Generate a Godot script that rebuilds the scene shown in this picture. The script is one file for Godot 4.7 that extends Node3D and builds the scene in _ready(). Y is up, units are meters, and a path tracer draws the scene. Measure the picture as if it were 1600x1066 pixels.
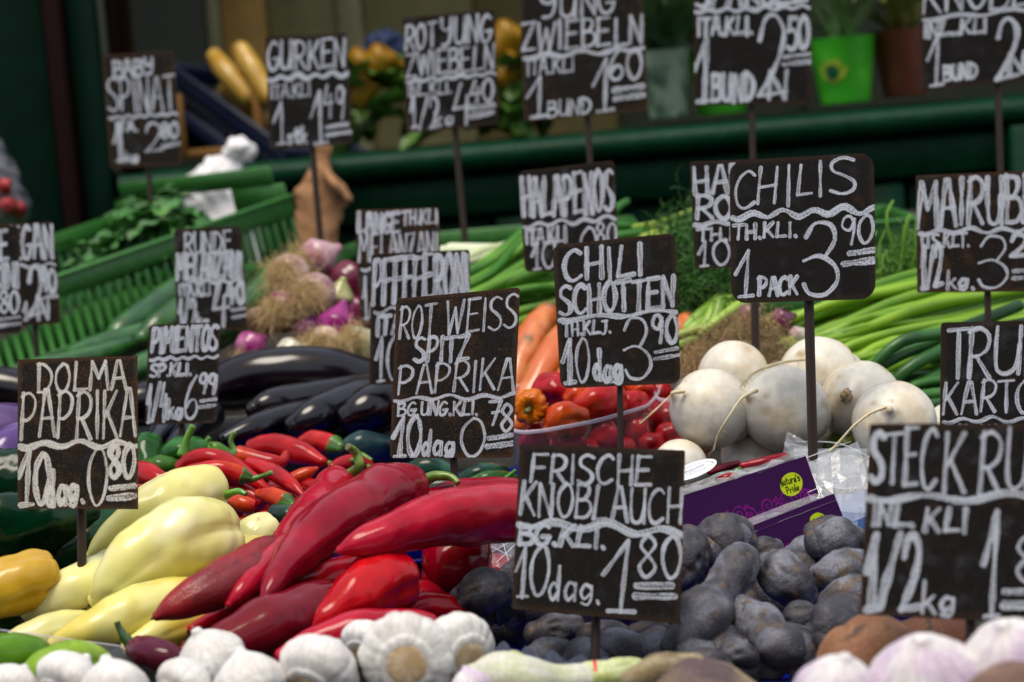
extends Node3D
# A market stall: chalked price signs on rods between heaps of vegetables, a dark green counter behind.

var M := {}
var taken := {}
var n3 := FastNoiseLite.new()
var n2 := FastNoiseLite.new()
var rng := RandomNumberGenerator.new()

func _ready():
	rng.seed = 4711
	n3.seed = 11; n3.frequency = 1.0; n3.noise_type = FastNoiseLite.TYPE_SIMPLEX_SMOOTH; n3.fractal_octaves = 3
	n2.seed = 23; n2.frequency = 1.0; n2.noise_type = FastNoiseLite.TYPE_SIMPLEX; n2.fractal_octaves = 2
	var cam := Camera3D.new(); cam.name = "camera"
	add_child(cam)
	cam.position = Vector3(0, 1.45, 0)
	cam.rotation_degrees = Vector3(-5.5, 0, -5.0)
	cam.fov = 15.17; cam.near = 0.1; cam.far = 200.0
	var lens := CameraAttributesPhysical.new()
	lens.frustum_focal_length = 90.0
	lens.frustum_focus_distance = 2.43
	lens.exposure_aperture = 5.5
	lens.frustum_near = 0.1; lens.frustum_far = 200.0
	cam.attributes = lens
	cam.current = true
	var sky_look := ProceduralSkyMaterial.new()
	sky_look.sky_top_color = Color(0.70, 0.735, 0.80)
	sky_look.sky_horizon_color = Color(0.81, 0.83, 0.86)
	sky_look.sky_curve = 0.2
	sky_look.ground_bottom_color = Color(0.25, 0.24, 0.23)
	sky_look.ground_horizon_color = Color(0.5, 0.5, 0.5)
	sky_look.sun_angle_max = 1.0
	var sky := Sky.new(); sky.sky_material = sky_look
	var env := Environment.new()
	env.background_mode = Environment.BG_SKY; env.sky = sky
	env.background_energy_multiplier = 0.8
	env.tonemap_mode = Environment.TONE_MAPPER_LINEAR
	env.tonemap_exposure = 2.05
	env.sdfgi_enabled = true; env.ssao_enabled = true; env.ssil_enabled = true
	var we := WorldEnvironment.new(); we.name = "environment"; we.environment = env
	add_child(we)
	var sun := DirectionalLight3D.new(); sun.name = "sun"
	sun.light_energy = 0.5; sun.light_angular_distance = 28.0
	sun.light_color = Color(1.0, 0.96, 0.9); sun.shadow_enabled = true
	add_child(sun)
	sun.rotation_degrees = Vector3(-73, -20, 0)
	make_materials()
	build_setting()
	build_street()
	build_back()
	build_crates()
	build_rear_produce()
	build_middle_produce()
	build_front_produce()
	build_signs()

# ------------------------------------------------------------------ helpers
func hx(s: String) -> Color:
	return Color(s).srgb_to_linear()

func numbered(called: String) -> String:
	if not taken.has(called):
		taken[called] = 0
		return called
	taken[called] += 1
	return "%s_%03d" % [called, taken[called]]

func tag(o: Node, label: String, category: String, group := ""):
	o.set_meta("label", label); o.set_meta("category", category)
	if group: o.set_meta("group", group)

func thing(called: String, label: String, category: String, at: Vector3, group := "") -> Node3D:
	var o := Node3D.new(); o.name = numbered(called)
	add_child(o); o.position = at
	tag(o, label, category, group)
	return o

func part(parent: Node3D, called: String, mesh: Mesh, mat: Material, at := Vector3.ZERO) -> MeshInstance3D:
	var o := MeshInstance3D.new(); o.name = called; o.mesh = mesh
	if mat: o.material_override = mat
	parent.add_child(o, true); o.position = at
	return o

func solo(called: String, mesh: Mesh, mat: Material, label: String, category: String, at: Vector3, group := "") -> MeshInstance3D:
	var o := MeshInstance3D.new(); o.name = numbered(called); o.mesh = mesh
	if mat: o.material_override = mat
	add_child(o); o.position = at
	tag(o, label, category, group)
	return o

func struct(called: String, mesh: Mesh, mat: Material, at := Vector3.ZERO) -> MeshInstance3D:
	var o := MeshInstance3D.new(); o.name = numbered(called); o.mesh = mesh
	o.material_override = mat
	add_child(o); o.position = at
	o.set_meta("kind", "structure")
	return o

# a box with chamfered edges
func bevel_box(size: Vector3, b := 0.003) -> ArrayMesh:
	var st := SurfaceTool.new(); st.begin(Mesh.PRIMITIVE_TRIANGLES)
	var h := size / 2.0
	b = min(b, min(h.x, min(h.y, h.z)) * 0.49)
	var key := func(sx, sy, sz, ax):
		var v := Vector3(sx * (h.x - b), sy * (h.y - b), sz * (h.z - b))
		v[ax] = [sx * h.x, sy * h.y, sz * h.z][ax]
		return v
	var quad := func(a, b2, c, d):
		var mid: Vector3 = (a + b2 + c + d) / 4.0
		if (b2 - a).cross(c - a).dot(mid) > 0:
			for v in [a, c, b2, a, d, c]: st.add_vertex(v)
		else:
			for v in [a, b2, c, a, c, d]: st.add_vertex(v)
	for ax in 3:
		for s in [-1, 1]:
			var q := []
			for k in [[-1, -1], [1, -1], [1, 1], [-1, 1]]:
				var sg := [0, 0, 0]
				sg[ax] = s; sg[(ax + 1) % 3] = k[0]; sg[(ax + 2) % 3] = k[1]
				q.append(key.call(sg[0], sg[1], sg[2], ax))
			quad.call(q[0], q[1], q[2], q[3])
	for ax in 3:
		var u := (ax + 1) % 3
		var w := (ax + 2) % 3
		for su in [-1, 1]:
			for sw in [-1, 1]:
				var a := [0, 0, 0]; var c := [0, 0, 0]
				a[ax] = -1; a[u] = su; a[w] = sw
				c[ax] = 1; c[u] = su; c[w] = sw
				quad.call(key.call(a[0], a[1], a[2], u), key.call(c[0], c[1], c[2], u), key.call(c[0], c[1], c[2], w), key.call(a[0], a[1], a[2], w))
	for sx in [-1, 1]:
		for sy in [-1, 1]:
			for sz in [-1, 1]:
				var a: Vector3 = key.call(sx, sy, sz, 0)
				var c: Vector3 = key.call(sx, sy, sz, 1)
				var d: Vector3 = key.call(sx, sy, sz, 2)
				if (c - a).cross(d - a).dot(a) > 0:
					for v in [a, d, c]: st.add_vertex(v)
				else:
					for v in [a, c, d]: st.add_vertex(v)
	st.generate_normals()
	return st.commit()

func crm(a: Vector4, b: Vector4, c: Vector4, d: Vector4, t: float) -> Vector4:
	return 0.5 * ((2.0 * b) + (c - a) * t + (2.0 * a - 5.0 * b + 4.0 * c - d) * t * t + (3.0 * b - a - 3.0 * c + d) * t * t * t)

func v3(q: Vector4) -> Vector3:
	return Vector3(q.x, q.y, q.z)

func mid_of(ctrl: Array) -> Vector3:
	var s := Vector3.ZERO
	for q in ctrl: s += v3(q)
	return s / ctrl.size()

# commit rings of equal length, closed round, with a pole at each end
func commit_arrays(vs: PackedVector3Array, cs: PackedColorArray, ids: PackedInt32Array) -> ArrayMesh:
	var ns := PackedVector3Array(); ns.resize(vs.size())
	for i in range(0, ids.size(), 3):
		var a := ids[i]; var b := ids[i + 1]; var c := ids[i + 2]
		var nn := (vs[c] - vs[a]).cross(vs[b] - vs[a])
		ns[a] += nn; ns[b] += nn; ns[c] += nn
	for i in ns.size(): ns[i] = ns[i].normalized()
	var arr := []; arr.resize(Mesh.ARRAY_MAX)
	arr[Mesh.ARRAY_VERTEX] = vs; arr[Mesh.ARRAY_NORMAL] = ns
	if cs.size() == vs.size(): arr[Mesh.ARRAY_COLOR] = cs
	arr[Mesh.ARRAY_INDEX] = ids
	var m := ArrayMesh.new(); m.add_surface_from_arrays(Mesh.PRIMITIVE_TRIANGLES, arr)
	return m

# a body swept along control points (x, y, z, radius); o holds the options
# seg n: resolution; c0 c1: cap lengths; dim1: sunk shoulder at the end; lobes [count, amp, phase, twist]
# bump [amp, freq]; bump2; c c2 cf: colours; tip [colour, from t, to t]; dents [[t, angle, size, depth, colour]]; streak [amp, freq, colour]
func sweep(ctrl: Array, o: Dictionary, org: Vector3) -> ArrayMesh:
	var seg: int = o.get("seg", 28)
	var n: int = o.get("n", 26)
	var K: int = o.get("k", 6)
	var m := ctrl.size()
	var cp := PackedVector3Array(); var rr := PackedFloat32Array(); var tt := PackedFloat32Array()
	for i in n + 1:
		var f := float(i) / n * (m - 1)
		var j: int = min(int(f), m - 2)
		var q := crm(ctrl[max(j - 1, 0)], ctrl[j], ctrl[j + 1], ctrl[min(j + 2, m - 1)], f - j)
		cp.append(v3(q)); rr.append(max(q.w, 0.0002)); tt.append(float(i) / n)
	var T0 := (cp[1] - cp[0]).normalized()
	var T1 := (cp[n] - cp[n - 1]).normalized()
	var pc := PackedVector3Array(); var pr := PackedFloat32Array(); var pt := PackedFloat32Array()
	var c0: float = o.get("c0", 1.0)
	var c1: float = o.get("c1", 1.0)
	for k in K:
		var a := float(k) / K * PI / 2
		pc.append(cp[0] - T0 * rr[0] * c0 * cos(a)); pr.append(rr[0] * sin(a)); pt.append(0.0)
	for i in n + 1:
		pc.append(cp[i]); pr.append(rr[i]); pt.append(tt[i])
	var sunk: float = o.get("dim1", 0.0)
	var K1 := K if sunk == 0.0 else K + 5
	for k in range(1, K1 + 1):
		if sunk == 0.0:
			var a := float(k) / K1 * PI / 2
			pc.append(cp[n] + T1 * rr[n] * c1 * sin(a)); pr.append(rr[n] * cos(a))
		else:
			var a := float(k) / K1 * PI
			pc.append(cp[n] + T1 * rr[n] * (c1 * sin(a) - sunk * (1.0 - cos(a)) * 0.5)); pr.append(rr[n] * max(0.0, 0.5 + 0.5 * cos(a)))
		pt.append(1.0)
	var R := pc.size()
	var lobes: Array = o.get("lobes", [0, 0.0, 0.0, 0.0])
	var bump: Array = o.get("bump", [0.0, 1.0])
	var bump2: Array = o.get("bump2", [0.0, 1.0])
	var base: Color = o.get("c", Color.WHITE)
	var c2: Color = o.get("c2", base)
	var cf: float = o.get("cf", 30.0)
	var bias: float = o.get("cb", 0.0)
	var spot: Array = o.get("spot", [])
	var tip: Array = o.get("tip", [])
	var dents: Array = o.get("dents", [])
	var streak: Array = o.get("streak", [])
	var sh: Vector3 = Vector3(rng.randf(), rng.randf(), rng.randf()) * 40.0
	var warp: float = o.get("warp", 0.12)
	var flat: float = o.get("flat", 1.0)
	var flatn: float = o.get("flatn", 1.0)
	var N := T0.cross(Vector3.UP)
	if N.length() < 0.2: N = T0.cross(Vector3.RIGHT)
	N = N.normalized()
	var vs := PackedVector3Array(); var cs := PackedColorArray()
	var last := T0
	for i in R:
		var T: Vector3 = T0 if i <= K else (T1 if i >= K + n else (pc[i + 1] - pc[i - 1]).normalized())
		N = (N - T * N.dot(T)).normalized()
		var B := T.cross(N)
		last = T
		for s in seg:
			var th := TAU * s / seg
			var dir := N * cos(th) * flatn + B * sin(th) * flat
			var k := 1.0
			if lobes[0] > 0:
				var w: float = abs(cos(0.5 * (lobes[0] * (th + warp * sin(th * 2.0 + sh.x))) + lobes[2] + lobes[3] * pt[i]))
				k += lobes[1] * (sqrt(w) - 0.75) * (0.35 + 0.65 * pt[i])
			var p0 := pc[i] + dir * pr[i]
			var col := base
			if bump[0] != 0.0:
				var fade: float = min(1.0, pr[i] / max(rr[min(max(i - K, 0), n)], 0.0001) + 0.3)
				k += bump[0] * n3.get_noise_3dv(p0 * bump[1] + sh) * fade
			if bump2[0] != 0.0:
				k += bump2[0] * n3.get_noise_3dv(p0 * bump2[1] - sh)
			var nz := n3.get_noise_3dv(p0 * cf + sh * 2.0) + bias
			col = base.lerp(c2, smoothstep(-0.15, 0.45, nz))
			if spot.size() > 0:
				col = col.lerp(spot[0], smoothstep(spot[2], spot[2] + 0.15, n3.get_noise_3dv(p0 * spot[1] - sh * 3.0)))
			if streak.size() > 0:
				var sn := n2.get_noise_2d(th * streak[1] + sh.x, pt[i] * 1.5 + sh.y) if s > 0 else n2.get_noise_2d(sh.x, pt[i] * 1.5 + sh.y)
				col = col.lerp(streak[2], clampf(streak[0] * smoothstep(0.0, 0.5, sn), 0, 1))
			if tip.size() > 0:
				col = col.lerp(tip[0], smoothstep(tip[1], tip[2], pt[i] + 0.12 * nz))
			for d in dents:
				var da: float = wrapf(th - d[1], -PI, PI) * pr[i]
				var dl: float = (pt[i] - d[0]) * d[5]
				var g := exp(-(da * da + dl * dl) / (d[2] * d[2]))
				k -= d[3] * g
				col = col.lerp(d[4], clampf(g * g * 1.1, 0, 0.8))
			vs.append(pc[i] + dir * pr[i] * k - org); cs.append(col)
	var ids := PackedInt32Array()
	for i in R - 1:
		for s in seg:
			var a := i * seg + s
			var b := i * seg + (s + 1) % seg
			var c := a + seg
			var d := b + seg
			ids.append_array([a, c, b, b, c, d])
	return commit_arrays(vs, cs, ids)

func tube(ctrl: Array, org: Vector3, c := Color.WHITE, seg := 8, n := 10, c2 := Color.TRANSPARENT) -> ArrayMesh:
	return sweep(ctrl, {"seg": seg, "n": n, "k": 2, "c": c, "c2": c if c2.a == 0.0 else c2, "c0": 0.3, "c1": 0.3, "cf": 60.0}, org)

# many thin curled fibres from a spot; one mesh
func fibres(at: Vector3, dir: Vector3, spread: float, n: int, length: float, r: float, c: Color, c2: Color, org: Vector3, base_r := 0.006, curl := 0.5) -> ArrayMesh:
	var vs := PackedVector3Array(); var cs := PackedColorArray(); var ids := PackedInt32Array()
	for h in n:
		var d := (dir + Vector3(rng.randfn(), rng.randfn(), rng.randfn()) * spread).normalized()
		var p := at + Vector3(rng.randfn(), rng.randfn(), rng.randfn()) * base_r
		var L := length * rng.randf_range(0.4, 1.1)
		var col := c.lerp(c2, rng.randf())
		var S := 6
		var start := vs.size()
		for i in S:
			var x := d.cross(Vector3(0.3, 0.9, 0.2)).normalized()
			var y := d.cross(x)
			var rad := r * (1.0 - 0.7 * i / (S - 1))
			for k in 3:
				vs.append(p + (x * cos(TAU * k / 3) + y * sin(TAU * k / 3)) * rad - org); cs.append(col)
			p += d * L / (S - 1)
			d = (d + Vector3(rng.randfn(), rng.randfn() - 0.25, rng.randfn()) * curl).normalized()
		for i in S - 1:
			for k in 3:
				var a := start + i * 3 + k
				var b := start + i * 3 + (k + 1) % 3
				ids.append_array([a, a + 3, b, b, a + 3, b + 3])
	return commit_arrays(vs, cs, ids)

# a curved leaf with a midrib fold, thick enough to have two sides
func leaf_mesh(L: float, W: float, droop: float, wavy: float, c: Color, c2: Color) -> ArrayMesh:
	var vs := PackedVector3Array(); var cs := PackedColorArray(); var ids := PackedInt32Array()
	var nx := 6; var ny := 10
	var ph := rng.randf() * TAU
	for side in 2:
		for j in ny + 1:
			var t := float(j) / ny
			var w := W * 0.5 * pow(sin(PI * pow(t, 0.75)), 0.7) + 0.0012
			for i in nx + 1:
				var u := float(i) / nx * 2.0 - 1.0
				var y: float = -droop * t * t * L + absf(u) * w * 0.35 + wavy * w * sin(t * 15.0 + ph + u * 2.0) * absf(u)
				vs.append(Vector3(u * w, y - 0.0008 * side, t * L))
				cs.append(c.lerp(c2, clampf(0.35 + 0.5 * n3.get_noise_2d(u * 3.0 + ph, t * 7.0) + (0.5 if i == nx / 2 else 0.0), 0, 1)))
	var per := (nx + 1) * (ny + 1)
	for side in 2:
		for j in ny:
			for i in nx:
				var a := side * per + j * (nx + 1) + i
				if side == 0: ids.append_array([a, a + 1, a + nx + 1, a + 1, a + nx + 2, a + nx + 1])
				else: ids.append_array([a, a + nx + 1, a + 1, a + 1, a + nx + 1, a + nx + 2])
	return commit_arrays(vs, cs, ids)

func noise_tex(freq: float, lo: Color, hi: Color, seed_: int, size := 256, normal := false, strength := 4.0) -> NoiseTexture2D:
	var n := FastNoiseLite.new(); n.seed = seed_; n.frequency = freq; n.fractal_octaves = 4
	var t := NoiseTexture2D.new(); t.width = size; t.height = size; t.seamless = true; t.noise = n
	if normal:
		t.as_normal_map = true; t.bump_strength = strength
	else:
		var g := Gradient.new(); g.set_color(0, lo); g.set_color(1, hi)
		t.color_ramp = g
	return t

func mat(c: Color, rough: float, opt := {}) -> StandardMaterial3D:
	var m := StandardMaterial3D.new()
	m.albedo_color = c; m.roughness = rough
	if opt.get("vc", false): m.vertex_color_use_as_albedo = true
	if opt.has("tex"):
		m.albedo_texture = opt.tex; m.uv1_triplanar = true
		m.uv1_scale = Vector3.ONE * opt.get("scale", 8.0)
	if opt.has("nrm"):
		m.normal_enabled = true; m.normal_texture = opt.nrm; m.normal_scale = opt.get("ns", 0.5)
		m.uv1_triplanar = true; m.uv1_scale = Vector3.ONE * opt.get("scale", 8.0)
	if opt.has("metal"): m.metallic = opt.metal
	if opt.has("spec"): m.metallic_specular = opt.spec
	if opt.has("coat"):
		m.clearcoat_enabled = true; m.clearcoat = opt.coat; m.clearcoat_roughness = opt.get("coatr", 0.1)
	if opt.has("sss"):
		m.subsurf_scatter_enabled = true; m.subsurf_scatter_strength = opt.sss
	if opt.has("alpha"):
		m.transparency = BaseMaterial3D.TRANSPARENCY_ALPHA
		m.albedo_color.a = opt.alpha
	if opt.has("back"):
		m.backlight_enabled = true; m.backlight = opt.back
	m.cull_mode = BaseMaterial3D.CULL_DISABLED
	return m

func make_materials():
	var grain := noise_tex(0.03, Color(0.82, 0.82, 0.82), Color(1, 1, 1), 3)
	var fine := noise_tex(0.09, Color(0.6, 0.6, 0.6), Color(1, 1, 1), 5)
	var lumps := noise_tex(0.02, Color.BLACK, Color.WHITE, 7, 256, true, 5.0)
	var rough_n := noise_tex(0.08, Color.BLACK, Color.WHITE, 9, 256, true, 7.0)
	M.pepper = mat(Color.WHITE, 0.19, {"vc": true, "tex": grain, "scale": 9.0, "nrm": lumps, "ns": 0.10, "spec": 0.38})
	M.dull_pepper = mat(Color.WHITE, 0.42, {"vc": true, "tex": grain, "scale": 14.0, "nrm": rough_n, "ns": 0.22})
	M.waxy = mat(Color.WHITE, 0.38, {"vc": true, "tex": noise_tex(0.02, Color(0.93, 0.93, 0.91), Color(1, 1, 1), 4), "scale": 7.0, "sss": 0.05, "coat": 0.35, "coatr": 0.12})
	M.aubergine = mat(Color.WHITE, 0.19, {"vc": true, "tex": grain, "scale": 8.0, "spec": 0.5})
	M.potato = mat(Color.WHITE, 0.6, {"vc": true, "tex": fine, "scale": 12.0, "nrm": rough_n, "ns": 0.28})
	M.garlic = mat(Color.WHITE, 0.55, {"vc": true, "tex": grain, "scale": 22.0, "sss": 0.04})
	M.root = mat(Color.WHITE, 0.8, {"vc": true})
	M.turnip = mat(Color.WHITE, 0.38, {"vc": true, "tex": grain, "scale": 9.0, "nrm": lumps, "ns": 0.08, "sss": 0.05})
	M.matte = mat(Color.WHITE, 0.75, {"vc": true, "tex": fine, "scale": 14.0, "nrm": rough_n, "ns": 0.4})
	M.stalk = mat(Color.WHITE, 0.4, {"vc": true, "sss": 0.03})
	M.leaf = mat(Color.WHITE, 0.45, {"vc": true, "back": Color(0.08, 0.12, 0.02)})
	M.rod = mat(Color(0.27, 0.215, 0.19), 0.5, {"tex": fine, "scale": 30.0, "spec": 0.4})
	M.rust = mat(Color(0.34, 0.23, 0.17), 0.7, {"tex": fine, "scale": 25.0})
	M.green_paint = mat(Color(0.01, 0.225, 0.145), 0.46, {"tex": noise_tex(0.015, Color(0.75, 0.75, 0.75), Color(1, 1, 1), 15), "scale": 3.0, "nrm": rough_n, "ns": 0.12, "spec": 0.25})
	M.dark_green = mat(Color(0.0, 0.125, 0.09), 0.6, {"tex": grain, "scale": 2.0, "spec": 0.2})
	M.dark_red = mat(Color(0.10, 0.025, 0.02), 0.6, {"tex": grain, "scale": 4.0, "spec": 0.2})
	M.dark_olive = mat(Color(0.16, 0.19, 0.08), 0.6, {"tex": grain, "scale": 2.0})
	M.cream = mat(Color(0.58, 0.56, 0.40), 0.7, {"tex": grain, "scale": 2.0})
	M.gold = mat(Color(0.70, 0.54, 0.25), 0.7, {"tex": grain, "scale": 2.0})
	M.olive = mat(Color(0.50, 0.47, 0.28), 0.7, {"tex": grain, "scale": 2.0})
	M.brass = mat(Color(0.42, 0.37, 0.16), 0.7, {"tex": grain, "scale": 2.0})
	M.crate_green = mat(Color(0.21, 0.46, 0.18), 0.45, {"tex": grain, "scale": 6.0})
	M.crate_blue = mat(Color(0.05, 0.13, 0.42), 0.4, {"tex": grain, "scale": 6.0})
	M.tray_blue = mat(Color(0.04, 0.10, 0.62), 0.3, {"tex": grain, "scale": 6.0})
	M.navy = mat(Color(0.05, 0.10, 0.24), 0.5, {"tex": grain, "scale": 6.0})
	M.black_tray = mat(Color(0.09, 0.09, 0.10), 0.4, {"tex": grain, "scale": 6.0})
	M.wood = mat(Color(0.42, 0.33, 0.22), 0.75, {"tex": noise_tex(0.02, Color(0.6, 0.55, 0.5), Color(1, 1, 1), 19), "scale": 3.0})
	M.ochre_wood = mat(Color(0.62, 0.43, 0.18), 0.7, {"tex": grain, "scale": 5.0})
	M.table = mat(Color(0.20, 0.18, 0.16), 0.8, {"tex": fine, "scale": 3.0})
	M.paving = mat(Color(0.52, 0.50, 0.48), 0.85, {"tex": fine, "scale": 0.6})
	M.awning = mat(Color(0.30, 0.34, 0.30), 0.8, {"tex": grain, "scale": 1.0})
	M.clear = mat(Color(0.95, 0.96, 1.0), 0.08, {"alpha": 0.07})
	M.clear_rim = mat(Color(0.93, 0.92, 1.0), 0.15, {"alpha": 0.34})
	M.film = mat(Color(0.95, 0.97, 1.0), 0.16, {"alpha": 0.17})
	M.film_seam = mat(Color(0.95, 0.97, 1.0), 0.12, {"alpha": 0.35})
	M.bag = mat(Color(0.90, 0.89, 0.90), 0.45, {"nrm": lumps, "ns": 0.3, "scale": 6.0})
	M.paper = mat(Color(0.72, 0.53, 0.37), 0.8, {"tex": grain, "scale": 8.0})
	M.red_band = mat(Color(0.80, 0.07, 0.20), 0.4)
	M.lime_pot = mat(Color.WHITE, 0.35, {"vc": true})
	M.print_dark = mat(Color(0.05, 0.05, 0.05), 0.6)
	M.fine_tex_holder = mat(Color(0.5, 0.5, 0.5), 0.8)

func table_y(z: float) -> float:
	var f := -z
	if f < 2.5: return 0.90
	return 0.93 + (f - 2.5) * 0.17

# ------------------------------------------------------------------ the setting and the counter behind
func block(parent: Node3D, called: String, lo: Vector3, hi: Vector3, m: Material, b := 0.003) -> MeshInstance3D:
	return part(parent, called, bevel_box(hi - lo, b), m, (lo + hi) / 2.0 - parent.position)

func build_setting():
	var ground := PlaneMesh.new(); ground.size = Vector2(120, 120)
	struct("ground", ground, M.paving)
	var t := thing("stall_table", "dark sloping display table under all the vegetables", "table", Vector3(0, 0, -2.8))
	block(t, "table_top", Vector3(-1.5, 0.86, -2.5), Vector3(1.5, 0.90, -1.3), M.table)
	var slab := part(t, "sloping_board", bevel_box(Vector3(3.0, 0.03, 1.66)), M.table, Vector3(0, 1.054, -0.52))
	slab.rotation.x = atan(0.17)
	for x in [-1.4, 1.4]:
		for z in [-1.4, -2.45]:
			block(t, "leg", Vector3(x - 0.03, 0, z - 0.03), Vector3(x + 0.03, 0.86, z + 0.03), M.wood)

# the row of market buildings across the lane, behind the viewer
func build_street():
	var m := thing("market_building", "long ochre market building across the lane behind the viewer", "building", Vector3(0, 0, 7.5))
	block(m, "wall", Vector3(-14, 0.004, 7.5), Vector3(14, 5.6, 12), mat(Color(0.52, 0.46, 0.34), 0.85))
	block(m, "roof", Vector3(-14.3, 5.603, 7.1), Vector3(14.3, 5.9, 12.3), mat(Color(0.30, 0.28, 0.27), 0.8))
	for i in 9:
		var x := -12.0 + i * 3.0
		var f := block(m, "window", Vector3(x - 0.9, 1.0, 7.44), Vector3(x + 0.9, 3.2, 7.497), M.dark_green)
		part(f, "pane", bevel_box(Vector3(1.6, 2.0, 0.01)), mat(Color(0.06, 0.07, 0.08), 0.1), Vector3(0, 0, -0.036))
	var a := thing("market_awning", "green awning along the market building behind the viewer", "awning", Vector3(0, 3.4, 6.6))
	var cloth := part(a, "cloth", bevel_box(Vector3(26, 0.03, 2.2)), mat(Color(0.16, 0.28, 0.2), 0.9), Vector3(0, 0.1, -0.2))
	cloth.rotation.x = 0.22

func build_back():
	var c := thing("counter", "dark green painted wooden counter with panelled front and rounded ledge", "counter", Vector3(0.4, 0, -4.4))
	var y := 1.372
	var x0 := -0.62
	var x1 := 1.9
	# rounded ledge board
	var prof: Array = []
	for k in 9:
		var a := PI / 2 - PI * k / 8.0
		prof.append(Vector2(0.021 * cos(a), 0.021 * sin(a)))
	var st := SurfaceTool.new(); st.begin(Mesh.PRIMITIVE_TRIANGLES)
	var pts: Array = []
	for p in prof: pts.append(Vector2(-4.215 + p.x, y - 0.0215 + p.y))
	pts.append(Vector2(-4.62, y - 0.042)); pts.append(Vector2(-4.62, y - 0.0005))
	for i in pts.size():
		var a: Vector2 = pts[i]
		var b: Vector2 = pts[(i + 1) % pts.size()]
		var A := Vector3(x0, a.y, a.x) - c.position
		var B := Vector3(x1, a.y, a.x) - c.position
		var C := Vector3(x1, b.y, b.x) - c.position
		var D := Vector3(x0, b.y, b.x) - c.position
		for v in [A, B, C, A, C, D]: st.add_vertex(v)
	st.index(); st.generate_normals()
	part(c, "ledge", st.commit(), M.green_paint)
	block(c, "rail", Vector3(x0, y - 0.115, -4.30), Vector3(x1, y - 0.050, -4.232), M.green_paint, 0.004)
	block(c, "backing", Vector3(x0, 0.0, -4.36), Vector3(x1, y - 0.044, -4.302), M.dark_green)
	var x := x0
	while x < x1:
		block(c, "stile", Vector3(x, 0.0, -4.30), Vector3(x + 0.07, y - 0.123, -4.240), M.green_paint, 0.004)
		block(c, "panel", Vector3(x + 0.078, 0.0, -4.30), Vector3(min(x + 0.60, x1), y - 0.123, -4.262), M.green_paint, 0.006)
		x += 0.61
	block(c, "end_post", Vector3(0.842, 0.0, -4.231), Vector3(0.93, y - 0.045, -4.19), M.green_paint, 0.004)
	# wall left of the counter
	var w := thing("shutter_wall", "dark green painted shutter at the far left with a dark red edge post", "shutter", Vector3(-1.2, 0, -4.3))
	block(w, "panel", Vector3(-2.2, 0, -4.32), Vector3(-0.722, 2.4, -4.24), M.dark_green)
	block(w, "post", Vector3(-0.718, 0, -4.33), Vector3(-0.688, 2.4, -4.215), M.dark_red)
	block(w, "board", Vector3(-0.686, 0, -4.32), Vector3(-0.637, 2.4, -4.25), M.dark_green)
	block(w, "strip", Vector3(-0.635, 1.374, -4.30), Vector3(-0.620, 2.4, -4.255), M.awning)
	block(w, "jamb", Vector3(-0.618, 1.374, -4.34), Vector3(-0.590, 2.4, -4.25), M.dark_red)
	# the stand behind: back wall of coloured boards, floor, side, roof
	var b := thing("stand_interior", "olive and yellow boarded back wall of the stand behind the counter", "wall", Vector3(0.4, 0, -5.1))
	var edges := [[-2.2, -0.552, M.dark_olive], [-0.549, -0.522, M.cream], [-0.519, -0.43, M.gold], [-0.427, -0.295, M.olive], [-0.292, -0.24, M.cream], [-0.237, -0.02, M.olive], [-0.017, 0.25, M.brass], [0.253, 0.62, M.dark_olive], [0.623, 2.2, M.dark_olive]]
	for e in edges:
		block(b, "board", Vector3(e[0], 0, -5.16), Vector3(e[1], 2.4, -5.12), e[2])
	block(b, "backing_wall", Vector3(-2.2, 0, -5.2), Vector3(2.2, 2.4, -5.163), M.dark_olive)
	block(b, "side_wall", Vector3(2.2, 0, -5.16), Vector3(2.26, 2.4, -4.2), M.dark_olive)
	block(b, "side_wall", Vector3(-2.26, 0, -5.16), Vector3(-2.2, 2.4, -4.2), M.dark_olive)
	block(b, "floor", Vector3(-2.19, 0.004, -5.11), Vector3(2.19, 0.05, -4.37), M.wood)
	var r := thing("stand_roof", "grey green roof of the stand above the counter", "roof", Vector3(0, 2.4, -4.4))
	block(r, "roof_panel", Vector3(-2.3, 2.405, -5.2), Vector3(2.3, 2.46, -4.7), M.awning)

	# things standing on the ledge
	var pot_l := "marbled pale green pot of dark leaves, left of the lime green pots"
	var g := thing("flower_pot", pot_l, "flower pot", Vector3(0.2993, 1.3872, -4.3741))
	part(g, "pot", lathe_pot(0.031, 0.043, 0.115, hx("8fa48a"), hx("3f5c4c"), 26.0), M.lime_pot)
	leaves_in(g, 0.10, 26, 0.16, 0.035, hx("24401f"), hx("5a7550"), 0.05)
	var g2 := thing("flower_pot", "bright lime green pot with a yellow and dark green blot, on the ledge", "flower pot", Vector3(0.6022, 1.3859, -4.374))
	var pot2 := part(g2, "pot", lathe_pot(0.042, 0.056, 0.112, hx("3fae22"), hx("58c92e"), 12.0), M.lime_pot)
	var blot := part(pot2, "yellow_blot", blot_patch(0.0515, 0.024, 0.020, 0.055), mat(Color(0.62, 0.72, 0.20), 0.4))
	blot.rotation.y = -0.5
	var blot2 := part(pot2, "dark_blot", blot_patch(0.0528, 0.012, 0.013, 0.053), mat(Color(0.05, 0.33, 0.20), 0.4))
	blot2.rotation.y = -0.52
	leaves_in(g2, 0.10, 40, 0.22, 0.016, hx("4c6a3c"), hx("a8b58a"), 0.04)
	var g3 := thing("flower_pot", "plain terracotta brown pot on the ledge beside the lime green one", "flower pot", Vector3(0.7106, 1.3874, -4.4143))
	part(g3, "pot", lathe_pot(0.036, 0.053, 0.115, hx("6b3526"), hx("7f4433"), 12.0), M.lime_pot)
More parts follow.
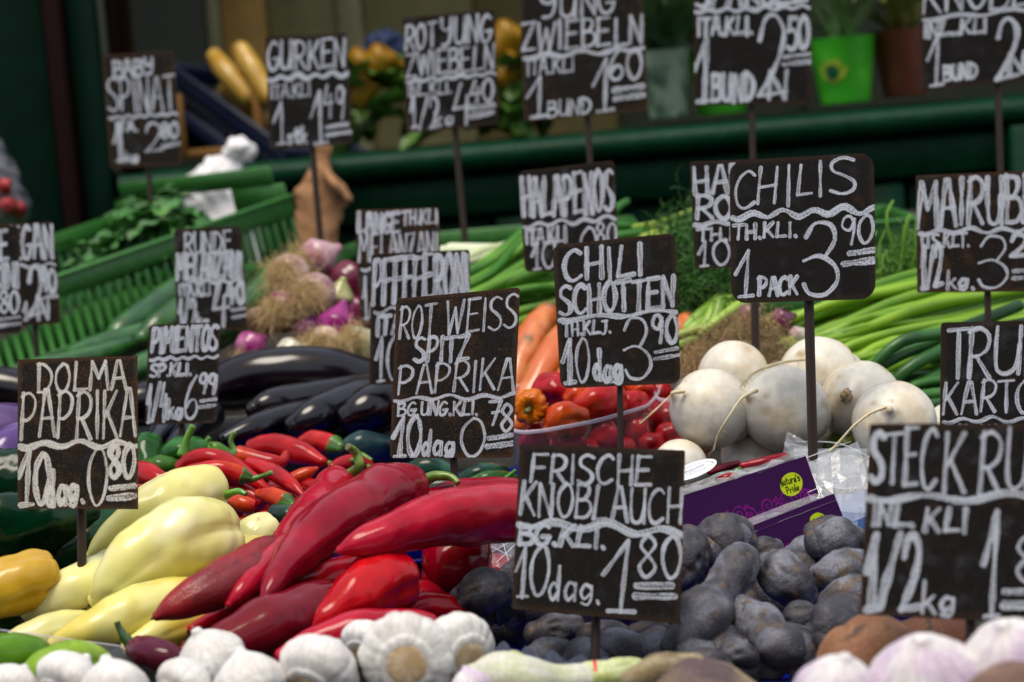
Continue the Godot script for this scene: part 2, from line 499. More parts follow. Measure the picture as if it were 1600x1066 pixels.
	leaves_in(g3, 0.10, 40, 0.2, 0.012, hx("6a7430"), hx("a8a85c"), 0.04)
	var g4 := thing("flower_pot", "lime green pot mostly hidden behind the bunch sign for two fifty", "flower pot", Vector3(0.3975, 1.3848, -4.4342))
	part(g4, "pot", lathe_pot(0.042, 0.056, 0.112, hx("3fae22"), hx("58c92e"), 12.0), M.lime_pot)
	leaves_in(g4, 0.10, 30, 0.2, 0.02, hx("2c4a22"), hx("6f8a50"), 0.04)
	# yellow peppers and salad on the ledge
	var yp := [[560, 105, 22], [592, 100, 24], [566, 140, 20], [612, 108, 18], [790, 62, 22], [798, 108, 20], [785, 90, 18]]
	var yl := ["leftmost yellow pepper above the salad, beside the cucumber sign", "yellow pepper under the blue cloth behind the salad", "yellow pepper sunk lowest in the salad beside the cucumber sign", "yellow pepper half behind the red spring onion sign, left of it", "topmost yellow pepper between the two spring onion signs", "lowest yellow pepper between the two spring onion signs", "small yellow pepper in the middle between the two spring onion signs"]
	var ypos := [Vector4(-0.2245, 1.5188, -4.4772, 0.0267), Vector4(-0.1885, 1.5212, -4.4774, 0.0289), Vector4(-0.2197, 1.4794, -4.4433, 0.0243), Vector4(-0.1683, 1.5109, -4.5066, 0.0224), Vector4(0.0346, 1.544, -4.4796, 0.0289), Vector4(0.0388, 1.4923, -4.4546, 0.0244), Vector4(0.0242, 1.5141, -4.4968, 0.0223)]
	for i in ypos.size():
		var q: Vector4 = ypos[i]
		var o := v3(q)
		var a := q + Vector4(-0.01, -0.012, 0.0, 0)
		var e := q + Vector4(0.012, 0.012, 0.006, 0.002)
		solo("yellow_bell_pepper", sweep([a, e], {"c": hx("9c7018"), "c2": hx("b0862c"), "lobes": [4, 0.10, 0.4 * i, 0.2], "dim1": 0.3, "c1": 0.5, "n": 10, "seg": 24}, o), M.pepper, yl[i], "pepper", o, "yellow peppers on the ledge")
	var sal := thing("salad_heap", "heap of green salad leaves on the ledge left of the red spring onion sign", "salad", Vector3(-0.196, 1.3835, -4.434))
	var lm: Array = []
	for i in 5: lm.append(leaf_mesh(rng.randf_range(0.06, 0.1), rng.randf_range(0.04, 0.06), 0.3, 0.25, [hx("2f5a16"), hx("4a7a22"), hx("24481a"), hx("5f8a3a"), hx("38651c")][i], hx("6d9440")))
	for i in 110:
		var l := part(sal, "leaf", lm[i % 5], M.leaf, Vector3(rng.randf_range(-0.07, 0.30), rng.randf_range(0.015, 0.115), rng.randf_range(-0.12, 0.02)))
		l.rotation = Vector3(rng.randf_range(-1.2, 0.4), rng.randf() * TAU, rng.randf_range(-0.6, 0.6))
	var cloth := solo("blue_cloth", sweep([Vector4(-0.2082, 1.5404, -4.5295, 0.0158), Vector4(-0.1767, 1.5523, -4.5307, 0.0293), Vector4(-0.1446, 1.5315, -4.5287, 0.0158)], {"c": hx("14305e"), "c2": hx("1e417a"), "bump": [0.5, 40.0], "n": 20}, Vector3(-0.1775, 1.5434, -4.5298)), M.matte, "crumpled dark blue cloth behind the yellow peppers on the ledge", "cloth", Vector3(-0.1775, 1.5434, -4.5298))
	# brown box beside the pot
	var bx := thing("wooden_box", "ochre wooden box frame with dark inside, under the blue crate", "box", Vector3(-0.4929, 1.3854, -4.5146))
	for s in [[-0.065, 0.0, 0.018, 0.115], [0.075, 0.0, 0.018, 0.115]]:
		block(bx, "upright", bx.position + Vector3(s[0], s[1], -0.01), bx.position + Vector3(s[0] + s[2], s[1] + s[3], 0.01), M.ochre_wood)
	block(bx, "bottom_slat", bx.position + Vector3(-0.046, 0.0, -0.009), bx.position + Vector3(0.074, 0.016, 0.009), M.ochre_wood)
	block(bx, "back_panel", bx.position + Vector3(-0.065, 0.0, -0.14), bx.position + Vector3(0.093, 0.115, -0.13), M.black_tray)
	block(bx, "side_panel", bx.position + Vector3(-0.065, 0.0, -0.129), bx.position + Vector3(-0.055, 0.115, -0.011), M.black_tray)
	block(bx, "side_panel", bx.position + Vector3(0.083, 0.0, -0.129), bx.position + Vector3(0.093, 0.115, -0.011), M.black_tray)
	block(bx, "floor_panel", bx.position + Vector3(-0.054, 0.001, -0.129), bx.position + Vector3(0.082, 0.008, -0.011), M.black_tray)
	# blue crate leaning with squashes
	crate("blue_crate", "dark blue plastic crate leaning down to the right, holding yellow squashes", Vector3(-0.57, 1.5618, -4.6119), Vector3(-0.3547, 1.39, -4.4146), Vector3(-0.5188, 1.6036, -4.8973), 0.085, M.navy, false, "")
	var sq := [[Vector4(-0.4839, 1.562, -4.5919, 0.0148), Vector4(-0.4629, 1.5324, -4.5488, 0.0192), Vector4(-0.4275, 1.4865, -4.5243, 0.0169)], [Vector4(-0.4325, 1.5682, -4.5523, 0.0158), Vector4(-0.4153, 1.536, -4.5291, 0.0203), Vector4(-0.3888, 1.4831, -4.5039, 0.0179)], [Vector4(-0.4704, 1.5017, -4.6263, 0.0161), Vector4(-0.4338, 1.4699, -4.573, 0.0182), Vector4(-0.4005, 1.4388, -4.5499, 0.0159)]]
	var sl := ["left yellow squash in the blue crate, pointing up left", "upper right yellow squash in the blue crate, beside the cucumber sign", "lowest yellow squash in the blue crate, mostly covered"]
	for i in 3:
		var o := mid_of(sq[i])
		solo("yellow_squash", sweep(sq[i], {"c": hx("c79a3a"), "c2": hx("d9b45c"), "bump": [0.06, 30.0], "n": 14}, o), M.waxy, sl[i], "squash", o, "yellow squashes in the blue crate")
	# bags
	var wb := thing("plastic_bag", "white plastic bag with knotted top behind the green crate", "bag", Vector3(-0.45, 1.2878, -4.1234))
	part(wb, "bag_body", sweep([Vector4(-0.4498, 1.2312, -4.118, 0.0618), Vector4(-0.4486, 1.3031, -4.1249, 0.068), Vector4(-0.442, 1.3437, -4.1288, 0.0639), Vector4(-0.4363, 1.3617, -4.1306, 0.0453), Vector4(-0.4224, 1.378, -4.1321, 0.0206), Vector4(-0.4155, 1.3867, -4.133, 0.0103)], {"flatn": 0.5, "bump": [0.3, 16.0], "bump2": [0.22, 45.0], "n": 30, "seg": 44}, wb.position), M.bag)
	part(wb, "knot", sweep([Vector4(-0.4274, 1.3918, -4.1335, 0.0124), Vector4(-0.4121, 1.4008, -4.1343, 0.0206), Vector4(-0.3961, 1.3953, -4.1338, 0.0144)], {"bump": [0.5, 50.0], "n": 12, "seg": 28}, wb.position), M.bag)
	var pb := thing("paper_bag", "brown paper bag hanging on the counter front, twisted at its top", "bag", Vector3(-0.2925, 1.2352, -4.1686))
	part(pb, "bag_body", sweep([Vector4(-0.3025, 1.2048, -4.1657, 0.0313), Vector4(-0.299, 1.2566, -4.1707, 0.0334), Vector4(-0.2911, 1.31, -4.1758, 0.0396), Vector4(-0.2865, 1.3388, -4.1786, 0.0271), Vector4(-0.2829, 1.3677, -4.1814, 0.0125), Vector4(-0.279, 1.3882, -4.1833, 0.0177)], {"flatn": 0.3, "bump": [0.3, 22.0], "bump2": [0.2, 60.0], "n": 34, "seg": 40}, pb.position), M.paper)
	part(pb, "handle_fold", sweep([Vector4(-0.2807, 1.3545, -4.16, 0.0125), Vector4(-0.2593, 1.3247, -4.1571, 0.0228), Vector4(-0.2481, 1.3102, -4.1557, 0.0145)], {"flat": 0.4, "bump": [0.3, 30.0], "n": 12}, pb.position), M.paper)
	var fb := thing("flower_bouquet", "bouquet in grey cellophane with red blooms at the far left edge", "flowers", Vector3(-0.7501, 1.3393, -3.9074))
	part(fb, "wrapper", sweep([Vector4(-0.8028, 1.5192, -3.9247, 0.0097), Vector4(-0.7804, 1.4394, -3.917, 0.0293), Vector4(-0.7589, 1.3498, -3.9084, 0.0439)], {"c": hx("6a6a72"), "c2": hx("30343a"), "bump": [0.3, 30.0], "cf": 40.0}, fb.position), M.leaf)
	for i in 12:
		var p := Vector3(rng.randf_range(-0.06, 0.028), rng.randf_range(-0.005, 0.045), 0.045 + rng.randf_range(-0.02, 0.02))
		part(fb, "bloom", sweep([Vector4(p.x, p.y, p.z, 0.008), Vector4(p.x, p.y + 0.006, p.z + 0.008, 0.011)], {"c": hx("8f1620"), "c2": hx("c2434a"), "lobes": [5, 0.5, 0.0, 0.0], "bump": [0.4, 120.0], "n": 6, "seg": 20}, Vector3.ZERO), M.leaf)

func lathe_pot(r0: float, r1: float, h: float, c: Color, c2: Color, cf: float) -> ArrayMesh:
	return sweep([Vector4(0, 0, 0, r0), Vector4(0, h * 0.5, 0, (r0 + r1) / 2), Vector4(0, h * 0.93, 0, r1), Vector4(0, h, 0, r1 * 1.03)], {"c": c, "c2": c2, "cf": cf, "c0": 0.02, "c1": -0.15, "seg": 40, "n": 24, "cb": -0.05}, Vector3.ZERO)

# a shallow oval patch curved round a pot of radius r
func blot_patch(r: float, w: float, h: float, y: float) -> ArrayMesh:
	var vs := PackedVector3Array(); var ids := PackedInt32Array()
	vs.append(Vector3(0, y, r + 0.0006))
	for i in 24:
		var a := TAU * i / 24
		var k := 1.0 + 0.25 * n2.get_noise_2d(cos(a) * 2.0, sin(a) * 2.0)
		var x := w * cos(a) * k
		vs.append(Vector3(r * sin(x / r), y + h * sin(a) * k, r * cos(x / r) + (y + h * sin(a) * k - y) * 0.14))
	for i in 24: ids.append_array([0, 1 + (i + 1) % 24, 1 + i])
	return commit_arrays(vs, PackedColorArray(), ids)

func leaves_in(parent: Node3D, y: float, n: int, L: float, W: float, c: Color, c2: Color, spread: float):
	var kinds: Array = []
	for i in 4: kinds.append(leaf_mesh(L * rng.randf_range(0.7, 1.1), W * rng.randf_range(0.8, 1.2), 0.5, 0.15, c.lerp(c2, rng.randf() * 0.5), c2))
	for i in n:
		var l := part(parent, "leaf", kinds[i % 4], M.leaf, Vector3(rng.randf_range(-1, 1) * spread * 0.5, y, rng.randf_range(-1, 1) * spread * 0.5))
		l.rotation = Vector3(-PI / 2 + rng.randf_range(0.1, 0.75), rng.randf() * TAU, 0)
		l.rotation_order = EULER_ORDER_YXZ

# plastic crate: c0 = corner at the rim, cl = rim corner along the long side, ce = rim corner along the end
func crate(called: String, label: String, c0: Vector3, cl: Vector3, ce: Vector3, H: float, m: Material, handle := true, group := "") -> Node3D:
	var X := (cl - c0).normalized()
	var L := (cl - c0).length()
	var Zr := ce - c0
	var Z := (Zr - X * Zr.dot(X)).normalized()
	var W: float = Zr.dot(Z)
	var Y := Z.cross(X)
	if Y.y < 0: Y = -Y
	var o := thing(called, label, "crate", c0, group)
	var bs := Basis(X, Y, Z)
	if bs.determinant() < 0:
		# keep it right handed by starting at the other corner
		o.position = cl; X = -X; bs = Basis(X, Y, Z)
	o.basis = bs
	var bb := func(nm, lo, hi, b := 0.002): return part(o, nm, bevel_box(hi - lo, b), m, (lo + hi) / 2.0)
	var th := 0.008
	bb.call("base", Vector3(0.012, -H, 0.012), Vector3(L - 0.012, -H + 0.006, W - 0.012))
	var rib := bevel_box(Vector3(0.0075, H - 0.062, 0.005), 0.001)
	var rib_e := bevel_box(Vector3(0.005, H - 0.062, 0.0075), 0.001)
	for zz in [0.0, W - th]:
		bb.call("rim", Vector3(0, -0.032, zz), Vector3(L, 0, zz + th))
		bb.call("rim_lip", Vector3(0, -0.006, zz - 0.004 if zz == 0.0 else zz + th + 0.0002), Vector3(L, -0.001, zz - 0.0002 if zz == 0.0 else zz + th + 0.004), 0.001)
		bb.call("lower_rail", Vector3(0, -H - 0.001, zz), Vector3(L, -H + 0.028, zz + th))
		var nr := int(L / 0.017)
		for i in nr:
			part(o, "rib", rib, m, Vector3((i + 0.5) * L / nr, -0.002 - H / 2.0, zz + th / 2))
	for xx in [0.0, L - th]:
		var up := 0.045 if handle else 0.0
		bb.call("end_lower_rail", Vector3(xx, -H - 0.001, th), Vector3(xx + th, -H + 0.028, W - th))
		var nr := int(W / 0.017)
		for i in nr:
			part(o, "rib", rib_e, m, Vector3(xx + th / 2, -0.002 - H / 2.0, th + (i + 0.5) * (W - 2 * th) / nr))
		if handle:
			bb.call("end_rim", Vector3(xx, up - 0.028, 0.03), Vector3(xx + th, up, W - 0.03))
			bb.call("end_rail", Vector3(xx, -0.045, th), Vector3(xx + th, -0.028, W - th))
			bb.call("end_web", Vector3(xx, -0.0278, th), Vector3(xx + th, up - 0.0282, W * 0.3))
			bb.call("end_web", Vector3(xx, -0.0278, W * 0.7), Vector3(xx + th, up - 0.0282, W - th))
		else:
			bb.call("end_rim", Vector3(xx, -0.032, th), Vector3(xx + th, 0, W - th))
	return o

func build_crates():
	var g := "green plastic crates on the slope"
	crate("green_crate", "green plastic crate with slotted sides holding spinach, left under the spinach sign", Vector3(-0.3033, 1.3334, -3.7561), Vector3(-0.7136, 1.2354, -3.3448), Vector3(-0.6217, 1.3137, -4.0456), 0.125, M.crate_green, true, g)
	crate("green_crate", "green plastic crate in the middle behind the spring onions", Vector3(-0.2059, 1.2412, -3.6166), Vector3(0.2028, 1.24, -3.6165), Vector3(-0.2124, 1.2488, -3.9489), 0.12, M.crate_green, false, g)
	crate("green_crate", "green plastic crate behind the stalks at the right, beside the chilli sign", Vector3(0.3394, 1.2371, -3.4455), Vector3(0.5646, 1.2382, -3.4456), Vector3(0.3708, 1.241, -3.7472), 0.12, M.crate_green, false, g)
	crate("green_crate", "dark green crate side low at the right behind the truffle potato sign", Vector3(0.4134, 1.1027, -2.8398), Vector3(0.6536, 1.0997, -2.8395), Vector3(0.4763, 1.0802, -3.1792), 0.10, M.crate_green, false, g)
	# trays under the heaps
	var tray := func(called, label, lo, hi, m):
		var o := thing(called, label, "tray", (lo + hi) / 2.0 * Vector3(1, 0, 1) + Vector3(0, lo.y, 0))
		block(o, "base", lo, Vector3(hi.x, lo.y + 0.004, hi.z), m, 0.001)
		block(o, "front_wall", Vector3(lo.x, lo.y + 0.0045, hi.z - 0.004), Vector3(hi.x, hi.y, hi.z), m, 0.0015)
		block(o, "back_wall", Vector3(lo.x, lo.y + 0.0045, lo.z), Vector3(hi.x, hi.y, lo.z + 0.004), m, 0.0015)
		block(o, "side_wall", Vector3(lo.x, lo.y + 0.0045, lo.z + 0.0045), Vector3(lo.x + 0.004, hi.y, hi.z - 0.0045), m, 0.0015)
		block(o, "side_wall", Vector3(hi.x - 0.004, lo.y + 0.0045, lo.z + 0.0045), Vector3(hi.x, hi.y, hi.z - 0.0045), m, 0.0015)
		return o
	tray.call("potato_tray", "blue plastic tray under the purple potatoes", Vector3(-0.035, 0.902, -2.47), Vector3(0.36, 0.945, -2.10), M.tray_blue)
	tray.call("pepper_tray", "black plastic tray under the red and pale yellow peppers", Vector3(-0.56, 0.902, -2.47), Vector3(-0.04, 0.95, -2.06), M.black_tray)
	tray.call("chilli_tray", "blue plastic tray under the red chillies and green jalapenos", Vector3(-0.42, 0.99, -2.86), Vector3(0.02, 1.032, -2.54), M.tray_blue)
	tray.call("aubergine_tray", "black plastic tray under the aubergines", Vector3(-0.66, 1.02, -3.14), Vector3(-0.10, 1.085, -2.87), M.black_tray)

# ------------------------------------------------------------------ produce at the back
func onion(label: String, q: Vector4, up: Vector3, skin: Color, skin2: Color, root_dir: Vector3, hairs: int, group := "red onions with roots on"):
	var o := v3(q)
	var t := thing("red_onion", label, "onion", o, group)
	var r := q.w
	var a := -up * r * 0.45
	var b := up * r * 0.4
	part(t, "bulb", sweep([Vector4(a.x, a.y, a.z, r * 0.85), Vector4(0, 0, 0, r), Vector4(b.x, b.y, b.z, r * 0.75), Vector4(b.x * 2.6, b.y * 2.6, b.z * 2.6, r * 0.25)], {"c": skin, "c2": skin2, "cf": 25.0, "streak": [0.6, 7.0, skin2], "c0": 0.5, "n": 16, "seg": 36}, Vector3.ZERO), M.aubergine)
	if hairs > 0:
		part(t, "roots", fibres(root_dir * r * 0.75, root_dir, 0.8, int(hairs * 1.5), r * 1.5, 0.0004, hx("b8965e"), hx("ecd6a6"), Vector3.ZERO, r * 0.28, 0.55), M.root).set_meta("kind", "stuff")

func bundle(called: String, label: String, category: String, lines: Array, n: int, r0: float, r1: float, c: Color, c2: Color, jitter: float, pale: Color, pale_to: float):
	var o := v3(lines[0][0])
	var t := thing(called, label, category, o)
	for i in n:
		var l: Array = lines[i % lines.size()]
		var jit := Vector3(rng.randfn(), rng.randfn(), rng.randfn()) * jitter
		var ctrl: Array = []
		for k in l.size():
			var f := float(k) / (l.size() - 1)
			var j := jit + Vector3(rng.randfn(), rng.randfn(), rng.randfn()) * jitter * 0.6
			var q: Vector4 = l[k]
			ctrl.append(Vector4(q.x + j.x, q.y + j.y, q.z + j.z, lerpf(r0, r1, f) * rng.randf_range(0.8, 1.15)))
		var col := c.lerp(c2, rng.randf_range(-0.1, 1.15)).lerp(Color(0.42, 0.38, 0.10), 0.5 if rng.randf() < 0.12 else 0.0)
		var col2 := c.lerp(c2, rng.randf())
		part(t, "stalk", sweep(ctrl, {"c": col2, "c2": col, "cf": 14.0, "lobes": [5, 0.16, rng.randf() * 3.0, 0.4], "n": 14, "seg": 12, "k": 3, "streak": [0.35, 4.0, c2], "tip": [pale, 1.0 - pale_to, 1.0]} if pale_to > 0.0 else {"c": col2, "c2": col, "cf": 14.0, "lobes": [5, 0.16, rng.randf() * 3.0, 0.4], "n": 14, "seg": 12, "k": 3, "streak": [0.35, 4.0, c2]}, o), M.stalk)
	return t

func frond(called: String, label: String, boxes: Array, n: int, c: Color, c2: Color, L: float):
	var o: Vector3 = v3(boxes[0])
	var t := thing(called, label, "herbs", o)
	var k := 0
	for b in boxes:
		var at := v3(b)
		part(t, "frond", fibres(at, Vector3(0.2, 0.7, 0.35), 0.9, n, L, 0.0011, c, c2, o, b.w, 0.35), M.leaf).set_meta("kind", "stuff")
		k += 1
	for i in 10:
		var b: Vector4 = boxes[i % boxes.size()]
		var p := v3(b) - o
		var e := p + Vector3(rng.randf_range(-0.03, 0.03), 0.07, rng.randf_range(0.0, 0.03))
		part(t, "stem", tube([Vector4(p.x, p.y - 0.06, p.z, 0.0016), Vector4(e.x, e.y - 0.03, e.z, 0.0013), Vector4(e.x + 0.01, e.y, e.z, 0.0008)], Vector3.ZERO, c2, 6, 6), M.leaf)

func build_rear_produce():
	# spinach in the left crate
	var sp := thing("spinach_heap", "heap of dark green spinach leaves in the green crate", "spinach", Vector3(-0.5078, 1.2787, -3.6604))
	var lm: Array = []
	for i in 6: lm.append(leaf_mesh(rng.randf_range(0.04, 0.07), rng.randf_range(0.022, 0.034), 0.3, 0.22, [hx("1c4a1c"), hx("2b6126"), hx("16391a"), hx("3c7a34"), hx("27531d"), hx("4b7a24")][i], hx("5d9450")))
	for i in 260:
		var f := rng.randf()
		var g := rng.randf()
		var p: Vector3 = Vector3(-0.5873, 1.2649, -3.5185).lerp(Vector3(-0.3912, 1.2854, -3.7414), f).lerp(Vector3(-0.5289, 1.2947, -3.9031), g * 0.85)
		var l := part(sp, "leaf", lm[i % 6], M.leaf, p - sp.position + Vector3(0, rng.randf_range(-0.05, 0.012) + 0.035 * sin(PI * f), 0))
		l.rotation = Vector3(rng.randf_range(-0.9, 0.3), rng.randf() * TAU, rng.randf_range(-0.5, 0.5))
	# cucumbers
	var cu := [[Vector4(-0.5128, 1.1827, -3.2694, 0.0082), Vector4(-0.4957, 1.1942, -3.2906, 0.0181), Vector4(-0.4435, 1.2231, -3.3939, 0.0213), Vector4(-0.3876, 1.2515, -3.4971, 0.0192), Vector4(-0.3697, 1.2617, -3.5483, 0.0089)],
		[Vector4(-0.4632, 1.1857, -3.2094, 0.0097), Vector4(-0.442, 1.1982, -3.2307, 0.0194), Vector4(-0.407, 1.2145, -3.2926, 0.0206), Vector4(-0.3572, 1.2342, -3.3949, 0.0204), Vector4(-0.3356, 1.2416, -3.4459, 0.0104)],
		[Vector4(-0.5598, 1.1705, -3.1879, 0.0112), Vector4(-0.527, 1.1747, -3.2385, 0.0179), Vector4(-0.4621, 1.1828, -3.3096, 0.0191), Vector4(-0.4117, 1.1965, -3.3913, 0.0127)],
		[Vector4(-0.3573, 1.1903, -3.3103, 0.0116), Vector4(-0.3333, 1.2152, -3.3931, 0.0204), Vector4(-0.3056, 1.2356, -3.4955, 0.021), Vector4(-0.2761, 1.2531, -3.5977, 0.0126)],
		[Vector4(-0.4779, 1.1482, -3.1054, 0.0109), Vector4(-0.4497, 1.1581, -3.1365, 0.0173), Vector4(-0.3767, 1.1766, -3.2086, 0.0177), Vector4(-0.3264, 1.1893, -3.2902, 0.0115)],
		[Vector4(-0.6067, 1.1538, -3.0858, 0.0109), Vector4(-0.5782, 1.1647, -3.107, 0.0172), Vector4(-0.5408, 1.1669, -3.1674, 0.0175), Vector4(-0.4861, 1.1752, -3.2386, 0.0114)],
		[Vector4(-0.3508, 1.205, -3.4323, 0.012), Vector4(-0.3162, 1.2146, -3.4935, 0.0192), Vector4(-0.2601, 1.2292, -3.5954, 0.0198), Vector4(-0.2096, 1.2458, -3.6975, 0.013)],
		[Vector4(-0.2501, 1.1909, -3.3908, 0.0119), Vector4(-0.2175, 1.2055, -3.4424, 0.019), Vector4(-0.1661, 1.2234, -3.4944, 0.0192), Vector4(-0.1135, 1.2376, -3.546, 0.0124)]]
	var cl := ["cucumber with its blunt end lowest left, beside the green crate's slotted side", "cucumber lying just in front, right under the round aubergine sign", "dull cucumber lying lowest left, behind the stuffing pepper sign", "bright green cucumber between the round aubergine sign and the onions", "cucumber behind the pimientos sign, mostly hidden", "cucumber at the far left, under the half cut signs", "cucumber behind the onions on their left side", "cucumber behind the onions on their right side"]
	for i in cu.size():
		var o := mid_of(cu[i])
		solo("cucumber", sweep(cu[i], {"c": hx("1d4a1c"), "c2": hx("2f6a2a"), "streak": [0.4, 3.0, hx("4d8a3a")], "bump": [0.05, 40.0], "n": 24, "seg": 24}, o), M.waxy, cl[i], "cucumber", o, "cucumbers beside the green crate")
	# onions with beards
	var S1 := hx("a02a78"); var S2 := hx("c97aa8"); var S3 := hx("6a1f38"); var S4 := hx("d9b8b0")
	var tocam := Vector3(-0.25, 0.1, 0.9).normalized()
	onion("glossy magenta onion lowest left in the onion heap, beside the round aubergine sign", Vector4(-0.323, 1.1662, -3.1674, 0.0215), Vector3(0.5, 0.3, -0.6).normalized(), S1, S2, Vector3(-0.6, -0.5, 0.6).normalized(), 60)
	onion("pale onion with beige beard above the lowest left magenta onion", Vector4(-0.3177, 1.1889, -3.2399, 0.0211), Vector3(0.4, 0.2, -0.8).normalized(), S4, hx("b07a80"), Vector3(-0.5, 0.3, 0.8).normalized(), 130)
	onion("pink and white onion at the very top of the onion heap", Vector4(-0.2431, 1.2591, -3.3572, 0.0269), Vector3(0.8, 0.3, -0.3).normalized(), hx("d8b4bc"), hx("c07a94"), Vector3(-0.8, 0.0, 0.6).normalized(), 260)
	onion("bearded onion facing out at the upper left of the onion heap", Vector4(-0.2786, 1.2429, -3.2953, 0.028), -tocam, hx("b08a84"), S4, tocam, 420)
	onion("bearded onion facing out in the middle of the onion heap", Vector4(-0.2435, 1.2181, -3.2327, 0.0292), -tocam, hx("a07080"), S4, tocam, 460)
	onion("bearded onion facing out at the lower left of the onion heap", Vector4(-0.2873, 1.2009, -3.231, 0.0275), -tocam, hx("8a4a66"), S4, tocam, 420)
	onion("dark wine red onion on the right side of the onion heap", Vector4(-0.2029, 1.2251, -3.3338, 0.0301), Vector3(0.7, 0.2, -0.5).normalized(), S3, hx("7a3148"), Vector3(-0.5, 0, 0.8), 0)
	onion("yellow green peeled onion beside the middle bearded one", Vector4(-0.2135, 1.2147, -3.2424, 0.0195), Vector3(0.3, 0.9, 0.1).normalized(), hx("b0b070"), hx("c8c890"), Vector3(0, -1, 0), 0)
	onion("bright magenta onion at the right foot of the onion heap", Vector4(-0.2137, 1.1837, -3.1691, 0.027), Vector3(0.3, 0.8, -0.4).normalized(), hx("a5207f"), hx("7a1b66"), Vector3(-0.2, -0.7, 0.7).normalized(), 160)
	onion("small purple onion behind the bearded ones, left of the bright magenta one", Vector4(-0.2497, 1.1776, -3.2087, 0.0225), Vector3(0.0, 0.8, -0.5).normalized(), hx("8a2a86"), hx("6a1a5a"), Vector3(-0.2, -0.5, 0.8).normalized(), 120)
	onion("bearded onion at the foot of the heap just above the large aubergine", Vector4(-0.227, 1.1692, -3.1074, 0.0203), -tocam, S4, hx("c9b58c"), tocam, 330)
	onion("white onion with pale roots beside the pepperoni sign", Vector4(-0.1831, 1.1614, -3.1066, 0.0265), Vector3(0.8, 0.3, -0.4).normalized(), hx("d9dcc4"), hx("b9c890"), Vector3(-0.3, 0.4, 0.8).normalized(), 260)
	onion("white onion low between the heap and the large aubergine", Vector4(-0.2694, 1.1596, -3.1065, 0.0203), Vector3(0.6, 0.2, -0.6).normalized(), hx("d8d4c0"), hx("c8c4a8"), Vector3(-0.6, -0.2, 0.7), 0)
	onion("wine red onion at the back of the onion heap, half behind the long aubergine sign", Vector4(-0.1953, 1.1845, -3.3098, 0.0282), Vector3(0.6, 0.5, -0.5).normalized(), S3, S1, Vector3(-0.5, 0, 0.8), 0)
	# spring onions in the middle
	bundle("spring_onion_bunch", "bunch of green spring onions under the jalapeno sign", "spring onions",
		[[Vector4(-0.0812, 1.2071, -3.111, 0.0062), Vector4(-0.0243, 1.2317, -3.1938, 0.0064), Vector4(0.0525, 1.2594, -3.2969, 0.0066), Vector4(0.1514, 1.2824, -3.4197, 0.0068)], [Vector4(-0.0743, 1.1926, -3.0896, 0.0062), Vector4(-0.0018, 1.2153, -3.1721, 0.0064), Vector4(0.075, 1.2327, -3.2943, 0.0066), Vector4(0.1814, 1.2468, -3.3962, 0.0068)], [Vector4(-0.0595, 1.1815, -3.0684, 0.0062), Vector4(0.0043, 1.1981, -3.1303, 0.0063), Vector4(0.0876, 1.2111, -3.232, 0.0065), Vector4(0.1847, 1.2151, -3.3529, 0.0067)], [Vector4(-0.0452, 1.1668, -3.0469, 0.0061), Vector4(0.0183, 1.1846, -3.0888, 0.0062), Vector4(0.0926, 1.192, -3.19, 0.0064), Vector4(0.1711, 1.1955, -3.2908, 0.0066)]],
		34, 0.0075, 0.0058, hx("256a10"), hx("7aa832"), 0.012, hx("2a6a1c"), 0.5)
	bundle("spring_onion_bunch", "pale green spring onion stalks behind the pepperoni sign's right edge", "spring onions",
		[[Vector4(-0.0755, 1.2169, -3.2928, 0.0066), Vector4(-0.025, 1.2263, -3.3339, 0.0067), Vector4(0.0361, 1.2395, -3.4156, 0.0068)], [Vector4(-0.0834, 1.2343, -3.3548, 0.0067), Vector4(-0.0246, 1.2324, -3.3948, 0.0068), Vector4(0.0458, 1.2356, -3.4955, 0.007)]], 10, 0.008, 0.006, hx("b9c890"), hx("dfe4c8"), 0.01, hx("5f9a34"), 0.4)
	# dill between the chilli signs
	frond("dill_bunch", "dark feathery dill bunch between the chilli sign boards", [Vector4(0.2298, 1.2268, -3.1129, 0.0265), Vector4(0.244, 1.2051, -3.0707, 0.0262), Vector4(0.2207, 1.1865, -3.0387, 0.0244), Vector4(0.2499, 1.1809, -3.0281, 0.0228), Vector4(0.207, 1.2069, -3.0909, 0.0232), Vector4(0.265, 1.2345, -3.1941, 0.024), Vector4(0.2378, 1.2461, -3.2454, 0.0211)], 520, hx("15360f"), hx("3f7a24"), 0.035)
	frond("fennel_frond", "feathery green fronds beside the turnip sign's left edge", [Vector4(0.4705, 1.1955, -3.0898, 0.014), Vector4(0.4877, 1.2134, -3.0916, 0.0124), Vector4(0.4573, 1.1773, -3.0881, 0.0124)], 130, hx("2f6a20"), hx("7aa83e"), 0.03)
	bundle("celery_bunch", "short light green stalks under the dill, ending at the root tuft", "stalks",
		[[Vector4(0.1848, 1.1394, -2.9639, 0.006), Vector4(0.2161, 1.1552, -2.9654, 0.0067), Vector4(0.2494, 1.173, -2.9872, 0.0075), Vector4(0.2776, 1.1815, -3.0383, 0.0076)], [Vector4(0.1752, 1.1311, -2.943, 0.0059), Vector4(0.2063, 1.1469, -2.9445, 0.0059), Vector4(0.2391, 1.1622, -2.9661, 0.0067), Vector4(0.2646, 1.1754, -2.9874, 0.0067)]], 9, 0.006, 0.0075, hx("5f8f24"), hx("9dbf4c"), 0.008, hx("9dbf4c"), 0.0)
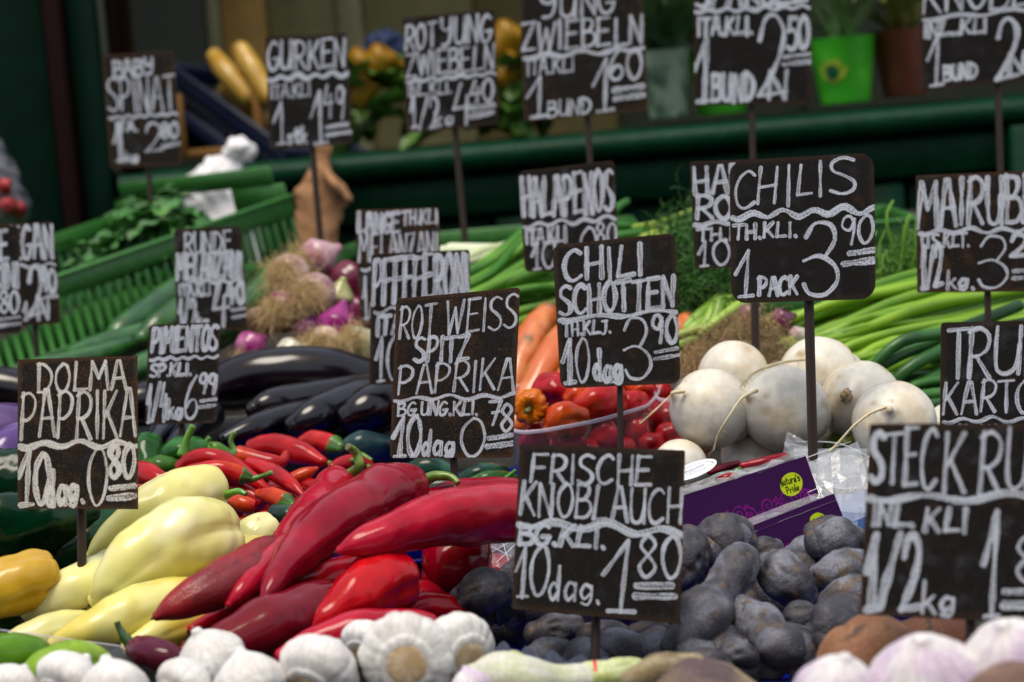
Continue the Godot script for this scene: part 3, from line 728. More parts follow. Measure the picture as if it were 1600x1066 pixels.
	bundle("chive_bunch", "thin yellow green blades behind the habanero sign", "herbs",
		[[Vector4(0.2303, 1.262, -3.3474, 0.0042), Vector4(0.1802, 1.2463, -3.376, 0.0042), Vector4(0.1372, 1.2294, -3.3945, 0.0043)], [Vector4(0.2473, 1.2647, -3.3477, 0.0042), Vector4(0.1978, 1.2532, -3.3767, 0.0042), Vector4(0.1468, 1.2413, -3.3956, 0.0043)]], 7, 0.004, 0.004, hx("8fae3c"), hx("b9cc6c"), 0.006, hx("8fae3c"), 0.0)
	# the thick bundle at the right
	bundle("stalk_bundle", "large bundle of bright green stalks fanning right behind the turnips", "stalks",
		[[Vector4(0.3088, 1.1472, -2.9646, 0.0082), Vector4(0.3764, 1.1619, -2.9861, 0.0083), Vector4(0.4746, 1.1765, -3.0277, 0.0091), Vector4(0.5945, 1.1902, -3.0893, 0.0093), Vector4(0.7435, 1.1968, -3.1904, 0.0096)],
		[Vector4(0.3078, 1.1316, -2.933, 0.0081), Vector4(0.3784, 1.1457, -2.9544, 0.0082), Vector4(0.4773, 1.159, -3.0059, 0.0091), Vector4(0.5963, 1.1683, -3.0671, 0.0092), Vector4(0.7295, 1.1735, -3.1379, 0.0095)],
		[Vector4(0.3255, 1.1221, -2.9019, 0.008), Vector4(0.3956, 1.136, -2.9234, 0.0081), Vector4(0.4953, 1.1441, -2.9844, 0.009), Vector4(0.5967, 1.1537, -3.0356, 0.0091), Vector4(0.7159, 1.1548, -3.0859, 0.0093)],
		[Vector4(0.3482, 1.1062, -2.8602, 0.0072), Vector4(0.4105, 1.1225, -2.8819, 0.008), Vector4(0.5021, 1.1322, -2.9431, 0.0089), Vector4(0.6002, 1.1387, -2.9839, 0.009), Vector4(0.7024, 1.1369, -3.034, 0.0091)],
		[Vector4(0.3659, 1.0926, -2.8388, 0.0071), Vector4(0.4205, 1.1071, -2.8603, 0.0079), Vector4(0.5027, 1.1166, -2.9114, 0.0088), Vector4(0.5926, 1.1234, -2.9523, 0.0089), Vector4(0.6892, 1.1234, -2.9824, 0.009)]],
		64, 0.0055, 0.0076, hx("467a0c"), hx("86ad24"), 0.0085, hx("8fbf3a"), 0.0)
	bundle("leek_leaves", "flat dark green leaves under the stalk bundle at the right", "leaves",
		[[Vector4(0.3682, 1.0698, -2.8165, 0.0057), Vector4(0.435, 1.0995, -2.8194, 0.0071), Vector4(0.501, 1.1181, -2.8614, 0.0086), Vector4(0.5971, 1.1276, -2.9025, 0.0073)], [Vector4(0.3825, 1.056, -2.775, 0.0056), Vector4(0.4404, 1.0754, -2.7769, 0.007), Vector4(0.5122, 1.0857, -2.8181, 0.0085), Vector4(0.589, 1.0831, -2.8781, 0.0073)]], 12, 0.006, 0.007, hx("1c4a1c"), hx("3f7a30"), 0.012, hx("3f7a30"), 0.0)
	# root tuft with red onions
	var rt := thing("root_tuft", "tangled brown root tuft of bunched onions behind the white turnips", "roots", Vector3(0.2503, 1.1435, -2.8638))
	var tufts := [Vector4(0.2194, 1.1411, -2.8435, 0.0186), Vector4(0.2512, 1.1542, -2.8648, 0.0202), Vector4(0.269, 1.1332, -2.8427, 0.0186), Vector4(0.199, 1.1307, -2.8224, 0.0142), Vector4(0.2954, 1.1376, -2.8833, 0.0174), Vector4(0.242, 1.134, -2.8227, 0.0185), Vector4(0.2792, 1.1608, -2.8856, 0.0159), Vector4(0.3061, 1.1207, -2.8616, 0.013)]
	for b in tufts:
		part(rt, "roots", fibres(v3(b), Vector3(-0.5, 0.2, 0.6), 1.0, 420, 0.036, 0.00036, hx("8a6a42"), hx("dcc294"), rt.position, b.w * 0.62, 0.6), M.root).set_meta("kind", "stuff")
	onion("red onion bulb peeping out above the brown root tuft", Vector4(0.3132, 1.1634, -2.9461, 0.0148), Vector3(0.9, 0.2, -0.2).normalized(), hx("5a1a40"), hx("8a3a66"), Vector3(-0.7, -0.3, 0.6).normalized(), 40, "red onions in the root tuft")
	onion("pink spring onion bulb left of the red one in the root tuft", Vector4(0.2754, 1.1726, -2.947, 0.0133), Vector3(0.9, 0.3, -0.2).normalized(), hx("b08a90"), hx("8a5060"), Vector3(-0.7, -0.3, 0.6).normalized(), 60, "red onions in the root tuft")
	onion("white spring onion bulb at the right end of the root tuft", Vector4(0.3297, 1.1444, -2.9342, 0.0125), Vector3(0.9, 0.3, -0.2).normalized(), hx("d8d4c4"), hx("c4a4a8"), Vector3(-0.7, -0.3, 0.6).normalized(), 30, "red onions in the root tuft")
	onion("grey white onion bulb under the right end of the root tuft", Vector4(0.2903, 1.1156, -2.8209, 0.0156), Vector3(0.7, -0.1, -0.5).normalized(), hx("b8a898"), hx("9a8468"), Vector3(-0.7, 0.3, 0.6).normalized(), 60, "red onions in the root tuft")
	# carrots
	var ca := [[Vector4(-0.0142, 1.0909, -2.919, 0.0132), Vector4(0.0062, 1.1336, -2.9533, 0.0178), Vector4(0.0278, 1.1689, -2.9969, 0.0196), Vector4(0.0452, 1.1873, -3.0288, 0.0137)], [Vector4(-0.004, 1.0806, -2.8477, 0.0129), Vector4(0.0232, 1.1215, -2.8818, 0.0181), Vector4(0.0519, 1.1549, -2.9252, 0.0198), Vector4(0.0775, 1.1785, -2.9676, 0.0149)], [Vector4(0.0233, 1.0799, -2.8075, 0.0142), Vector4(0.0517, 1.114, -2.8308, 0.0192), Vector4(0.0812, 1.1439, -2.8638, 0.0202), Vector4(0.1067, 1.1667, -2.9062, 0.0146)], [Vector4(0.0489, 1.0822, -2.8278, 0.0143), Vector4(0.0774, 1.113, -2.8508, 0.0201), Vector4(0.1066, 1.1432, -2.8839, 0.0203), Vector4(0.1326, 1.1662, -2.9263, 0.0162)], [Vector4(0.1526, 1.1341, -2.9332, 0.0118), Vector4(0.1823, 1.1545, -2.9653, 0.0149), Vector4(0.2073, 1.1654, -2.9865, 0.0135)], [Vector4(0.1113, 1.1138, -2.881, 0.013), Vector4(0.1442, 1.1369, -2.9134, 0.0176), Vector4(0.1777, 1.1521, -2.9551, 0.0163)]]
	var cal := ["leftmost carrot, its round brown top showing beside the pointed pepper sign", "second carrot from the left, just left of the scotch chilli sign", "lowest carrot at the left edge of the scotch chilli sign", "carrot hidden behind the scotch chilli sign", "carrot tip showing right of the scotch chilli sign", "carrot behind the scotch chilli sign's right edge"]
	for i in ca.size():
		var o := mid_of(ca[i])
		solo("carrot", sweep(ca[i], {"c": hx("d0682c"), "c2": hx("e08a50"), "cf": 30.0, "bump": [0.06, 50.0], "spot": [hx("7a5a34"), 22.0, 0.42], "tip": [hx("8a5a38"), 0.92, 1.05], "n": 24}, o), M.waxy, cal[i], "carrot", o, "carrots behind the habaneros")

# ------------------------------------------------------------------ produce in the middle rows
func aubergine(label: String, ctrl: Array, c: Color, c2: Color):
	var o := mid_of(ctrl)
	solo("aubergine", sweep(ctrl, {"c": c, "c2": c2, "cf": 12.0, "bump": [0.05, 14.0], "n": 26, "seg": 32, "c0": 0.8, "spot": [hx("3a2a22"), 26.0, 0.62]}, o), M.aubergine, label, "aubergine", o, "dark aubergines in the tray")

func chilli(label: String, ctrl: Array, stem: Array, c: Color, c2: Color, calyx := true, tipcol := Color.TRANSPARENT):
	var o := mid_of(ctrl)
	var t := thing("red_chilli", label, "chilli", o, "red chillies in the heap")
	var op := {"c": c, "c2": c2, "cf": 26.0, "bump": [0.12, 36.0], "n": 22, "seg": 22, "dim1": 0.12, "c1": 0.35}
	part(t, "pod", sweep(ctrl, op, o), M.pepper)
	if stem.size() > 1:
		var st_ := part(t, "stem", tube(stem, o, hx("4a7a22"), 10, 10, hx("6f9a3a")), M.waxy)
		if calyx:
			var a: Vector4 = stem[0]
			var e: Vector4 = ctrl[ctrl.size() - 1]
			var d := (v3(e) - v3(ctrl[ctrl.size() - 2])).normalized()
			var p := v3(e)
			var q := p + d * e.w * 0.9
			part(st_, "calyx", sweep([Vector4(p.x, p.y, p.z, e.w * 1.06), Vector4(q.x, q.y, q.z, e.w * 0.55)], {"c": hx("2f5a1a"), "c2": hx("4a7a26"), "lobes": [5, 0.3, 0.0, 0.0], "n": 6, "seg": 24, "c0": 0.3, "c1": 0.6}, o), M.waxy)

func small_green(called: String, label: String, ctrl: Array, stem: Array, c: Color, c2: Color, crinkle: float, group: String):
	var o := mid_of(ctrl)
	var t := thing(called, label, "pepper", o, group)
	part(t, "pod", sweep(ctrl, {"c": c, "c2": c2, "cf": 24.0, "lobes": [4, crinkle * 2.0, 0.4, 0.6], "bump": [crinkle, 45.0], "n": 18, "seg": 26, "dim1": 0.25, "c1": 0.4}, o), M.pepper)
	if stem.size() > 1:
		part(t, "stem", tube(stem, o, hx("4f8a26"), 10, 10, hx("7aa83e")), M.waxy)

func habanero(label: String, ctrl: Array, c: Color, c2: Color, ribs := 6, amp := 0.2, stem: Array = []):
	var o := mid_of(ctrl)
	var t := thing("habanero", label, "chilli", o, "habaneros in the clear tubs")
	part(t, "pod", sweep(ctrl, {"c": c, "c2": c2, "cf": 30.0, "lobes": [ribs, amp, rng.randf() * 2.0, 0.3], "bump": [0.2, 32.0], "n": 16, "seg": 40, "dim1": 0.35, "c1": 0.5, "c0": 0.7}, o), M.pepper)
	if stem.size() > 1: part(t, "stem", tube(stem, o, hx("2f3a14"), 8, 6, hx("5f7a2a")), M.waxy)

func turnip(label: String, q: Vector4, axis: Vector3, stretch: float, root: Array, scar: bool, seed_: int):
	var o := v3(q)
	var t := thing("white_turnip", label, "turnip", o, "white turnips in the heap")
	var r := q.w
	var ax := axis.normalized()
	var pts: Array = []
	for k in [[-0.75, 0.58], [-0.45, 0.87], [0.0, 1.0], [0.4, 0.92], [0.75, 0.66], [0.93, 0.38], [1.04, 0.17], [1.13, 0.085]]:
		var p: Vector3 = ax * (r * k[0] * stretch)
		pts.append(Vector4(p.x, p.y, p.z, r * k[1]))
	var dents: Array = []
	rng.seed = seed_
	for i in 5: dents.append([rng.randf_range(0.15, 0.95), rng.randf() * TAU, rng.randf_range(0.003, 0.009), 0.004, hx("cdb896"), r * 1.8])
	part(t, "bulb", sweep(pts, {"c": hx("f3eee0"), "c2": hx("ecdcc0"), "cf": 16.0, "spot": [hx("c0a276"), 20.0, 0.6], "bump": [0.04, 14.0], "n": 32, "seg": 48, "c0": 0.6, "c1": 0.6, "dents": dents, "tip": [hx("b09468"), 0.93, 1.06]}, Vector3.ZERO), M.turnip)
	if scar:
		var p := ax * r * stretch * 1.08
		part(t, "root_scar", sweep([Vector4(p.x, p.y, p.z, 0.007), Vector4(p.x + ax.x * 0.004, p.y + ax.y * 0.004, p.z + ax.z * 0.004, 0.005)], {"c": hx("8a6a40"), "c2": hx("d0c4a8"), "cf": 300.0, "bump": [0.6, 300.0], "n": 6, "seg": 18}, Vector3.ZERO), M.root)
	if root.size() > 1:
		var tail := part(t, "root", sweep(root, {"c": hx("d8cca8"), "c2": hx("b8a47a"), "cf": 60.0, "bump": [0.2, 120.0], "n": 30, "seg": 10, "k": 3}, o), M.root)
		for i in 9:
			var b: Vector4 = root[1 + i % (root.size() - 1)]
			var a2: Vector4 = root[i % (root.size() - 1)]
			var p := v3(a2).lerp(v3(b), rng.randf())
			part(tail, "rootlet", fibres(p, Vector3(rng.randfn(), -0.8, 0.2).normalized(), 0.2, 1, 0.014, 0.0003, hx("a08a60"), hx("c4b080"), o, 0.0005, 0.25), M.root)

func potato(label: String, ctrl: Array, seed_: int, dusty := 0.5):
	rng.seed = seed_ * 77 + 5
	var o := mid_of(ctrl)
	var len := 0.0
	for i in ctrl.size() - 1: len += (v3(ctrl[i + 1]) - v3(ctrl[i])).length()
	var dents: Array = []
	for i in (20 if seed_ < 100 else 2): dents.append([rng.randf(), rng.randf() * TAU, rng.randf_range(0.0022, 0.0042), rng.randf_range(0.06, 0.14), hx("3a2c24") if i % 3 else hx("7a6248"), max(len, 0.02)])
	solo("purple_potato", sweep(ctrl, {"c": hx("474650"), "c2": hx("898a98"), "cf": 24.0, "cb": dusty - 0.5, "bump": [0.24, 22.0], "bump2": [0.025, 70.0], "spot": [hx("6e5a4a"), 40.0, 0.30], "n": 40 if seed_ < 100 else 16, "seg": 60 if seed_ < 100 else 28, "dents": dents, "c0": 0.85, "c1": 0.85}, o), M.potato, label, "potato", o, "purple potatoes in the blue tray")

func build_middle_produce():
	var ak := hx("0d0a10"); var ak2 := hx("19121c")
	aubergine("largest aubergine, arching across the top of the aubergine heap", [Vector4(-0.3712, 1.1188, -3.0222, 0.0167), Vector4(-0.3444, 1.1343, -3.0136, 0.0303), Vector4(-0.2819, 1.1436, -3.0045, 0.034), Vector4(-0.2149, 1.1367, -3.0138, 0.0333), Vector4(-0.1494, 1.112, -3.0316, 0.0274)], ak, ak2)
	aubergine("aubergine with bluish end just below the largest one", [Vector4(-0.3007, 1.1168, -2.9014, 0.0117), Vector4(-0.28, 1.1211, -2.9119, 0.0183), Vector4(-0.2351, 1.1198, -2.9519, 0.02), Vector4(-0.1552, 1.119, -3.0021, 0.0211)], ak, ak2)
	aubergine("aubergine with rounded end above the red chillies, second from the pointed pepper sign", [Vector4(-0.2506, 1.1013, -2.8396, 0.0143), Vector4(-0.2276, 1.1094, -2.8505, 0.0222), Vector4(-0.1915, 1.1175, -2.9015, 0.0241), Vector4(-0.1533, 1.1219, -2.9622, 0.0224)], hx("120e16"), hx("241a26"))
	aubergine("aubergine with rounded shiny end next to the pointed pepper sign", [Vector4(-0.1892, 1.1052, -2.84, 0.0172), Vector4(-0.1675, 1.1128, -2.8508, 0.0258), Vector4(-0.1288, 1.1215, -2.9019, 0.0277), Vector4(-0.086, 1.122, -2.9622, 0.0238)], ak, ak2)
	aubergine("slim aubergine lying low right of the pimientos sign", [Vector4(-0.3279, 1.0964, -2.8191, 0.0085), Vector4(-0.2971, 1.1025, -2.8398, 0.0157), Vector4(-0.2605, 1.1064, -2.8803, 0.0181), Vector4(-0.2126, 1.1069, -2.9306, 0.0162)], ak, ak2)
	aubergine("aubergine tip under the pimientos sign, left of the green stem", [Vector4(-0.4058, 1.1018, -2.8196, 0.0099), Vector4(-0.3996, 1.1088, -2.8605, 0.0144), Vector4(-0.3846, 1.1158, -2.9214, 0.0176)], hx("1a1a26"), hx("2a2a36"))
	aubergine("aubergine tip under the pimientos sign, behind the green stem", [Vector4(-0.3821, 1.0975, -2.8091, 0.0099), Vector4(-0.3723, 1.1047, -2.84, 0.0143), Vector4(-0.3541, 1.1144, -2.9112, 0.019)], hx("1a1a26"), hx("2a2a36"))
	aubergine("dark aubergine at the far left behind the stuffing pepper sign", [Vector4(-0.6476, 1.1612, -2.9861, 0.0225), Vector4(-0.6026, 1.1587, -2.9858, 0.027), Vector4(-0.5587, 1.1444, -2.9845, 0.0255), Vector4(-0.5151, 1.1271, -2.9828, 0.0195)], ak, ak2)
	aubergine("dark aubergine behind the pimientos sign", [Vector4(-0.49, 1.12, -2.962, 0.0194), Vector4(-0.4398, 1.1266, -2.9827, 0.027), Vector4(-0.3818, 1.1282, -3.003, 0.0257)], ak, ak2)
	var pk := hx("4a2a66"); var pk2 := hx("8a6aa0")
	aubergine("upper violet aubergine at the left edge beside the stuffing pepper sign", [Vector4(-0.6093, 1.1249, -2.7816, 0.0168), Vector4(-0.5766, 1.1374, -2.7829, 0.0252), Vector4(-0.5505, 1.1369, -2.8129, 0.0212)], pk, pk2)
	aubergine("lower violet aubergine at the left edge beside the stuffing pepper sign", [Vector4(-0.5745, 1.0987, -2.6988, 0.0163), Vector4(-0.5494, 1.1175, -2.7207, 0.0233), Vector4(-0.5282, 1.1275, -2.7618, 0.0195)], hx("5a3c80"), hx("a08ac0"))
	# red chillies
	var r1 := hx("a80f16"); var r2 := hx("c21a1e"); var r3 := hx("cc4214")
	chilli("red chilli with green calyx and stem pointing right, just above the pale peppers", [Vector4(-0.3633, 1.0915, -2.5775, 0.002), Vector4(-0.3354, 1.0969, -2.578, 0.0078), Vector4(-0.3061, 1.0963, -2.578, 0.0104), Vector4(-0.2852, 1.0886, -2.5772, 0.0091)], [Vector4(-0.2778, 1.0841, -2.5768, 0.0039), Vector4(-0.2658, 1.0863, -2.577, 0.0026), Vector4(-0.2542, 1.0906, -2.5674, 0.0026)], r2, r3)
	chilli("long arched red chilli with a curled orange tip", [Vector4(-0.2519, 1.074, -2.5758, 0.002), Vector4(-0.2616, 1.0707, -2.5856, 0.0046), Vector4(-0.2796, 1.081, -2.6066, 0.0085), Vector4(-0.3091, 1.0964, -2.6383, 0.0113), Vector4(-0.3366, 1.1, -2.6486, 0.0113), Vector4(-0.3574, 1.091, -2.6578, 0.008)], [], r1, r2)
	chilli("fat red chilli leftmost, just right of the stuffing pepper sign", [Vector4(-0.3468, 1.0784, -2.5762, 0.0039), Vector4(-0.37, 1.0893, -2.5873, 0.0104), Vector4(-0.3903, 1.0972, -2.6082, 0.0118), Vector4(-0.411, 1.0981, -2.6284, 0.0093)], [], r1, r2)
	chilli("red chilli with a bent orange end and upright curled stem", [Vector4(-0.2485, 1.0935, -2.6782, 0.0041), Vector4(-0.2523, 1.0871, -2.6675, 0.0067), Vector4(-0.269, 1.0886, -2.6676, 0.0094), Vector4(-0.2983, 1.0965, -2.6784, 0.0101)], [Vector4(-0.3019, 1.1022, -2.679, 0.0034), Vector4(-0.3051, 1.1119, -2.6799, 0.0027), Vector4(-0.3002, 1.1209, -2.6808, 0.0027)], r1, r3)
	chilli("broad dark red chilli lying at the back of the chilli heap", [Vector4(-0.214, 1.0767, -2.7167, 0.0062), Vector4(-0.2374, 1.0855, -2.7377, 0.0124), Vector4(-0.2662, 1.0921, -2.7584, 0.0146), Vector4(-0.2938, 1.0904, -2.7683, 0.0112)], [Vector4(-0.2079, 1.0748, -2.7165, 0.0034), Vector4(-0.1958, 1.0717, -2.7162, 0.0027), Vector4(-0.1797, 1.0771, -2.7067, 0.0027)], r1, r2, false)
	chilli("bright red chilli at the back right with dark green calyx", [Vector4(-0.2482, 1.0866, -2.8081, 0.0042), Vector4(-0.2272, 1.0903, -2.7984, 0.0113), Vector4(-0.2039, 1.084, -2.7777, 0.0119)], [Vector4(-0.1952, 1.0797, -2.7773, 0.0042), Vector4(-0.1774, 1.0761, -2.7669, 0.0028), Vector4(-0.1636, 1.0679, -2.7561, 0.0028)], r2, r3)
	chilli("straight red chilli pointing down right in the middle of the heap", [Vector4(-0.222, 1.0641, -2.5548, 0.0019), Vector4(-0.2361, 1.0752, -2.5759, 0.0072), Vector4(-0.2574, 1.0857, -2.6071, 0.0092), Vector4(-0.2827, 1.0928, -2.6379, 0.0073)], [], r2, r1)
	chilli("small chilli with an orange pointed tip", [Vector4(-0.2143, 1.0808, -2.6368, 0.0027), Vector4(-0.2253, 1.0771, -2.6364, 0.0067), Vector4(-0.2412, 1.0705, -2.6358, 0.0086)], [], r3, r2)
	chilli("orange red chilli with green calyx lowest in the heap, beside the pointed red peppers", [Vector4(-0.2672, 1.072, -2.5555, 0.0052), Vector4(-0.2536, 1.0698, -2.5453, 0.0096), Vector4(-0.2404, 1.0644, -2.5347, 0.0102)], [Vector4(-0.2334, 1.0622, -2.5245, 0.0038), Vector4(-0.2237, 1.0626, -2.5245, 0.0025), Vector4(-0.2157, 1.067, -2.5249, 0.0025)], r3, r2)
	chilli("orange red chilli piece beside the pale pepper's green stem", [Vector4(-0.2955, 1.0708, -2.5454, 0.0064), Vector4(-0.2833, 1.0662, -2.5349, 0.009), Vector4(-0.2727, 1.0628, -2.5346, 0.0077)], [], r3, r2)
	chilli("red chilli lying just under the arched one", [Vector4(-0.3127, 1.0828, -2.5968, 0.0052), Vector4(-0.2896, 1.0718, -2.5857, 0.0091), Vector4(-0.2668, 1.0604, -2.5745, 0.0078)], [], r1, r2)
	chilli("wide red chilli at the left foot of the heap behind the pale peppers", [Vector4(-0.4021, 1.0881, -2.537, 0.009), Vector4(-0.3803, 1.0811, -2.5363, 0.0128), Vector4(-0.3586, 1.0715, -2.5354, 0.009)], [], r1, r2)
	chilli("red chilli between the dark calyx and the large pepper's stem", [Vector4(-0.2014, 1.073, -2.6963, 0.0054), Vector4(-0.1855, 1.0721, -2.7163, 0.0103), Vector4(-0.1665, 1.0641, -2.7356, 0.0083)], [Vector4(-0.1678, 1.0678, -2.7259, 0.0027), Vector4(-0.1588, 1.063, -2.7154, 0.0027), Vector4(-0.1482, 1.0614, -2.7052, 0.0027)], r1, r2, false)
	chilli("red chilli lying just under the broad one", [Vector4(-0.2528, 1.0712, -2.6559, 0.0054), Vector4(-0.2251, 1.0638, -2.6351, 0.01), Vector4(-0.2013, 1.0549, -2.6142, 0.0079)], [], r1, r2)
	chilli("red chilli low in the gap above the large pointed peppers", [Vector4(-0.2528, 1.0527, -2.5537, 0.0065), Vector4(-0.2303, 1.0507, -2.5535, 0.0097), Vector4(-0.2075, 1.0519, -2.5536, 0.0077)], [], r1, r2)
	# more of the heap lower down, seen through gaps
	rng.seed = 99
	for i in 22:
		var p := Vector3(-0.3994, 1.0623, -2.6149).lerp(Vector3(-0.1769, 1.0403, -2.6931), rng.randf()) + Vector3(0, rng.randf_range(-0.03, 0.004), rng.randf_range(-0.06, 0.02))
		var d := Vector3(rng.randf_range(-1, 1), rng.randf_range(-0.2, 0.2), rng.randf_range(-0.6, 0.6)).normalized() * 0.035
		chilli("red chilli half buried in the heap under the upper chillies", [Vector4(p.x - d.x, p.y - d.y, p.z - d.z, 0.003), Vector4(p.x, p.y + 0.004, p.z, 0.009), Vector4(p.x + d.x, p.y + d.y, p.z + d.z, 0.0095)], [], r1, r2)
	# pimientos
	var g1 := hx("1f4f1c"); var g2 := hx("3a7a34"); var gg := "small green peppers behind the chillies"
	small_green("green_pimiento", "crinkled green pimiento leftmost, at the stuffing pepper sign's edge", [Vector4(-0.3995, 1.0868, -2.6976, 0.0109), Vector4(-0.3992, 1.1044, -2.7194, 0.0164), Vector4(-0.3984, 1.1133, -2.7303, 0.0138)], [], g1, g2, 0.14, gg)
	small_green("green_pimiento", "crinkled green pimiento with a tall upright stem", [Vector4(-0.3862, 1.0964, -2.7186, 0.0096), Vector4(-0.364, 1.1007, -2.709, 0.0171), Vector4(-0.3433, 1.0996, -2.7189, 0.0151)], [Vector4(-0.3555, 1.1029, -2.669, 0.0067), Vector4(-0.3509, 1.1172, -2.6704, 0.004), Vector4(-0.3421, 1.1326, -2.6719, 0.004)], g1, g2, 0.14, gg)
	small_green("green_pimiento", "green pimiento low under the tall stem", [Vector4(-0.3948, 1.0941, -2.6782, 0.0081), Vector4(-0.38, 1.0929, -2.6681, 0.0121), Vector4(-0.3647, 1.0888, -2.6777, 0.0095)], [], hx("3a6a1c"), hx("5a8a2c"), 0.12, gg)
	small_green("green_pimiento", "light green pimiento with a hooked stem behind the arched chilli", [Vector4(-0.3143, 1.088, -2.748, 0.0055), Vector4(-0.3278, 1.0933, -2.7485, 0.0097), Vector4(-0.3379, 1.097, -2.7488, 0.0083)], [Vector4(-0.336, 1.0982, -2.7389, 0.0034), Vector4(-0.3381, 1.1053, -2.7396, 0.0028), Vector4(-0.3342, 1.1105, -2.7401, 0.0028)], hx("4a7a26"), hx("6a9a3a"), 0.1, gg)
	# jalapenos
	var jg := "dark green jalapenos behind the red peppers"
	var j1 := hx("16342a"); var j2 := hx("2f5f4c")
	small_green("jalapeno", "dark blue green jalapeno with a shiny top beside the aubergine ends", [Vector4(-0.1953, 1.0783, -2.7772, 0.0084), Vector4(-0.1738, 1.0835, -2.7777, 0.0154), Vector4(-0.1472, 1.0749, -2.7969, 0.0127)], [], hx("1c3438"), hx("33565a"), 0.04, jg)
	small_green("jalapeno", "green jalapeno just left of the pointed pepper sign's rod", [Vector4(-0.1289, 1.0585, -2.6949, 0.0068), Vector4(-0.1032, 1.0631, -2.6953, 0.0136), Vector4(-0.0767, 1.054, -2.6944, 0.0109)], [], j1, j2, 0.05, jg)
	small_green("jalapeno", "green jalapeno right of the pointed pepper sign's rod", [Vector4(-0.07, 1.0496, -2.6739, 0.0067), Vector4(-0.0459, 1.0543, -2.6744, 0.0122), Vector4(-0.0224, 1.0506, -2.6941, 0.0102)], [], j1, j2, 0.05, jg)
	small_green("jalapeno", "striped green jalapeno at the left edge of the fresh garlic sign", [Vector4(-0.0559, 1.0524, -2.634, 0.0053), Vector4(-0.0356, 1.0553, -2.6343, 0.0086), Vector4(-0.0128, 1.0476, -2.6537, 0.0094)], [Vector4(-0.0191, 1.0539, -2.6342, 0.0027), Vector4(-0.012, 1.0586, -2.6346, 0.002), Vector4(-0.0077, 1.0615, -2.6349, 0.002)], hx("2f5a26"), hx("4f7a36"), 0.05, jg)
	small_green("jalapeno", "dark jalapeno under the green ones beside the rod", [Vector4(-0.1194, 1.0513, -2.6339, 0.008), Vector4(-0.0861, 1.0504, -2.6338, 0.012), Vector4(-0.0534, 1.0435, -2.6332, 0.0093)], [], j1, j2, 0.05, jg)
	small_green("jalapeno", "dark green pepper end between the pale and the pointed red peppers", [Vector4(-0.2449, 1.065, -2.4745, 0.0075), Vector4(-0.2289, 1.0602, -2.464, 0.0112), Vector4(-0.2146, 1.053, -2.4733, 0.0088)], [Vector4(-0.2226, 1.0642, -2.4443, 0.0037), Vector4(-0.2206, 1.0718, -2.435, 0.0025), Vector4(-0.2183, 1.0765, -2.4354, 0.0025)], j1, j2, 0.05, jg)
	# habaneros
	var h1 := hx("a5101c"); var h2 := hx("c4222a"); var h3 := hx("d04216"); var ho := hx("e0780f"); var ho2 := hx("c85a0c")
	habanero("ribbed orange habanero with dark stem eye facing out, leftmost in the tub", [Vector4(0.0159, 1.1194, -2.7108, 0.0123), Vector4(0.0134, 1.1218, -2.6708, 0.0182), Vector4(0.0125, 1.1224, -2.6558, 0.016)], ho, ho2, 11, 0.22, [Vector4(0.0126, 1.1217, -2.6608, 0.004), Vector4(0.011, 1.1223, -2.6408, 0.0033), Vector4(0.0081, 1.1218, -2.6307, 0.0027)])
	habanero("crimson habanero at the back left of the tub", [Vector4(0.0226, 1.1188, -2.7811, 0.0112), Vector4(0.0359, 1.1261, -2.7818, 0.0196), Vector4(0.0541, 1.1175, -2.7809, 0.0182)], h1, h2, 4, 0.25)
	habanero("orange red folded habanero in front of the crimson one", [Vector4(0.0333, 1.0972, -2.6584, 0.0121), Vector4(0.0449, 1.1075, -2.6594, 0.0188), Vector4(0.0629, 1.1014, -2.6689, 0.0161)], hx("d04018"), hx("d85a20"), 3, 0.3, [Vector4(0.0647, 1.1025, -2.6589, 0.0034), Vector4(0.0683, 1.1021, -2.6489, 0.0027)])
	habanero("broad red habanero under the scotch chilli sign, left of its rod", [Vector4(0.0643, 1.1016, -2.7091, 0.0137), Vector4(0.0825, 1.1136, -2.7102, 0.0239), Vector4(0.1046, 1.1105, -2.72, 0.0192)], h2, h3, 4, 0.22)
	habanero("red habanero right of the scotch chilli sign's rod", [Vector4(0.1022, 1.0984, -2.7188, 0.0123), Vector4(0.1172, 1.1062, -2.7296, 0.0179), Vector4(0.1316, 1.1071, -2.7398, 0.0138)], h2, h1, 4, 0.25)
	habanero("red habanero at the tub's right end with a dark stem eye", [Vector4(0.1264, 1.1157, -2.8209, 0.0128), Vector4(0.1356, 1.1123, -2.8005, 0.0169), Vector4(0.1385, 1.1101, -2.7802, 0.014)], h3, h1, 4, 0.2)
	habanero("red habanero behind under the scotch chilli sign's lower edge", [Vector4(0.069, 1.1195, -2.8012, 0.0127), Vector4(0.0871, 1.1235, -2.8016, 0.0183), Vector4(0.1043, 1.1178, -2.8011, 0.0155)], h1, h2, 4, 0.2)
	habanero("small orange habanero between the folded and the broad one", [Vector4(0.0563, 1.1171, -2.7407, 0.0097), Vector4(0.065, 1.1212, -2.7411, 0.0138), Vector4(0.0737, 1.1177, -2.7408, 0.011)], h3, hx("c84a24"), 3, 0.2)
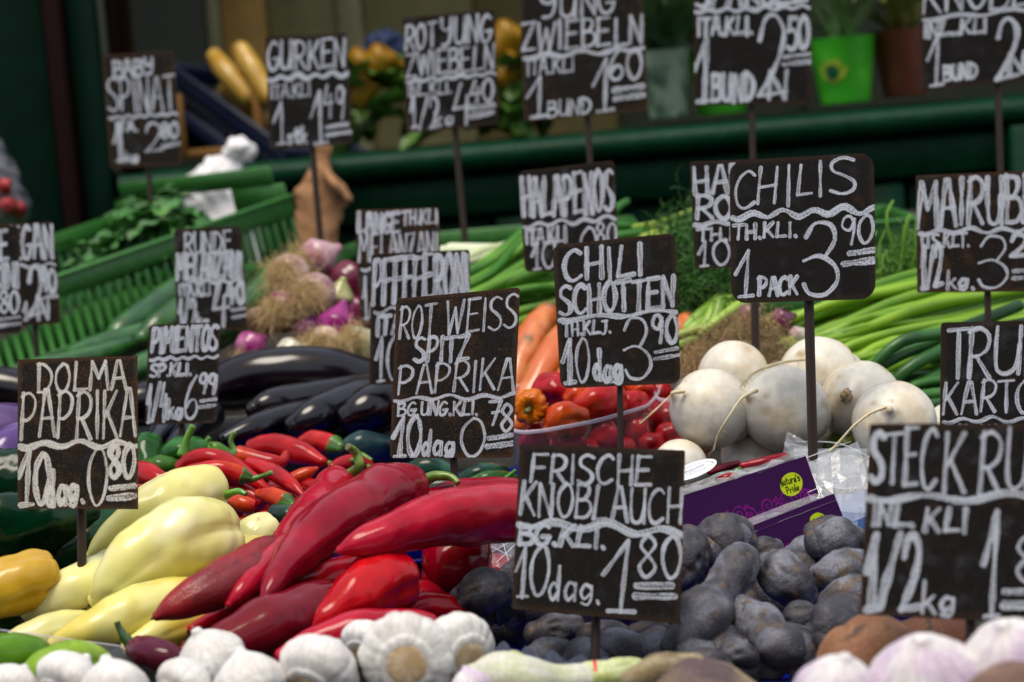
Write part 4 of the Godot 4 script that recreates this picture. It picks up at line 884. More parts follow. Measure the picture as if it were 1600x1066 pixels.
	var low := [Vector4(0.0145, 1.0827, -2.6972, 0.019), Vector4(0.0515, 1.0795, -2.6869, 0.0217), Vector4(0.0896, 1.0776, -2.7068, 0.0205), Vector4(0.1216, 1.0783, -2.7269, 0.0192), Vector4(0.0299, 1.063, -2.6953, 0.0204), Vector4(0.0703, 1.0575, -2.6948, 0.0218), Vector4(0.1089, 1.0568, -2.7148, 0.0206), Vector4(0.1588, 1.085, -2.7577, 0.0236), Vector4(0.1624, 1.0631, -2.7355, 0.0235), Vector4(0.1578, 1.1012, -2.8296, 0.0214), Vector4(0.1879, 1.0855, -2.818, 0.0213), Vector4(0.1399, 1.0575, -2.7149, 0.0206), Vector4(0.1905, 1.0525, -2.7948, 0.0211)]
	for i in low.size():
		var q: Vector4 = low[i]
		habanero("red habanero seen through the wall of the %s clear tub" % ("left" if i < 7 else "right"), [q + Vector4(-0.008, -0.004, -0.004, -q.w * 0.35), q, q + Vector4(0.009, 0.003, 0.0, -q.w * 0.15)], h1, h2, 4, 0.22)
	tub("clear plastic tub of habaneros under the scotch chilli sign", [Vector3(-0.008, 1.104, -2.634), Vector3(0.0585, 1.1035, -2.6339), Vector3(0.1166, 1.1106, -2.6497), Vector3(0.142, 1.1124, -2.7001), Vector3(0.1552, 1.1137, -2.8609), Vector3(0.0692, 1.124, -2.9021), Vector3(-0.012, 1.1205, -2.8415)], 0.065)
	tub("second clear plastic tub between the habaneros and the turnips", [Vector3(0.1515, 1.1119, -2.7201), Vector3(0.1914, 1.1149, -2.7003), Vector3(0.2244, 1.1175, -2.7608), Vector3(0.233, 1.1119, -2.901), Vector3(0.1678, 1.1128, -2.9111)], 0.065)
	# turnips
	turnip("turnip at the left front with a cut thick root stub pointing left", Vector4(0.1975, 1.1117, -2.5995, 0.0407), Vector3(-0.75, 0.42, 0.45), 1.12, [Vector4(0.1681, 1.1366, -2.5668, 0.0022), Vector4(0.1574, 1.1368, -2.5618, 0.0019), Vector4(0.1532, 1.1333, -2.5614, 0.0009), Vector4(0.1345, 1.1201, -2.5501, 0.0009), Vector4(0.1208, 1.1103, -2.5492, 0.0005)], false, 1)
	turnip("turnip in the middle front behind the chilli sign's rod, long root curling down left", Vector4(0.2732, 1.1051, -2.5989, 0.0443), Vector3(-0.72, 0.40, 0.55), 1.12, [Vector4(0.2412, 1.132, -2.5563, 0.0019), Vector4(0.225, 1.1275, -2.5458, 0.0016), Vector4(0.2102, 1.1115, -2.5392, 0.0012), Vector4(0.1975, 1.0928, -2.5425, 0.0009), Vector4(0.1927, 1.0771, -2.546, 0.0006)], false, 2)
	turnip("turnip at the back left behind two front turnips", Vector4(0.231, 1.1305, -2.7018, 0.0386), Vector3(0.4, 0.4, -0.8), 1.05, [], false, 3)
	turnip("turnip at the back whose thin root bends down to the left", Vector4(0.3233, 1.1238, -2.7012, 0.043), Vector3(-0.9, 0.1, 0.4), 1.05, [Vector4(0.3017, 1.1495, -2.6434, 0.0016), Vector4(0.2765, 1.1522, -2.6135, 0.0016), Vector4(0.2496, 1.1488, -2.5931, 0.0013), Vector4(0.2293, 1.1373, -2.5819, 0.0008), Vector4(0.2219, 1.112, -2.5795, 0.0004)], false, 4)
	turnip("turnip showing a brown root scar to the front", Vector4(0.3574, 1.0995, -2.6386, 0.0435), Vector3(-0.42, 0.28, 0.86), 1.1, [], true, 5)
	turnip("turnip at the right front with a hairy root hanging down left", Vector4(0.3769, 1.0855, -2.5568, 0.0436), Vector3(-0.2, 0.42, 0.88), 1.08, [Vector4(0.3615, 1.1109, -2.504, 0.0018), Vector4(0.3452, 1.1091, -2.4888, 0.0015), Vector4(0.3266, 1.0989, -2.4828, 0.0012), Vector4(0.3087, 1.081, -2.4861, 0.0012), Vector4(0.3006, 1.0748, -2.4855, 0.0009)], false, 6)
	turnip("small turnip low at the left behind the fresh garlic sign", Vector4(0.1573, 1.0621, -2.5546, 0.0284), Vector3(0.5, 0.3, -0.6), 1.0, [], false, 7)
	turnip("turnip behind at the far right, mostly behind the truffle potato sign", Vector4(0.4615, 1.0451, -2.6735, 0.0441), Vector3(-0.3, 0.3, 0.8), 1.05, [], false, 8)
	turnip("turnip underneath, in the gap between the two front turnips", Vector4(0.2412, 1.0531, -2.6341, 0.0362), Vector3(0.3, 0.3, -0.8), 1.0, [], false, 9)
	turnip("turnip underneath, below the root scar turnip", Vector4(0.3298, 1.0426, -2.6532, 0.0365), Vector3(0.3, 0.3, -0.8), 1.0, [], false, 10)
	bundle("turnip_leaves", "green leaf stalks in the gap between the front turnips", "leaves", [[Vector4(0.2222, 1.0647, -2.6352, 0.0053), Vector4(0.2386, 1.0846, -2.6371, 0.0067), Vector4(0.2526, 1.0971, -2.6785, 0.0067)], [Vector4(0.3123, 1.0563, -2.6143, 0.0066), Vector4(0.3293, 1.0687, -2.6356, 0.008), Vector4(0.3483, 1.0685, -2.6758, 0.0067)], [Vector4(0.3357, 1.0538, -2.594, 0.0052), Vector4(0.3523, 1.0595, -2.6146, 0.0066), Vector4(0.3712, 1.0518, -2.634, 0.0067)]], 9, 0.006, 0.006, hx("4a5a1c"), hx("6f8a2c"), 0.004, hx("5a7a24"), 0.0)
	build_boxes()

# clear tub: rim polyline, walls narrowing downward
func tub(label: String, rim: Array, depth: float):
	var o: Vector3 = rim[0]
	var t := thing("clear_tub", label, "tub", o)
	var mid := Vector3.ZERO
	for p in rim: mid += p
	mid /= rim.size()
	var ring: Array = []
	var m := rim.size()
	for i in m * 6:
		var j := i / 6
		var a: Vector3 = rim[(j + m - 1) % m]; var b: Vector3 = rim[j]; var c: Vector3 = rim[(j + 1) % m]; var d: Vector3 = rim[(j + 2) % m]
		ring.append(b.cubic_interpolate(c, a, d, float(i % 6) / 6.0))
	var vs := PackedVector3Array(); var ids := PackedInt32Array()
	for i in ring.size():
		var p: Vector3 = ring[i]
		var w := 0.0006 * sin(i * 2.2)
		var low: Vector3 = p.lerp(Vector3(mid.x, p.y, mid.z), 0.12 + w * 10.0) - Vector3(0, depth, 0)
		vs.append(p - o); vs.append(low - o)
	var R := ring.size()
	for i in R:
		var a := i * 2
		var b := ((i + 1) % R) * 2
		ids.append_array([a, b, a + 1, b, b + 1, a + 1])
	part(t, "wall", commit_arrays(vs, PackedColorArray(), ids), M.clear)
	var rc: Array = []
	for i in R + 1:
		var p: Vector3 = ring[i % R]
		rc.append(Vector4(p.x, p.y, p.z, 0.0016))
	part(t, "rim", sweep(rc, {"seg": 8, "n": R * 2, "k": 1, "flat": 1.3}, o), M.clear_rim)

func build_boxes():
	# two printed purple cartons of chillies in clear film
	var spec := [["purple_carton", "upper purple carton with a lime oval sticker and lime oval print, wrapped in clear film", Vector3(0.1331, 1.0506, -2.4229), Vector3(0.2732, 1.077, -2.4556), 0.06, 0.075, 0], ["purple_carton", "lower purple carton in front, its lime oval half behind a potato", Vector3(0.1743, 1.0207, -2.3597), Vector3(0.29, 1.0483, -2.3925), 0.06, 0.05, 1]]
	for s in spec:
		var a: Vector3 = s[2]
		var b: Vector3 = s[3]
		var X := (b - a).normalized()
		var up := Vector3(0, 1, -0.25).normalized()
		up = (up - X * up.dot(X)).normalized()
		var Z := X.cross(up)
		var L := (b - a).length()
		var H: float = s[4]
		var D: float = s[5]
		var o := thing(s[0], s[1], "carton", a - up * H, "purple cartons of chillies")
		o.basis = Basis(X, up, Z)
		# front face with print
		var im := carton_print(s[6])
		var pm := mat(Color.WHITE, 0.35, {"spec": 0.3}); pm.albedo_texture = im
		var q := QuadMesh.new(); q.size = Vector2(L - 0.001, H - 0.001)
		part(o, "printed_front", q, pm, Vector3(L / 2, H / 2, 0.0006))
		var card := mat(Color(0.19, 0.05, 0.24), 0.4, {"spec": 0.3})
		part(o, "front_wall", bevel_box(Vector3(L, H, 0.001), 0.0003), card, Vector3(L / 2, H / 2, -0.0004))
		part(o, "end_wall", bevel_box(Vector3(0.001, H, D), 0.0003), card, Vector3(L + 0.0006, H / 2, -D / 2))
		part(o, "end_wall", bevel_box(Vector3(0.001, H, D), 0.0003), card, Vector3(-0.0006, H / 2, -D / 2))
		part(o, "back_wall", bevel_box(Vector3(L, H, 0.001), 0.0003), card, Vector3(L / 2, H / 2, -D))
		part(o, "bottom", bevel_box(Vector3(L, 0.001, D - 0.002), 0.0003), card, Vector3(L / 2, 0.0005, -D / 2 - 0.0005))
		# window film over the top
		part(o, "film", crumple(L + 0.004, D + 0.004, 0.009 - 0.004 * s[6], 12, 7, 3.0 + s[6]), M.film, Vector3(-0.002, H + 0.012 - 0.006 * s[6], 0.002))
		if s[6] == 0:
			var sticker := ellipse_plate(0.024, 0.011)
			var sm := mat(Color.WHITE, 0.4); sm.albedo_texture = sticker_print()
			var sp := part(o, "sticker", sticker, sm, Vector3(L * 0.30, H + 0.021, -0.028))
			sp.rotation = Vector3(0.75, 0.0, 0.1)
	# chillies lying inside the upper carton
	chilli("dark red chilli under the film of the upper purple carton, near its right corner", [Vector4(0.2169, 1.0639, -2.5146, 0.0032), Vector4(0.2394, 1.0658, -2.5148, 0.0051), Vector4(0.2618, 1.0675, -2.525, 0.0045)], [Vector4(0.2154, 1.0609, -2.5143, 0.0025), Vector4(0.2067, 1.06, -2.5041, 0.0019), Vector4(0.1996, 1.058, -2.504, 0.0019)], hx("8a1022"), hx("a81c2c"), false)
	chilli("red chilli under the film of the upper purple carton, near its front middle", [Vector4(0.1887, 1.0584, -2.4739, 0.0031), Vector4(0.1988, 1.0601, -2.474, 0.0044), Vector4(0.2073, 1.0597, -2.484, 0.0031)], [], hx("a81418"), hx("8a1018"))
	chilli("dark chilli under the film of the upper purple carton, beside the white oval sticker", [Vector4(0.1855, 1.0589, -2.5241, 0.0032), Vector4(0.1993, 1.06, -2.5343, 0.0045), Vector4(0.2165, 1.0622, -2.5445, 0.0032)], [], hx("4a1018"), hx("6a1420"))
	chilli("dark green chilli under the film of the upper purple carton", [Vector4(0.1867, 1.0566, -2.5038, 0.0025), Vector4(0.1996, 1.058, -2.504, 0.0038), Vector4(0.2165, 1.0589, -2.5141, 0.0025)], [], hx("24381c"), hx("3a5a2c"))
	# crumpled film bag at the right
	var fo := thing("film_wrap", "crumpled clear cellophane wrap right of the purple cartons", "cellophane", Vector3(0.3052, 1.042, -2.4723))
	var sheets := [[Vector3(0.2691, 1.0772, -2.5158), Vector3(0.3486, 1.073, -2.4954), Vector3(0.2655, 1.0254, -2.4405), Vector3(0.3332, 1.0195, -2.44)], [Vector3(0.2632, 1.08, -2.5463), Vector3(0.3498, 1.0546, -2.5338), Vector3(0.2753, 1.0447, -2.4725), Vector3(0.3421, 1.0372, -2.4618)], [Vector3(0.2664, 1.0925, -2.5374), Vector3(0.2924, 1.0738, -2.5256), Vector3(0.2595, 1.0715, -2.5254), Vector3(0.294, 1.0639, -2.4945)], [Vector3(0.2653, 1.0657, -2.4645), Vector3(0.3329, 1.0779, -2.5159), Vector3(0.2831, 1.0088, -2.4188), Vector3(0.338, 1.0207, -2.43)]]
	for i in sheets.size():
		part(fo, "sheet", crumple_quad(sheets[i], fo.position, 0.008, 9, 7, 5.0 + i * 3.7), M.film)
	var blue := part(fo, "blue_liner", crumple_quad([Vector3(0.3017, 1.0283, -2.5011), Vector3(0.3655, 1.0322, -2.5015), Vector3(0.2872, 0.9954, -2.4577), Vector3(0.356, 0.9956, -2.4578)], fo.position, 0.008, 9, 6, 21.0), mat(Color(0.20, 0.36, 0.60), 0.3))
	for i in 4:
		var a: Vector3 = [Vector3(0.2717, 1.0846, -2.5065), Vector3(0.27, 1.0701, -2.475), Vector3(0.2714, 1.0434, -2.4423), Vector3(0.2802, 1.0582, -2.4638), Vector3(0.265, 1.0901, -2.5271), Vector3(0.2908, 1.0264, -2.4205), Vector3(0.2898, 1.0736, -2.5055), Vector3(0.2887, 1.0419, -2.4421), Vector3(0.2696, 1.0575, -2.4537)][i]
		var b: Vector3 = [Vector3(0.3428, 1.0626, -2.5044), Vector3(0.3266, 1.0785, -2.516), Vector3(0.3378, 1.0546, -2.4534), Vector3(0.2902, 1.0192, -2.4198), Vector3(0.2994, 1.0746, -2.5056), Vector3(0.3357, 1.0301, -2.4309), Vector3(0.3454, 1.0573, -2.4737), Vector3(0.3347, 1.0791, -2.506), Vector3(0.3213, 1.0238, -2.4203)][i]
		var c := a.lerp(b, 0.5) + Vector3(rng.randfn(), rng.randfn(), rng.randfn()) * 0.003
		part(fo, "crease", tube([Vector4(a.x, a.y, a.z, 0.0004), Vector4(c.x, c.y, c.z, 0.0007), Vector4(b.x, b.y, b.z, 0.0003)], fo.position, Color.WHITE, 5, 8), M.film_seam)
	var kn := thing("film_wrap", "small crumpled film scrap beside the left edge of the fresh garlic sign", "cellophane", Vector3(-0.0259, 1.0303, -2.3305))
	part(kn, "sheet", crumple_quad([Vector3(-0.0411, 1.0399, -2.3415), Vector3(-0.0124, 1.041, -2.3416), Vector3(-0.0354, 1.0231, -2.3097), Vector3(-0.0147, 1.019, -2.2993)], kn.position, 0.010, 7, 6, 44.0), M.film)
	for i in 4:
		var a: Vector3 = [Vector3(-0.0387, 1.0391, -2.3314), Vector3(-0.0323, 1.0257, -2.31), Vector3(-0.0375, 1.0331, -2.3207), Vector3(-0.0249, 1.0415, -2.3316)][i]
		var b: Vector3 = [Vector3(-0.0144, 1.0288, -2.3103), Vector3(-0.0127, 1.0398, -2.3214), Vector3(-0.016, 1.0413, -2.3316), Vector3(-0.0192, 1.0217, -2.2995)][i]
		part(kn, "crease", tube([Vector4(a.x, a.y, a.z, 0.0005), Vector4(b.x, b.y, b.z, 0.0004)], kn.position, Color.WHITE, 5, 4), M.film_seam)

func crumple(L: float, D: float, h: float, nx: int, nz: int, sd: float) -> ArrayMesh:
	return crumple_quad([Vector3(0, 0, -D), Vector3(L, 0, -D), Vector3(0, -0.012, 0), Vector3(L, -0.012, 0)], Vector3.ZERO, h, nx, nz, sd)

func crumple_quad(q: Array, org: Vector3, h: float, nx: int, ny: int, sd: float) -> ArrayMesh:
	var vs := PackedVector3Array(); var ids := PackedInt32Array()
	var nn: Vector3 = (q[1] - q[0]).cross(q[2] - q[0]).normalized()
	for j in ny + 1:
		for i in nx + 1:
			var u := float(i) / nx
			var v := float(j) / ny
			var p: Vector3 = q[0].lerp(q[1], u).lerp(q[2].lerp(q[3], u), v)
			var r := 1.0 - absf(n3.get_noise_3d(u * 2.2 + sd, v * 2.2, sd)) * 2.0
			var r2 := 1.0 - absf(n3.get_noise_3d(u * 6.0 - sd, v * 5.0, 3.0)) * 2.0
			vs.append(p + nn * h * (r + 0.45 * r2 - 0.7) * (0.35 + sin(PI * u) * sin(PI * v)) - org)
	var fl := PackedVector3Array()
	for j in ny:
		for i in nx:
			var a := j * (nx + 1) + i
			var quad := [a, a + nx + 1, a + 1, a + 1, a + nx + 1, a + nx + 2] if (i + j) % 2 == 0 else [a, a + nx + 1, a + nx + 2, a, a + nx + 2, a + 1]
			for k in quad:
				ids.append(fl.size()); fl.append(vs[k])
	return commit_arrays(fl, PackedColorArray(), ids)

func ellipse_plate(rx: float, rz: float) -> ArrayMesh:
	var st := SurfaceTool.new(); st.begin(Mesh.PRIMITIVE_TRIANGLES)
	for i in 32:
		var a := TAU * i / 32.0
		var b := TAU * (i + 1) / 32.0
		for v in [Vector2.ZERO, Vector2(cos(a), sin(a)), Vector2(cos(b), sin(b))]:
			st.set_uv(Vector2(0.5 + v.x * 0.5, 0.5 + v.y * 0.5)); st.set_normal(Vector3.UP)
			st.add_vertex(Vector3(v.x * rx, 0, v.y * rz))
	return st.commit()

# ------------------------------------------------------------------ produce in front
func long_pepper(called: String, label: String, ctrl: Array, stem: Array, c: Color, c2: Color, m: Material, group: String, o2 := {}):
	var o := mid_of(ctrl)
	var t := thing(called, label, "pepper", o, group)
	var op := {"c": c, "c2": c2, "cf": 14.0, "spot": [c.lerp(hx("7a5a30"), 0.45), 95.0, 0.58], "lobes": [3, 0.17, rng.randf() * 3.0, 0.7], "bump": [0.19, 15.0], "bump2": [0.016, 50.0], "n": 40, "seg": 40, "dim1": 0.28, "c1": 0.45, "c0": 0.8, "k": 7}
	op.merge(o2, true)
	var flesh := part(t, "flesh", sweep(ctrl, op, o), m)
	var a: Vector4 = ctrl[0]
	var dir := (v3(ctrl[0]) - v3(ctrl[1])).normalized()
	var tp := v3(a) + dir * a.w * 0.78 - o
	part(flesh, "blossom_scar", sweep([Vector4(tp.x, tp.y, tp.z, 0.0013), Vector4(tp.x + dir.x * 0.0015, tp.y + dir.y * 0.0015, tp.z + dir.z * 0.0015, 0.0009)], {"c": hx("3a2c1c"), "n": 4, "seg": 8, "k": 2}, Vector3.ZERO), M.root)
	if stem.size() > 1:
		part(t, "stem", sweep(stem, {"c": op.get("stemc", hx("5a7a26")), "c2": op.get("stemc2", hx("86a042")), "cf": 60.0, "lobes": [5, 0.25, 0.5, 0.8], "bump": [0.12, 90.0], "tip": [hx("6a5a38"), 0.9, 1.02], "n": 20, "seg": 16, "k": 3, "c1": 0.1}, o), M.waxy)

func garlic(label: String, q: Vector4, axis: Vector3, cloves: int, tint: Color, amount: float, neck := 0.6, group := "white garlic bulbs along the front"):
	var o := v3(q)
	var t := thing("garlic_bulb", label, "garlic", o, group)
	var r := q.w
	var ax := axis.normalized()   # from the neck towards the root plate
	var pts: Array = []
	for k in [[-0.86 - neck * 0.15, 0.14], [-0.82, 0.22], [-0.62, 0.55], [-0.25, 0.90], [0.12, 1.0], [0.42, 0.90], [0.60, 0.62]]:
		var p: Vector3 = ax * (r * k[0])
		pts.append(Vector4(p.x, p.y, p.z, r * k[1]))
	part(t, "bulb", sweep(pts, {"c": hx("f0eeea"), "c2": hx("e6e1dc") if tint.r > 0.5 or amount < 0.45 else hx("dccade"), "cf": 20.0, "lobes": [cloves, 0.065, rng.randf() * 3.0, 0.15], "warp": 0.28, "bump": [0.09, 20.0], "bump2": [0.02, 110.0], "streak": [amount * 0.7, 11.0, tint], "n": 34, "seg": 110, "dim1": 0.12, "c1": 0.2, "c0": 0.4}, Vector3.ZERO), M.garlic)
	var b := ax * r * 0.60
	var e := ax * r * 0.67
	var plate := part(t, "root_plate", sweep([Vector4(b.x, b.y, b.z, r * 0.42), Vector4(e.x, e.y, e.z, r * 0.45)], {"c": hx("c4a67c"), "c2": hx("dcc6a4"), "cf": 60.0, "bump": [0.2, 120.0], "bump2": [0.1, 300.0], "n": 6, "seg": 48, "c1": 0.16, "c0": 0.1}, Vector3.ZERO), M.root)
	part(plate, "root_fringe", ring_fringe(ax, r * 0.66, r * 0.45, r * 0.09, 90), M.root).set_meta("kind", "stuff")

# short bristles round the root plate
func ring_fringe(ax: Vector3, along: float, rad: float, L: float, n: int) -> ArrayMesh:
	var st := SurfaceTool.new(); st.begin(Mesh.PRIMITIVE_TRIANGLES)
	var x := ax.cross(Vector3(0.2, 0.9, 0.3)).normalized()
	var y := ax.cross(x)
	for i in n:
		var a := TAU * (i + rng.randf()) / n
		var d := x * cos(a) + y * sin(a)
		var s := x * -sin(a) + y * cos(a)
		var p := ax * along + d * rad * rng.randf_range(0.92, 1.03)
		var e := p + (ax * rng.randf_range(0.3, 1.0) + d * rng.randf_range(-0.2, 0.4)) * L
		var w := rad * 0.05
		var col := hx("8f7048").lerp(hx("c4a878"), rng.randf())
		for v in [p - s * w, p + s * w, e, p - s * w, e, p - ax * L * 0.3]:
			st.set_color(col); st.add_vertex(v)
	st.generate_normals()
	return st.commit()

func build_front_produce():
	rng.seed = 31
	var rg := "red pointed peppers in the heap"
	var A := hx("900a22"); var A2 := hx("a5142c"); var B := hx("ae0f2a"); var B2 := hx("c01a36"); var C := hx("be0c18"); var C2 := hx("cc1620"); var D := hx("980f1c"); var D2 := hx("7c101c")
	long_pepper("pointed_red_pepper", "largest dark crimson pointed pepper, white specks, stem bending to the right", [Vector4(-0.2262, 1.0481, -2.1112, 0.0032), Vector4(-0.2166, 1.06, -2.1324, 0.0108), Vector4(-0.1935, 1.0772, -2.1944, 0.0211), Vector4(-0.1581, 1.0932, -2.2562, 0.0268), Vector4(-0.1283, 1.0976, -2.3068, 0.028), Vector4(-0.1083, 1.0971, -2.3369, 0.0248)], [Vector4(-0.093, 1.1005, -2.3523, 0.0059), Vector4(-0.0805, 1.1049, -2.3477, 0.0047), Vector4(-0.0669, 1.1033, -2.3426, 0.0035), Vector4(-0.0608, 1.0976, -2.337, 0.0029)], A, A2, M.pepper, rg, {"spot": [hx("a04a50"), 120.0, 0.62]})
	long_pepper("pointed_red_pepper", "pointed pepper with an upright twisted stem, behind the largest crimson one", [Vector4(-0.2583, 1.0416, -2.1357, 0.0043), Vector4(-0.2423, 1.0537, -2.1569, 0.0115), Vector4(-0.2198, 1.065, -2.2434, 0.0165), Vector4(-0.197, 1.079, -2.3452, 0.0213), Vector4(-0.1804, 1.0858, -2.4263, 0.0233), Vector4(-0.1712, 1.0927, -2.437, 0.0209)], [Vector4(-0.1643, 1.1016, -2.4278, 0.0067), Vector4(-0.1556, 1.1108, -2.4186, 0.0049), Vector4(-0.1576, 1.1232, -2.4198, 0.0043), Vector4(-0.1643, 1.1312, -2.4105, 0.0036)], B, B2, M.pepper, rg)
	long_pepper("pointed_red_pepper", "bright crimson pointed pepper lying across, its tip to the left", [Vector4(-0.1613, 1.0774, -2.1492, 0.0043), Vector4(-0.1443, 1.081, -2.1546, 0.012), Vector4(-0.113, 1.0847, -2.175, 0.0198), Vector4(-0.0746, 1.0873, -2.2054, 0.024), Vector4(-0.0301, 1.0841, -2.2352, 0.026), Vector4(0.0152, 1.0765, -2.2646, 0.0252)], [], B, B2, M.pepper, rg)
	long_pepper("pointed_red_pepper", "pointed pepper just behind the one lying across, only its top edge showing", [Vector4(-0.1319, 1.0708, -2.3344, 0.0059), Vector4(-0.1081, 1.0754, -2.3449, 0.0142), Vector4(-0.0722, 1.0801, -2.3554, 0.0178), Vector4(-0.0306, 1.0773, -2.3652, 0.0191), Vector4(0.0107, 1.068, -2.3743, 0.018)], [], A, B, M.pepper, rg)
	long_pepper("pointed_red_pepper", "rough dark red pointed pepper resting on the pale peppers, tip far left", [Vector4(-0.3186, 1.0392, -2.1254, 0.0043), Vector4(-0.302, 1.0453, -2.131, 0.0124), Vector4(-0.2707, 1.055, -2.152, 0.0202), Vector4(-0.2399, 1.0585, -2.2076, 0.0229), Vector4(-0.2163, 1.0577, -2.2628, 0.0212)], [], D, D2, M.dull_pepper, rg, {"spot": [hx("5a1414"), 60.0, 0.4]})
	long_pepper("pointed_red_pepper", "plum coloured pepper at the bottom, its blunt end at right under the largest one", [Vector4(-0.2895, 1.0132, -2.0677, 0.0105), Vector4(-0.2582, 1.0209, -2.0784, 0.019), Vector4(-0.2179, 1.027, -2.1092, 0.0246), Vector4(-0.1873, 1.0312, -2.1397, 0.0244), Vector4(-0.1714, 1.0343, -2.1501, 0.0202)], [], hx("74101f"), hx("8a1c2c"), M.pepper, rg)
	long_pepper("pointed_red_pepper", "bright red blunt pepper with a boxy lobed end, below the one lying across", [Vector4(-0.195, 1.0122, -2.1077, 0.0054), Vector4(-0.1757, 1.0256, -2.1191, 0.015), Vector4(-0.1485, 1.0397, -2.1405, 0.025), Vector4(-0.1272, 1.0438, -2.161, 0.0285), Vector4(-0.1154, 1.0442, -2.1711, 0.0253)], [], C, C2, M.pepper, rg, {"lobes": [3, 0.2, 1.0, 0.3], "dim1": 0.15, "c1": 0.5})
	long_pepper("pointed_red_pepper", "crimson pepper lowest at the front, just above the garlic", [Vector4(-0.2089, 1.0116, -2.0474, 0.0073), Vector4(-0.1829, 1.0192, -2.0582, 0.0136), Vector4(-0.1464, 1.0217, -2.0685, 0.0179), Vector4(-0.1105, 1.0187, -2.0883, 0.017), Vector4(-0.0899, 1.0132, -2.0978, 0.0138)], [], B, B2, M.pepper, rg)
	long_pepper("round_red_pepper", "deep red round pepper under the one lying across", [Vector4(-0.0819, 1.0201, -2.2692, 0.0195), Vector4(-0.0703, 1.0334, -2.2705, 0.0299), Vector4(-0.0619, 1.0406, -2.2913, 0.029)], [], A, D, M.pepper, rg, {"n": 20})
	long_pepper("pointed_red_pepper", "small red pepper tip wedged between the blunt red and the largest crimson one", [Vector4(-0.1647, 1.0376, -2.2106, 0.0056), Vector4(-0.1534, 1.0442, -2.2213, 0.0101), Vector4(-0.1387, 1.0477, -2.2418, 0.0125)], [], B, C, M.pepper, rg, {"n": 20})
	long_pepper("pointed_red_pepper", "red pepper under the rough dark one, beside the bottom pale pepper", [Vector4(-0.2956, 1.0165, -2.1684, 0.0055), Vector4(-0.2756, 1.0178, -2.1886, 0.0122), Vector4(-0.2448, 1.0185, -2.2189, 0.0146), Vector4(-0.2249, 1.0164, -2.2488, 0.0125)], [], C, B, M.pepper, rg)
	long_pepper("pointed_red_pepper", "red pepper piece between the blunt red one and the potatoes", [Vector4(-0.1257, 1.0114, -2.188, 0.0111), Vector4(-0.0984, 1.0117, -2.2082, 0.0134), Vector4(-0.0658, 1.0009, -2.2272, 0.0124)], [], C, B, M.pepper, rg, {"n": 20})
	long_pepper("pointed_red_pepper", "red pepper buried under the rough dark and plum coloured ones", [Vector4(-0.2875, 0.9948, -2.2266, 0.0113), Vector4(-0.2391, 1.005, -2.2678, 0.023), Vector4(-0.1946, 1.0165, -2.3091, 0.0246), Vector4(-0.1599, 1.0214, -2.3296, 0.0201)], [], D, B, M.pepper, rg)
	long_pepper("pointed_red_pepper", "red pepper buried below the deep red round one", [Vector4(-0.1539, 0.9959, -2.1664, 0.0132), Vector4(-0.1111, 1.002, -2.2273, 0.0203), Vector4(-0.0669, 1.0015, -2.3277, 0.0236), Vector4(-0.0311, 1.0027, -2.368, 0.0204)], [], B, D, M.pepper, rg)
	long_pepper("pointed_red_pepper", "thin red pepper edge between the plum coloured pepper and the bottom pale one", [Vector4(-0.2983, 1.0083, -2.1375, 0.0054), Vector4(-0.2775, 1.0098, -2.1477, 0.0087), Vector4(-0.2463, 1.0122, -2.168, 0.0099)], [], C, B, M.pepper, rg, {"n": 16})
	long_pepper("plum_pepper", "small plum purple pepper with a dark ragged stem, in front of the pale peppers", [Vector4(-0.2898, 1.0114, -2.0474, 0.0083), Vector4(-0.3013, 1.0176, -2.048, 0.014), Vector4(-0.3178, 1.0231, -2.0586, 0.0146), Vector4(-0.3285, 1.025, -2.0688, 0.0116)], [Vector4(-0.3335, 1.0275, -2.069, 0.0053), Vector4(-0.3381, 1.0353, -2.0698, 0.0042), Vector4(-0.3417, 1.0429, -2.0705, 0.0026), Vector4(-0.3433, 1.0483, -2.071, 0.0026)], hx("54102a"), hx("6a1a34"), M.pepper, rg, {"stemc": hx("2c4a1c"), "stemc2": hx("44602a")})
	# pale yellow peppers
	var yg := "pale yellow peppers in the heap"
	var y1 := hx("e6df88"); var y2 := hx("ebe4aa"); var y3 := hx("dcca54")
	long_pepper("pale_yellow_pepper", "topmost pale yellow pepper with a short green stem at its right end", [Vector4(-0.4069, 1.0599, -2.3434, 0.0047), Vector4(-0.3891, 1.072, -2.3446, 0.0154), Vector4(-0.3551, 1.0893, -2.3563, 0.025), Vector4(-0.3206, 1.101, -2.3775, 0.0276), Vector4(-0.2987, 1.102, -2.3977, 0.0254)], [Vector4(-0.2854, 1.0964, -2.3871, 0.0048), Vector4(-0.2767, 1.1008, -2.3775, 0.0036), Vector4(-0.267, 1.1039, -2.3677, 0.003), Vector4(-0.2596, 1.101, -2.3624, 0.0024)], y1, y2, M.waxy, yg, {"lobes": [3, 0.26, 0.5, 0.3], "stemc": hx("4a8a26"), "stemc2": hx("6aa83a")})
	long_pepper("pale_yellow_pepper", "largest pale yellow pepper with three broad lobes at its right end", [Vector4(-0.3886, 1.0366, -2.2407, 0.0079), Vector4(-0.3704, 1.0498, -2.242, 0.0216), Vector4(-0.3389, 1.0684, -2.2638, 0.0321), Vector4(-0.3032, 1.0767, -2.2847, 0.0352), Vector4(-0.2836, 1.0739, -2.3046, 0.0315)], [], y1, y2, M.waxy, yg, {"lobes": [3, 0.30, 1.3, 0.35], "c1": 0.55})
